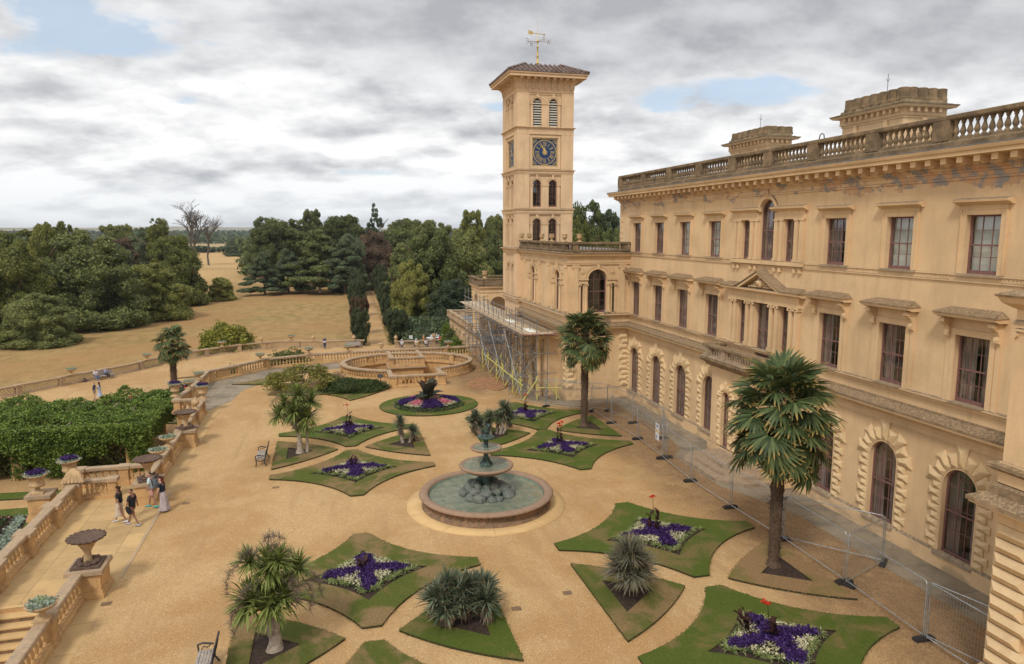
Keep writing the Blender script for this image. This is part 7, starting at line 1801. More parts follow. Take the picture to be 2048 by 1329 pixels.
# information sign by the hedge
t = thing('information_sign', 'small dark plaque on a post standing in the grass before the sunken court', 'sign', (4.2, 60.6, .08), R(10)); m = MB(); m.box(-.025, .025, -.025, .025, 0, .85); m.build('post', 'iron', t)
m = MB(); m.add([(-.24, -.08, .82), (.24, -.08, .82), (.24, .12, 1.05), (-.24, .12, 1.05), (-.24, -.06, .80), (.24, -.06, .80), (.24, .14, 1.03), (-.24, .14, 1.03)], [(0, 1, 2, 3), (4, 5, 6, 7), (0, 1, 5, 4), (2, 3, 7, 6), (1, 2, 6, 5), (0, 3, 7, 4)]); m.build('plaque', 'iron', t)
# small valve covers in the gravel
for x, y, l in ((-2.9, 37.7, 'small iron cover in the gravel left of the fountain'), (6.1, 22.9, 'small iron cover beside the broad yucca plot'), (8.2, 23.5, 'small iron cover beside the half-brown plot'), (-8.0, 26.9, 'small iron cover near the corner shell urn pedestal'), (-7.0, 36.5, 'iron grating next to the walking group')):
    t = thing('drain_cover', l, 'drain cover', (x, y, .003)); m = MB(); m.box(-.17, .17, -.13, .13, 0, .012); m.build('frame', 'ringstone', t); m = MB(); [m.box(-.14+i*.06, -.11+i*.06, -.10, .10, .012, .017) for i in range(5)]; m.build('bar', 'ringstone', t)

# ============================================================ PERGOLA with vines (lower garden)
pg = thing('vine_pergola', 'large vine-covered pergola on the lower terrace filling the left middle', 'pergola', (-20, 56.5, -3))
for y in (52.2, 56.8, 61.2):
    for x in np.arange(-33.6, -12.5, 3.4):
        m = HB(); m.box(x-.3, x+.3, y-.3, y+.3, -3.0, -.35); m.box(x-.38, x+.38, y-.38, y+.38, -.35, -.2); m.build('column', 'terrace', pg)
for y in (52.2, 56.8, 61.2): m = HB(); m.box(-34, -12.4, y-.12, y+.12, -.2, -.02); m.build('beam', 'trunk', pg)
for i in range(14): m = HB(); m.box(-33.5+i*1.6, -33.35+i*1.6, 51.8, 61.7, -.02, .10); m.build('rafter', 'trunk', pg)
r_ = np.random.default_rng(12)
def vine_pts():
    P_ = []
    for _ in range(15000):
        x, y = r_.uniform(-34.5, -12.2), r_.uniform(51.4, 62.1); z = .2+.8*mnoise.noise((x*.42, y*.5, 2))+.5*mnoise.noise((x*1.3, y*1.3, 6))-.25*max(0, (52.6-y))-.2*max(0, x+13); P_.append((x, y, z-r_.uniform(0, .25)))
    for _ in range(13000):    # front curtain, ragged lower edge
        x = r_.uniform(-34.5, -12.2); dp = 2.1+2.6*mnoise.noise((x*.55, 3.3, 0))+.9*mnoise.noise((x*2, 1, 0)); q = r_.uniform(0, 1); z = .35-q*max(.6, min(3.3, dp)); P_.append((x, 51.7-.35*math.sin(q*3)+r_.normal(0, .18)+.25*mnoise.noise((x*.9, z*.9, 0)), z))
    for _ in range(4200):     # side by the balustrade
        y = r_.uniform(51.5, 62); q = r_.uniform(0, 1); P_.append((-12.3+r_.normal(0, .2)-.2*q, y, .2-q*(1.2+1.3*max(0, mnoise.noise((y*.6, 8, 0))+.4))))
    for cx_ in (-12.9, -16.4, -19.9, -23.1, -26.4, -29.9, -33):    # climbing the columns
        for _ in range(420): a = r_.uniform(0, 6.28); z = r_.uniform(-3, -.2); P_.append((cx_+math.cos(a)*(.45+.12*z/3), 52.2+math.sin(a)*.48, z))
    return P_
o = tufts('vine', vine_pts(), 'vine', None, .135, 7, .8, .14, kind=None, seed=3, up=1.2); at(o, pg)
o = tufts('vine_shade', [(r_.uniform(-34, -12.6), r_.uniform(52.8, 61.6), r_.uniform(-.45, .0)) for _ in range(2600)], 'leaf', None, .30, 3, .6, .1, kind=None, seed=4); at(o, pg)
tufts('pergola_undergrowth', [(r_.uniform(-34, -12.6), 52.9+r_.uniform(0, 1.6), -3+2.6*r_.uniform(0, 1)**1.3) for _ in range(3800)], 'leaf', None, .24, 4, .8, .1, kind=None, seed=5); at(bpy.data.objects['pergola_undergrowth'], pg)
# lower garden in front of the pergola
struct(polyobj('lower_gravel', [(-36, 40), (-36, 49.6), (-12.6, 47.2), (-12.6, 30), (-36, 30)], [], -2.992, 'gravel'))
t, cc = bed('grass_plot', 'long green grass strip in front of the pergola in the lower garden', [(-36, 50.8), (-36, 49.6), (-12.6, 47.4), (-12.6, 48.6)], 'grass2'); t.location.z = -3
t, cc = bed('grass_plot', 'lower-garden lawn corner at the left edge holding pink bedding and a silver edging', [(-30, 46.8), (-15.2, 46.1), (-14.2, 40), (-14.2, 25), (-30, 25)], 'grass2', [(-24, 45.2), (-16.9, 44.8), (-16.0, 40), (-16.0, 30), (-24, 30)]); t.location.z = -3
rr = random.Random(9); A_, B_ = [], []
for _ in range(1700):
    x, y = rr.uniform(-20, -16.2), rr.uniform(34, 44.6)
    if x > -16.75-(y-40)*.15 and x < -16.35-(y-40)*.15: B_.append((x-cc[0], y-cc[1], .12))
    elif x < -17.2-(y-40)*.15: A_.append((x-cc[0], y-cc[1], .15+.1*rr.random()))
tufts('silver_edging', B_+[(-16.55-cc[0]-(y-40)*.15+rr.uniform(-.15, .15), y-cc[1], .12) for y in np.arange(32, 44.7, .06)], 'silver', t, .16, 5, .8, .1, seed=1)
tufts('pink_flowers', [p for p in A_ if mnoise.noise((p[0]*.8, p[1]*.8, 3)) > -.1], 'pink', t, .13, 5, .6, .1, seed=2); tufts('foliage', A_, 'bedgreen', t, .2, 4, .8, .1, seed=3)
def shrub(label, loc, rx, ry, rz_, mt, n=1500, leaf=.12, nm='shrub', cat='shrub', stems=True, seed=0, gap=.0, low=0., lift=0.):
    t = thing(nm, label, cat, loc); r_ = np.random.default_rng(seed); P_ = []
    while len(P_) < n:
        v = r_.normal(0, 1, 3); v /= np.linalg.norm(v); v[2] = abs(v[2]) if v[2] > -.35 or True else v[2]
        q = 1+.28*mnoise.noise(Vector(v*2.1)+Vector((seed, 0, 0)))+.14*mnoise.noise(Vector(v*5)+Vector((seed, 3, 0))); u = q*r_.uniform(.72, 1.0)
        if gap and mnoise.noise(Vector(v*3.2)+Vector((0, seed, 5))) < -gap: continue
        P_.append((v[0]*rx*u, v[1]*ry*u, lift+v[2]*rz_*u*(1 if v[2] > 0 else .3)))
    tufts('foliage', P_, mt, t, leaf, 6, .8, leaf*.5, kind=None, seed=seed)
    if stems:
        m = MB()
        for i in range(5): a = i*1.3; m.tube([(0, 0, 0), (math.cos(a)*rx*.3, math.sin(a)*ry*.3, lift+rz_*.35), (math.cos(a)*rx*.6, math.sin(a)*ry*.6, lift+rz_*.6)], [.05, .035, .02], 5)
        m.build('stems', 'trunk', t)
    return t
shrub('sprawling yellow-green open shrub overhanging the gravel, left of the low hedge', (-2.4, 61.3, .05), 3.2, 2.3, 1.75, 'yshrub', 1500, .15, seed=3, gap=.10, lift=.25)
shrub('thin brownish shrub between the yellow-green shrub and the hedge', (.6, 61.6, .08), 1.3, 1.2, 1.2, 'drytuft', 420, .09, seed=5, gap=.0)
shrub('low dense dark green rosemary hedge before the sunken court', (1.9, 60.1, .08), 2.7, 1.9, .85, 'rosemary', 2600, .11, nm='hedge', cat='hedge', seed=7)
shrub('large rounded golden-green bush behind the lattice balustrade', (-13.4, 104.8, -3.6), 3.9, 3.2, 3.9, 'leafy', 4200, .26, seed=9)
shrub('low sprawling grey-green bush overflowing the curved balustrade', (-4.2, 77.2, -.6), 2.6, 1.2, 1.9, 'silver', 0 or 700, .14, seed=11) if False else shrub('mounded green bush just beyond the curved balustrade', (-4.3, 78.2, -3), 3.3, 1.5, 3.7, 'leaf', 1900, .20, seed=11)
shrub('feathery green tuft by the curved balustrade near the terrace turn', (-9.2, 75.5, -3), 1.5, 1.2, 2.9, 'bedgreen', 700, .14, seed=12)
for i, (x, y, hh) in enumerate(((16.0, 86.5, 2.1), (15.9, 90.0, 2.7), (15.9, 94.0, 3.2), (16.1, 98.5, 3.4), (15.6, 83.2, 1.9))):
    shrub('clipped green climber against the arcaded wall, %s from the loggia' % ('second', 'third', 'fourth', 'fifth', 'nearest')[i], (x, y, -3), .9, 1.3, hh, 'vine' if i % 2 else 'leaf', 900, .16, seed=20+i)
# flower border with the lower palm
t, cc = bed('flower_border', 'mixed border of blue, red and yellow flowers beside the pergola top and lower palm', [(-20.5, 71.5), (-13.5, 80.5), (-11.2, 76.5), (-12.0, 64.0), (-18, 66)], 'grass1', [(-18.6, 72.2), (-13.8, 78.6), (-12.0, 75.4), (-12.6, 66.8), (-16.5, 68.2)], cat='flower bed'); t.location.z = -3
A_ = [(rr.uniform(-18.2, -12.2), rr.uniform(67, 78)) for _ in range(1300)]; S_ = [(-18.6, 72.2), (-13.8, 78.6), (-12.0, 75.4), (-12.6, 66.8), (-16.5, 68.2)]; A_ = [(x-cc[0], y-cc[1], rr.uniform(.2, .6)) for x, y in A_ if inpoly(x, y, S_)]
tufts('foliage', A_, 'bedgreen', t, .3, 5, .9, .2, seed=1); tufts('purple_flowers', A_[::2], 'purple', t, .2, 4, .7, .3, seed=2); tufts('red_flowers', A_[::11], 'red', t, .24, 4, .7, .35, seed=3); tufts('yellow_flowers', A_[5::23], 'leafy', t, .2, 4, .7, .5, seed=4)
bed('grass_plot', 'low dry grass strip by the lattice path left of the terrace turn', [(-17, 84.5), (-9.8, 88.5), (-9.8, 87.2), (-13, 85.2)], 'grass3')[0].location.z = -3

# ============================================================ TREES
def crown_mesh(seed, style='broad', n=5200, leaf=.07, mt='leaf'):
    """unit crown: z 0..1, radius ~.5"""
    r_ = np.random.default_rng(seed); lob = []
    if style == 'broad':
        for i in range(95):
            a = r_.uniform(0, 2*PI); z = r_.uniform(.10, .97); rad = .5*math.sqrt(max(.02, 1-((z-.42)/.60)**2))*r_.uniform(.55, .95)
            s = r_.uniform(.06, .135)*(1.15-.5*z); lob.append((math.cos(a)*rad, math.sin(a)*rad, z, s, s*.75))
        for i in range(8): lob.append((r_.normal(0, .12), r_.normal(0, .12), r_.uniform(.3, .8), .22, .2))
    elif style == 'weep':      # foliage down to the ground
        for i in range(105):
            a = r_.uniform(0, 2*PI); z = r_.uniform(.02, .97); rad = .5*math.sqrt(max(.03, 1-z**1.7))*r_.uniform(.6, 1.0)
            s = r_.uniform(.055, .125)*(1.15-.45*z); lob.append((math.cos(a)*rad, math.sin(a)*rad, z, s, s*.95))
        for i in range(16): a = 2*PI*i/16+r_.uniform(-.2, .2); lob.append((math.cos(a)*.42*r_.uniform(.8, 1.05), math.sin(a)*.42*r_.uniform(.8, 1.05), r_.uniform(.04, .12), .14, .11))
        for i in range(8): lob.append((r_.normal(0, .12), r_.normal(0, .12), r_.uniform(.15, .75), .22, .2))
    elif style == 'cedar':     # flat tiers
        for k in range(11):
            z = .12+.83*k/10; rad = .5*(1.05-z)**.7*1.0
            for i in range(6):
                a = r_.uniform(0, 2*PI); q = rad*r_.uniform(.25, 1.0); lob.append((math.cos(a)*q, math.sin(a)*q, z+r_.normal(0, .03), .12*(1.15-z*.6)*r_.uniform(.7, 1.2), .055))
    elif style == 'conifer':
        for k in range(16):
            z = .05+.93*k/15; rad = .5*(1.02-z)**.9
            for i in range(6): a = r_.uniform(0, 2*PI); q = rad*r_.uniform(.4, 1.0); lob.append((math.cos(a)*q, math.sin(a)*q, z, .085*(1.2-z), .04))
    elif style == 'yew':
        for i in range(60):
            a = r_.uniform(0, 2*PI); z = r_.uniform(.03, .95); rad = .5*(math.sin(min(1, (z+.12)*1.25)*PI/2)*(1 if z < .55 else math.sqrt(max(.02, 1-((z-.55)/.5)**2))))*.85; lob.append((math.cos(a)*rad, math.sin(a)*rad, z, .10, .10))
        for i in range(8): lob.append((0, 0, .1+.1*i, .3, .12))
    lob = np.array(lob); k = r_.choice(len(lob), n, p=lob[:, 3]**2/np.sum(lob[:, 3]**2)); L = lob[k]
    v = r_.normal(0, 1, (n, 3)); v /= np.linalg.norm(v, axis=1)[:, None]; v[:, 2] = np.where(v[:, 2] < -.3, -v[:, 2], v[:, 2]); rad = r_.uniform(.75, 1.08, (n, 1))
    c = L[:, :3]+v*np.c_[L[:, 3], L[:, 3], L[:, 4]]*rad
    if style == 'yew': d1 = np.c_[r_.normal(0, .25, (n, 2)), np.ones(n)]
    else: d1 = r_.normal(0, 1, (n, 3)); d1[:, 2] -= .2
    d1 /= np.linalg.norm(d1, axis=1)[:, None]; nn = v+r_.normal(0, .45, (n, 3)); d2 = np.cross(d1, nn); d2 /= np.linalg.norm(d2, axis=1)[:, None]+1e-6
    s = leaf*r_.uniform(.45, 1.1, (n, 1))*(1.3 if style == 'yew' else 1); wq = .25 if style == 'yew' else .42
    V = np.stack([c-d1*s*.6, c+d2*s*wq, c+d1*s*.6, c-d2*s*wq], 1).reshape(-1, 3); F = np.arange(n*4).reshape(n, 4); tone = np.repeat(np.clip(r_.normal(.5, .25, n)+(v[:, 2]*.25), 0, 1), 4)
    # closed inner cores so that the crown is not see-through
    cv, cf = [], []; core = sorted(range(len(lob)), key=lambda i: -lob[i][3])[:int(len(lob)*.8)]
    for i in core:
        x, y, z, s_, sz = lob[i]; b = len(cv)+len(V); nn_, kk = 6, 4
        for j in range(kk+1):
            for q in range(nn_): p = PI*j/kk; t_ = 2*PI*q/nn_; cv.append((x+math.sin(p)*math.cos(t_)*s_*.72, y+math.sin(p)*math.sin(t_)*s_*.72, z+math.cos(p)*sz*.72))
        cf += [(b+j*nn_+q, b+j*nn_+(q+1) % nn_, b+(j+1)*nn_+(q+1) % nn_, b+(j+1)*nn_+q) for j in range(kk) for q in range(nn_)]
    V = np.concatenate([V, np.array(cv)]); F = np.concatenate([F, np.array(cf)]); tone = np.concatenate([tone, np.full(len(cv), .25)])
    return qmesh('crown', V, F, mt, tone)
def trunk_mesh(seed):
    m = MB(); rr = random.Random(seed); m.tube([(0, 0, 0), (.003, 0, .12), (0, .005, .35), (.01, 0, .7)], [.030, .020, .016, .008], 8)
    for i in range(7): a = i*2.4; z = .2+.07*i; m.tube([(0, 0, z), (math.cos(a)*.13, math.sin(a)*.13, z+.10), (math.cos(a)*.26, math.sin(a)*.26, z+.2)], [.010, .007, .003], 5)
    me = bpy.data.meshes.new('trunk'); me.from_pydata([tuple(p) for p in m.v], [], m.f); me.materials.append(M['trunk']); me.update(); return me
CR = {k: [crown_mesh(i*7+len(k), k, n, lf, 'leaf') for i in range(c)] for k, n, lf, c in (('broad', 34000, .027, 4), ('weep', 42000, .025, 4), ('cedar', 26000, .030, 2), ('conifer', 16000, .03, 1))}
CRM = {}
def crown_of(style, i, mt):
    k = (style, i % len(CR[style]), mt)
    if k not in CRM:
        me = CR[style][k[1]]
        if mt != 'leaf': me = me.copy(); me.materials[0] = M[mt]
        CRM[k] = me
    return CRM[k]
TRK = [trunk_mesh(i) for i in range(3)]; _tc = [0]
def tree(label, loc, h, w_, style='broad', mt='leaf', cat='tree', nm=None, group=None, z0=0.0, v=None):
    _tc[0] += 1; i = _tc[0] if v is None else v
    t = thing(nm or {'broad': 'broadleaf_tree', 'weep': 'spreading_tree', 'cedar': 'cedar_tree', 'conifer': 'conifer_tree'}[style], label, cat, loc, i*1.1, group)
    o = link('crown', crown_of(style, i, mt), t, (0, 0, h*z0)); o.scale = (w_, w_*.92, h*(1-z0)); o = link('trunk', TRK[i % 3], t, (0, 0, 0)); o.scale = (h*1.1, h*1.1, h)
    return t
def gz(x, y): return hfield(x, y)
def pxt(px, ybase, ytop, wpx, label, style='broad', mt='leaf', z0=0.0, group=None, zb=None, D=None):
    """place a tree from its foot in the photograph, on the ground: returns world object"""
    def ray(px, py):
        u = (px-1024)/1435; v = -(py-664.5)/1435; th = R(8.03); yw = R(14.54); fy = math.cos(th)+v*math.sin(th); fz = -math.sin(th)+v*math.cos(th)
        return u*math.cos(yw)+fy*math.sin(yw), -u*math.sin(yw)+fy*math.cos(yw), fz
    x, y, w2 = ray(px, ybase)
    if D is None: t = (-3.6-CAMH)/w2
    else: t = D/math.hypot(x, y)
    X, Y = x*t, y*t; d = math.hypot(X, Y); g = gz(X, Y); a, b, c = ray(px, ytop); ztop = CAMH+c*d/math.hypot(a, b); h = ztop-g; wd = wpx*math.hypot(d, 16)/1435*.98
    return tree(label, (X, Y, g-.1), h, wd, style, mt, group=group, z0=z0)
# left group, foliage to the ground
pxt(82, 690, 588, 125, 'rounded green tree standing forward alone on the parched lawn at the left', 'weep', 'leaf')
pxt(-30, 668, 530, 150, 'dark bushy tree cut by the left edge beside the forward rounded tree', 'weep', 'leafd')
pxt(175, 655, 464, 190, 'broad olive-green tree, tallest of the front left clump', 'weep', 'leaf')
pxt(35, 640, 480, 130, 'olive-green tree behind the left-edge tree', 'weep', 'leafw', D=140)
pxt(300, 636, 528, 150, 'wide low spreading yellow-green tree at the right foot of the left clump', 'weep', 'leafw')
pxt(352, 610, 470, 112, 'feathery green tree at the right end of the left clump', 'weep', 'leafw')
pxt(232, 625, 490, 120, 'dark green tree in the middle of the left clump', 'weep', 'leafd', D=160)
pxt(240, 560, 478, 90, 'brownish-leaved tree rising in the middle of the left clump', 'broad', 'leafb', D=190)
pxt(96, 540, 448, 60, 'thin-topped tree left of centre in the left clump skyline', 'broad', 'leafw', D=170)
pxt(138, 540, 445, 64, 'slim tree right of the thin-topped one in the left clump skyline', 'broad', 'leafw', D=175)
pxt(45, 560, 462, 110, 'rounded tree on the far left skyline', 'broad', 'leafw', D=180)
pxt(225, 520, 452, 60, 'dense dark round-headed tree on the left skyline', 'broad', 'leaf', D=260); pxt(252, 520, 450, 50, 'second dark round-headed tree beside it on the left skyline', 'broad', 'leaf', D=265)
pxt(290, 540, 456, 70, 'greyish tree top between the dark round heads and the bare tree', 'broad', 'leafd', D=240)
pxt(322, 555, 437, 42, 'half-leafy dying tree left of the bare trees', 'broad', 'leafw', z0=.45, D=230)
pxt(443, 600, 555, 58, 'small round bush standing alone on the parched lawn', 'weep', 'leafw')
pxt(420, 520, 482, 0.1, 'x', D=400) if False else None
pxt(476, 506, 476, 50, 'single round hedgerow tree at the field edge', 'weep', 'leafd', D=520)
# centre left conifers
pxt(530, 590, 508, 92, 'dark layered pine in front at the left of the centre wood', 'cedar', 'leafd')
pxt(538, 570, 436, 78, 'tall dark oak at the left end of the centre wood', 'broad', 'leaf', z0=.12, D=225)
pxt(578, 588, 500, 90, 'dark layered pine next to the front pine', 'cedar', 'leafd')
pxt(640, 586, 462, 150, 'broad grey-green cedar with several trunks in the centre wood', 'cedar', 'leaf', z0=.05)
pxt(690, 588, 480, 110, 'cedar with low shaded trunk right of the broad cedar', 'cedar', 'leafd', z0=.05)
pxt(590, 560, 440, 90, 'tree rising behind the cedars, left', 'broad', 'leaf', D=235); pxt(628, 560, 422, 64, 'tallest broad-headed tree behind the cedars', 'broad', 'leaf', D=240)
pxt(690, 560, 432, 100, 'domed tree behind the cedars near the avenue', 'broad', 'leaf', D=245)
pxt(752, 560, 410, 100, 'pointed dark pine topping the skyline above the avenue', 'conifer', 'leafd', D=250)
pxt(752, 560, 462, 110, 'brownish tree closing the end of the avenue', 'weep', 'leafb', D=215); pxt(700, 585, 470, 80, 'dark tree at the left of the avenue end', 'weep', 'leafd', D=205)
pxt(815, 560, 440, 130, 'round-topped tree right of the avenue end on the skyline', 'broad', 'leaf', D=235)
# right of the avenue
pxt(862, 645, 452, 165, 'large dark broadleaved tree right of the avenue', 'weep', 'leaf', D=128)
pxt(822, 655, 522, 96, 'lighter yellow-green tree right beside the avenue yews', 'weep', 'leafw', D=122)
pxt(930, 640, 462, 130, 'dark green tree left of the loggia', 'weep', 'leaf', D=134); pxt(905, 668, 560, 130, 'deep-shaded dark tree behind the cafe tables', 'weep', 'leafd', D=118)
pxt(826, 600, 480, 120, 'green tree behind the large dark tree', 'weep', 'leaf', D=160); pxt(985, 600, 470, 120, 'green tree showing behind the tower\'s left edge', 'weep', 'leaf', D=150)
pxt(945, 560, 424, 74, 'tall loose-topped tree left of the tower skyline', 'broad', 'leafw', D=180); pxt(992, 560, 432, 70, 'dark tree touching the tower skyline', 'broad', 'leaf', D=185); pxt(870, 560, 442, 110, 'wide tree on the skyline between avenue and tower', 'broad', 'leaf', D=200)
# between tower and house
pxt(1175, 560, 405, 100, 'dark tree between tower and main block, left', 'broad', 'leaf', D=120); pxt(1215, 560, 425, 90, 'dark tree between tower and main block, right', 'broad', 'leafd', D=125)
pxt(1160, 540, 440, 90, 'lighter green tree low between tower and main block', 'weep', 'leafw', D=105); pxt(1225, 540, 455, 80, 'lower green tree beside the main block corner', 'weep', 'leaf', D=108)
# yews of the avenue
YW = [crown_mesh(60+i, 'yew', 16000, .035, m_) for i, m_ in enumerate(('yew', 'yew', 'yewbrown'))]
def yew(label, x, y, h, w_, k=0): t = thing('yew_tree', label, 'yew tree', (x, y, gz(x, y) if y > 106 else -3.3), x*3+y, 'clipped yews lining the avenue'); o = link('crown', YW[k], t); o.scale = (w_, w_, h); o = link('trunk', TRK[0], t); o.scale = (h*.9, h*.9, h*.6); return t
for i, (x, y, h, w_, k) in enumerate(((4.7, 107.5, 5.4, 3.1, 0), (5.1, 119, 6.6, 3.3, 2), (5.9, 145, 7.2, 3.9, 0), (6.6, 165, 7.0, 4.2, 0), (7.4, 188, 7.2, 4.2, 0), (8.2, 210, 7.2, 4.2, 0))): yew(('nearest left yew of the avenue, dark with brown tinge', 'brown-topped yew, second on the left of the avenue', 'third yew on the left of the avenue', 'fourth yew on the left of the avenue', 'fifth yew on the left of the avenue', 'last yew on the left of the avenue')[i], x, y, h, w_, k)
for i, (x, y, h, w_, k) in enumerate(((9.95, 108, 5.2, 3.9, 1), (10.5, 123, 6.2, 3.8, 1), (11.4, 142, 6.8, 4.0, 1), (12.6, 165, 7.2, 4.4, 0), (14.0, 192, 7.6, 4.8, 0))): yew(('nearest right yew of the avenue, squat and dark', 'second yew on the right of the avenue', 'third yew on the right of the avenue', 'fourth yew on the right of the avenue', 'last yew on the right of the avenue')[i], x, y, h, w_, k)
pth = MB(); V = []; ys_ = np.linspace(101.5, 250, 40); xc = lambda y: 7.2+(y-102)*.037
pth.add([(xc(y)+s*(1.3), y, max(hfield(xc(y), y), hfield(xc(y)+s*1.7, y))+.10 if y > 104 else -3.02) for y in ys_ for s in (-1, 1)], [(2*i, 2*i+1, 2*i+3, 2*i+2) for i in range(39)]); struct(pth.build('avenue_path', 'gravel'))
# bare dead trees
def dead(label, loc, h, seed, spread=.5):
    t = thing('dead_tree', label, 'dead tree', loc); rr = random.Random(seed); m = MB(); tk = MB()
    def br(p, d, L, r, k):
        q = p+d*L; mid = p+d*L*.5+Vector((rr.uniform(-1, 1), rr.uniform(-1, 1), rr.uniform(-.3, .3)))*L*.10; (tk if k == 0 else m).tube([p, mid, q], [r, r*.8, r*.6], 5)
        if k >= 5: return
        for _ in range(3 if k < 4 else 2): 
            nd = (d+Vector((rr.uniform(-1, 1), rr.uniform(-1, 1), rr.uniform(-.45, .65)))*(.55+.12*k)*spread*1.6).normalized(); br(q if rr.random() < .6 else p.lerp(q, .7), nd, L*rr.uniform(.6, .82), r*.62, k+1)
    br(Vector((0, 0, 0)), Vector((0, 0, 1)), h*.36, h*.024, 0); tk.build('trunk', 'deadwood', t); m.build('branches', 'deadwood', t)
def G_(px, py, z=-3.6):
    u = (px-1024)/1435; v = -(py-664.5)/1435; th = R(8.03); yw = R(14.54); fy = math.cos(th)+v*math.sin(th); fz = -math.sin(th)+v*math.cos(th); t = (z-CAMH)/fz
    return (u*math.cos(yw)+fy*math.sin(yw))*t, (-u*math.sin(yw)+fy*math.cos(yw))*t
for px, lab, h, sd_, sp in ((384, 'tall bare dead tree, leftmost of three in the pale field', 31, 3, .62), (391, 'bare dead tree right beside the tall one, middle of three', 28, 5, .6), (418, 'smaller bare dead tree with snapped top, rightmost of three', 24, 8, .45)):
    x, y = G_(px, 531); s_ = 1; x *= s_; y *= s_; dead(lab, (x, y, gz(x, y)-.3), h, sd_, sp)
# hedgerow and far woods
def wood(name, label, a, b, n, hr, seed, mt='leafd', dp=30, leaf=2.2):
    r_ = np.random.default_rng(seed); P_ = []
    for _ in range(n):
        q = r_.uniform(0, 1); d = a[0]+(b[0]-a[0])*q+r_.uniform(0, dp); az = R(a[1]+(b[1]-a[1])*q); x, y = math.sin(az)*d, math.cos(az)*d; g = hfield(x, y); hh = hr*(.6+.5*mnoise.noise((x*.02, y*.02, seed))+.3*mnoise.noise((x*.08, y*.08, seed)))
        P_.append((x, y, g+max(.4, hh)*(1-r_.uniform(0, 1)**2.2)))
    o = tufts(name, P_, mt, None, leaf, 3, .8, leaf*.5, seed=seed); tag(o, label, 'woodland', kind='stuff')
wood('hedgerow', 'dark hedge line across the far side of the pale field behind the dead trees', (560, -26), (620, 2), 5200, 6, 1, 'leafd', 10, 2.2)
wood('distant_wood', 'hazy dark woods in bands beyond the pale fields on the horizon', (1000, -45), (1000, 20), 16000, 13, 2, 'leafd', 260, 4.5)
wood('distant_wood', 'bluish far woods in thin lines just under the horizon', (1900, -50), (1900, 25), 14000, 17, 3, 'leafd', 700, 7.5)
wood('distant_wood', 'dark wood filling the gaps beyond the tower and the centre trees', (270, -6), (290, 24), 9000, 15, 4, 'leaf', 50, 1.7)
wood('distant_wood', 'nearer dark wood behind the left clump of trees', (330, -36), (330, -22), 5200, 11, 5, 'leafd', 60, 1.9)
# bank of undergrowth behind the cafe
r_ = np.random.default_rng(31); P_ = [(x, y, -3.3+(y-104)*.28+r_.uniform(0, .5)) for x, y in zip(r_.uniform(11, 21, 2600), r_.uniform(104, 113, 2600))]; o = tufts('undergrowth', P_, 'leafd', None, .4, 3, .7, .2, seed=6); tag(o, 'shady grassy bank with undergrowth behind the cafe tables', 'undergrowth', kind='stuff')
wf = MB(); wf.box(-45, -44, 60, 61, -3.7, -3.6) if False else None
fnc = MB()
for i in range(60): a = G_(380+i*3, 543); fnc.box(a[0]-.05, a[0]+.05, a[1]-.05, a[1]+.05, gz(*a), gz(*a)+1.2)
fnc.sm = [False]*len(fnc.f); o = fnc.build('wire_fence', 'deadwood'); tag(o, 'thin post fence crossing the parched field left of the pines', 'fence')
# ============================================================ PEOPLE
SK1, SK2, SK3 = skinmat((.30, .155, .10)), skinmat((.50, .31, .23)), skinmat((.36, .21, .15))
def person(label, loc, rz, group=None): return thing('person', label, 'person', loc, rz, group)
# walking away up-left: facing -x +y ; rotate about z
p = person('walking man in black t-shirt and brown shorts carrying a dark bag', (-8.80, 34.2, .01), R(72)); J = stand(1.72, .32, (.25, -.3), .0, .1, (.03, .02)); figure(p, J, SK1, 1.72); shirt(p, J, (.020, .020, .026), 1.72, .85, -.06, 1.18); shorts(p, J, (.24, .115, .07), 1.72); hair(p, J, (.015, .012, .012), 1.72)
for s_ in 'lr': shoe(p, J, s_, (.42, .42, .48), 1.72)
m = MB(); m.tube([(-.27, .10, .98), (-.25, .02, .80), (-.22, -.04, .66)], [.05, .11, .09], 8); m.build('bag', cloth((.02, .02, .025)), p)
p = person('walking woman with long brown hair, black top and cream skirt', (-9.45, 34.75, .01), R(80)); J = stand(1.66, .30, (-.4, .35), .03, -.1, (.10, .04)); figure(p, J, SK1, 1.66); shirt(p, J, (.018, .018, .024), 1.66, .7, .10, 1.0); skirt(p, J, (.52, .42, .32), 1.66, .34, .25, .05); hair(p, J, (.075, .035, .022), 1.66, .12)
for s_ in 'lr': shoe(p, J, s_, (.7, .7, .7), 1.66)
m = MB(); m.tube([(.24, .2, 1.15), (.27, .2, 1.0), (.25, .2, .85)], [.05, .09, .07], 8); m.build('bag', cloth((.30, .03, .05)), p)
p = person('man in pale blue t-shirt and pink shorts with backpack straps, beside the shell urn', (-8.45, 36.35, .01), R(78)); J = stand(1.74, .26, (.2, .3), .04, -.1); figure(p, J, SK3, 1.74); shirt(p, J, (.50, .60, .60), 1.74, .85, -.05, 1.05); shorts(p, J, (.52, .30, .26), 1.74); hair(p, J, (.02, .015, .012), 1.74)
for s_ in 'lr': shoe(p, J, s_, (.06, .42, .40), 1.74)
m = MB(); m.tube([(-.11, -.14, 1.12), (-.12, -.02, 1.47), (-.11, .14, 1.35)], .018, 5); m.tube([(.11, -.14, 1.12), (.12, -.02, 1.47), (.11, .14, 1.35)], .018, 5); m.build('backpack_strap', cloth((.03, .04, .06)), p)
m = MB(); m.tube([(0, -.17, 1.0), (0, -.20, 1.2), (0, -.16, 1.38)], [.10, .14, .10], 8); m.build('backpack', cloth((.12, .14, .16)), p)
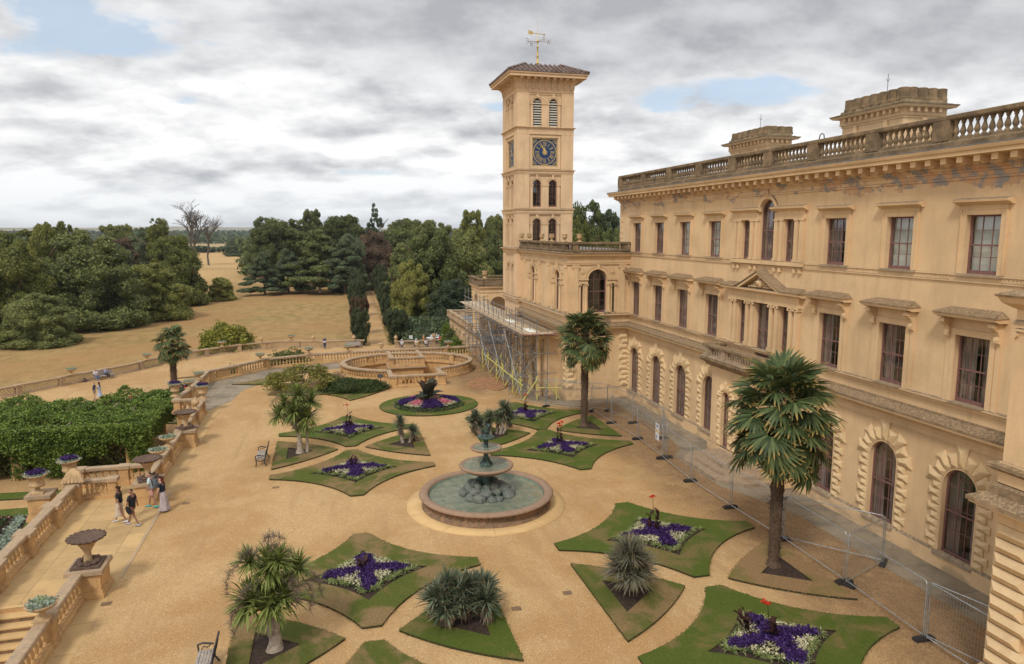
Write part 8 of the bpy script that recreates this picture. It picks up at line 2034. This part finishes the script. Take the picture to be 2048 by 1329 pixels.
p = person('woman with long auburn hair, navy top and long grey pleated skirt', (-7.85, 35.7, .01), R(74)); J = stand(1.66, .12, (.25, .1), .02, -.1, (.04, .02)); figure(p, J, SK2, 1.66); shirt(p, J, (.014, .020, .045), 1.66, .6, .10, .98); skirt(p, J, (.42, .36, .37), 1.66, .10, .30, -.06); hair(p, J, (.13, .035, .020), 1.66, .06)
for s_ in 'lr': shoe(p, J, s_, (.7, .7, .7), 1.66)
# couple embracing on the lower path
p = person('man in navy shirt and beige shorts hugging on the lower path', (-22.05, 75.8, -2.99), R(-80)); J = stand(1.76, .03, (.9, .9), .03, .1, (-.04, -.04)); figure(p, J, SK2, 1.76); shirt(p, J, (.03, .045, .085), 1.76, .8, -.05, 1.1); shorts(p, J, (.28, .23, .15), 1.76); hair(p, J, (.06, .03, .02), 1.76)
for s_ in 'lr': shoe(p, J, s_, (.3, .25, .2), 1.76)
p = person('dark-haired woman in light blue dress being hugged on the lower path', (-21.55, 75.7, -2.99), R(85)); J = stand(1.68, .03, (.8, .9), .02, .2, (-.04, -.04)); figure(p, J, SK2, 1.68); shirt(p, J, (.36, .43, .55), 1.68, .6, .05, 1.05); skirt(p, J, (.36, .43, .55), 1.68, .40, .33, 0, 'dress'); hair(p, J, (.035, .018, .015), 1.68, .15)
for s_ in 'lr': shoe(p, J, s_, (.2, .12, .1), 1.68)
def seated(label, loc, rz, h, skin, top, legs, hr, long=0, armsup=0, hat=None, group=None):
    p = person(label, loc, rz, group); s = h/1.7; J = {'pelvis': (0, -.02, .50*s), 'waist': (0, -.04, .66*s), 'chest': (0, -.03, .88*s), 'neck': (0, .0, 1.04*s), 'head': (0, .03, 1.18*s), 'face': (.05, 1, -.1)}
    for sg, k in (('l', -1), ('r', 1)):
        J['sh'+sg] = (k*.18*s, -.02, .97*s); J['el'+sg] = (k*.24*s, .06+.08*armsup, .74*s); J['wr'+sg] = (k*.10*s, .24, (.66+.30*armsup)*s); J['hp'+sg] = (k*.09*s, .02, .50*s); J['kn'+sg] = (k*.11*s, .44, .50*s); J['an'+sg] = (k*.11*s, .50, .085*s)
    figure(p, J, skin, h); shirt(p, J, top, h, .8, .03, 1.12); shorts(p, J, legs, h, 'an'); hair(p, J, hr, h, long)
    for s_ in 'lr': shoe(p, J, s_, (.4, .33, .27), h)
    if hat: m = MB(); m.lathe([(.17*s, 1.25*s), (.165*s, 1.262*s), (.10*s, 1.27*s), (.095*s, 1.34*s), (.01, 1.36*s)], 14, (0, .02), cap=False); m.build('hat', cloth(hat), p)
    return p
for i in range(2):
    x, y = ((-24.7, 85.9), (-23.9, 86.75))[i]
    seated(('blonde seated woman in white top and jeans on the bench by the lattice balustrade', 'balding seated man in light blue shirt on the bench by the lattice balustrade')[i], (x, y, -3), R(-135), 1.68, SK2, ((.65, .66, .70), (.26, .34, .56))[i], ((.08, .14, .24), (.02, .02, .025))[i], ((.48, .36, .24), (.45, .30, .22))[i], (.06, 0)[i], i*.9)
m = MB(); m.lathe([(.16, 0), (.2, .1), (.19, .3), (.12, .42), (.01, .44)], 10, (0, 0)); o = m.build('bag', cloth((.16, .11, .11)), None, (-25.6, 85.3, -3)); tag(o, 'soft brownish bag on the ground beside the seated blonde woman', 'bag')
st_ = seated('small dark bronze statue of a crouching figure under the front of the pergola', (-15.9, 49.7, -3), R(120), 1.5, M['bronze'], (.03, .032, .03), (.03, .032, .03), (.03, .032, .03)); st_.name = 'bronze_statue'; st_['category'] = 'statue'
m = MB(); m.box(-.35, .35, -.35, .35, 0, .45); o = m.build('plinth', 'terrace', st_); st_.location.z = -2.6
# man seated at the far centre
p = person('man in dark blue polo and jeans standing beyond the round court reading', (-.45, 101.2, -2.99), R(175)); J = stand(1.75, .0, (.9, .9), .02, 0, (-.03, -.03)); figure(p, J, SK2, 1.75); shirt(p, J, (.035, .055, .10), 1.75, .8, -.05, 1.1); shorts(p, J, (.04, .07, .14), 1.75, 'an'); hair(p, J, (.05, .04, .035), 1.75)
for s_ in 'lr': shoe(p, J, s_, (.05, .05, .05), 1.75)
m = MB(); m.box(-.13, .13, .38, .40, 1.0, 1.18); m.build('paper', 'white', p)
bm2 = thing('park_bench', 'low dark bench at the lattice balustrade right of the reading man', 'bench', (3.4, 101.2, -3), 0); m = MB(); m.box(-1, 1, -.25, .2, .40, .45); m.build('seat', 'plank', bm2); m = MB(); m.box(-1, 1, .2, .25, .5, .85); m.build('backrest', 'plank', bm2); m = MB(); [m.box(x-.04, x+.04, -.2, .2, 0, .4) for x in (-.9, .9)]; m.build('leg', 'plank', bm2)

# ============================================================ CAFE on the lower terrace
def chair(label, loc, rz):
    t = thing('garden_chair', label, 'chair', loc, rz, 'white cafe chairs'); m = MB(); m.box(-.24, .24, -.24, .24, .43, .46); m.build('seat', 'white', t)
    m = MB(); [m.box(-.24+i*.105, -.16+i*.105, .22, .25, .50, .92) for i in range(5)]; m.box(-.25, .25, .215, .255, .88, .95); m.build('backrest', 'white', t)
    for x in (-.21, .21):
        for y in (-.21, .21): m = MB(); m.box(x-.02, x+.02, y-.02, y+.02, 0, .43); m.build('leg', 'white', t)
    return t
def cafetable(label, loc):
    t = thing('garden_table', label, 'table', loc); m = MB(); m.lathe([(.01, .70), (.75, .70), (.76, .73), (.01, .74)], 24, cap=False); m.build('table_top', 'white', t); m = MB(); m.lathe([(.3, 0), (.28, .04), (.05, .08), (.04, .70)], 12); m.build('pedestal', 'white', t)
zc = -2.99
cafetable('white cafe table between the orange-topped and red-draped diners', (14.6, 103.4, zc)); cafetable('white cafe table by the pink-dressed diner', (16.1, 103.2, zc)); cafetable('white cafe table right of the closed parasol', (18.6, 102.2, zc)); cafetable('white cafe table by the nearer chairs, low behind the balustrade', (18.0, 99.6, zc))
for i, (x, y, r_) in enumerate(((14.5, 102.3, 180), (14.9, 104.6, 0), (15.8, 104.5, 10), (16.6, 104.4, -10), (11.9, 105.0, 160), (17.6, 101.2, 160), (19.2, 103.3, -20))):
    chair(('white chair nearest the camera at the middle cafe table', 'white chair behind the middle cafe table', 'white chair beside it behind the middle table', 'white chair behind the right-hand cafe table', 'single white chair by the yew away from the tables', 'white chair by the closed parasol', 'white chair at the far right cafe table')[i], (x, y, zc), R(r_))
seated('cafe diner in orange top at the left of the white tables', (13.5, 103.3, zc), R(-80), 1.66, SK2, (.70, .30, .09), (.03, .03, .035), (.55, .50, .45))
seated('cafe diner in pink dress at the right of the white tables', (17.3, 103.0, zc), R(70), 1.66, SK2, (.62, .36, .34), (.55, .30, .30), (.40, .20, .10), .03)
seated('cafe diner with pale hair facing the camera behind the red draped coat', (15.5, 104.1, zc), R(180), 1.66, SK2, (.4, .4, .42), (.05, .05, .06), (.62, .58, .52))
seated('cafe diner in grey-blue top right of the closed parasol', (19.4, 102.5, zc), R(90), 1.66, SK2, (.12, .16, .22), (.05, .05, .06), (.25, .14, .08))
seated('seated visitor in white sun hat just behind the balustrade', (11.9, 99.0, zc), R(150), 1.66, SK2, (.60, .62, .68), (.05, .05, .06), (.3, .2, .15), 0, 0, (.75, .76, .78))
seated('seated visitor in white cap left of the sun hat', (9.9, 98.9, zc), R(170), 1.66, SK2, (.45, .48, .55), (.05, .05, .06), (.3, .2, .15), 0, 0, (.62, .64, .68))
seated('seated visitor in blue and white right of the sun hat', (13.2, 98.7, zc), R(200), 1.66, SK2, (.60, .62, .68), (.05, .05, .06), (.12, .12, .2), .02)
t = thing('draped_coat', 'bright red coat hanging over a cafe chair back', 'coat', (15.9, 102.2, zc)); m = MB(); m.add([(-.35, 0, .95), (.3, 0, .95), (.45, -.1, .5), (.62, -.16, .02), (.35, -.18, .0), (.1, -.12, .45), (-.4, -.08, .62), (-.35, .12, .93), (.3, .12, .93), (.45, .08, .5), (.55, .02, .1), (.3, .0, .1), (.1, .05, .45), (-.4, .08, .62)], [(0, 1, 2, 5, 6), (2, 3, 4, 5), (7, 8, 9, 12, 13), (9, 10, 11, 12), (0, 1, 8, 7), (1, 2, 9, 8), (2, 3, 10, 9), (3, 4, 11, 10), (6, 0, 7, 13), (5, 6, 13, 12), (4, 5, 12, 11)]); m.build('cloth', cloth((.55, .015, .03)), t)
for x, y, l, s_ in ((17.9, 101.9, 'tall closed white parasol between the cafe diners', 1.), (18.9, 97.0, 'closed white parasol tip by the arcaded wall, nearer the balustrade', .85)):
    t = thing('parasol', l, 'parasol', (x, y, zc)); m = MB(); m.cyl((0, 0, 0), (0, 0, 2.6*s_), .03, n=8); m.build('pole', 'white', t)
    m = MB(); m.lathe([(.24, .3), (.27, .9), (.25, 1.6), (.22, 2.1), (.32, 2.12), (.24, 2.3), (.10, 2.5), (.03, 2.62)], 16, wob=lambda a, k: .12*math.cos(a*8)); o = m.build('canopy', 'white', t); o.scale = (s_,)*3
# lantern-like pigeons are too small to build; one pigeon sits on the wing ledge
t = thing('pigeon', 'grey pigeon perched on the sill of the wing window', 'pigeon', (21.0, 52.05, 6.80)); m = MB(); rock(m, (0, 0, .12), (.07, .14, .09), 1); m.tube([(0, .08, .15), (0, .12, .22), (0, .15, .25)], [.05, .035, .04], 6); m.tube([(0, .18, .25), (0, .21, .24)], [.012, .004], 4); m.tube([(0, -.1, .12), (0, -.24, .08)], [.05, .02], 5); m.build('body', 'lead', t)
m = MB(); [m.cyl((x, 0, 0), (x, 0, .06), .008, n=4) for x in (-.03, .03)]; m.build('leg', 'granite', t)

# ============================================================ air
import bmesh
hz = MB(); hz.box(-6200, 6600, -300, 9900, -40, 75); o = hz.build('haze', 'white'); o.data.materials.clear(); bm_h = bmesh.new(); bm_h.from_mesh(o.data); bmesh.ops.recalc_face_normals(bm_h, faces=bm_h.faces); bm_h.to_mesh(o.data); bm_h.free(); hm_ = bpy.data.materials.new('haze'); hm_.use_nodes = True; nt = hm_.node_tree; nt.nodes.clear()
pvn = nt.nodes.new('ShaderNodeVolumePrincipled'); pvn.inputs['Density'].default_value = .00009; pvn.inputs['Color'].default_value = (.88, .94, 1, 1); pvn.inputs['Anisotropy'].default_value = .2
mo_ = nt.nodes.new('ShaderNodeOutputMaterial'); nt.links.new(pvn.outputs[0], mo_.inputs['Volume']); o.data.materials.append(hm_); tag(o, 'faint blue summer haze over the fields', 'haze', kind='stuff')
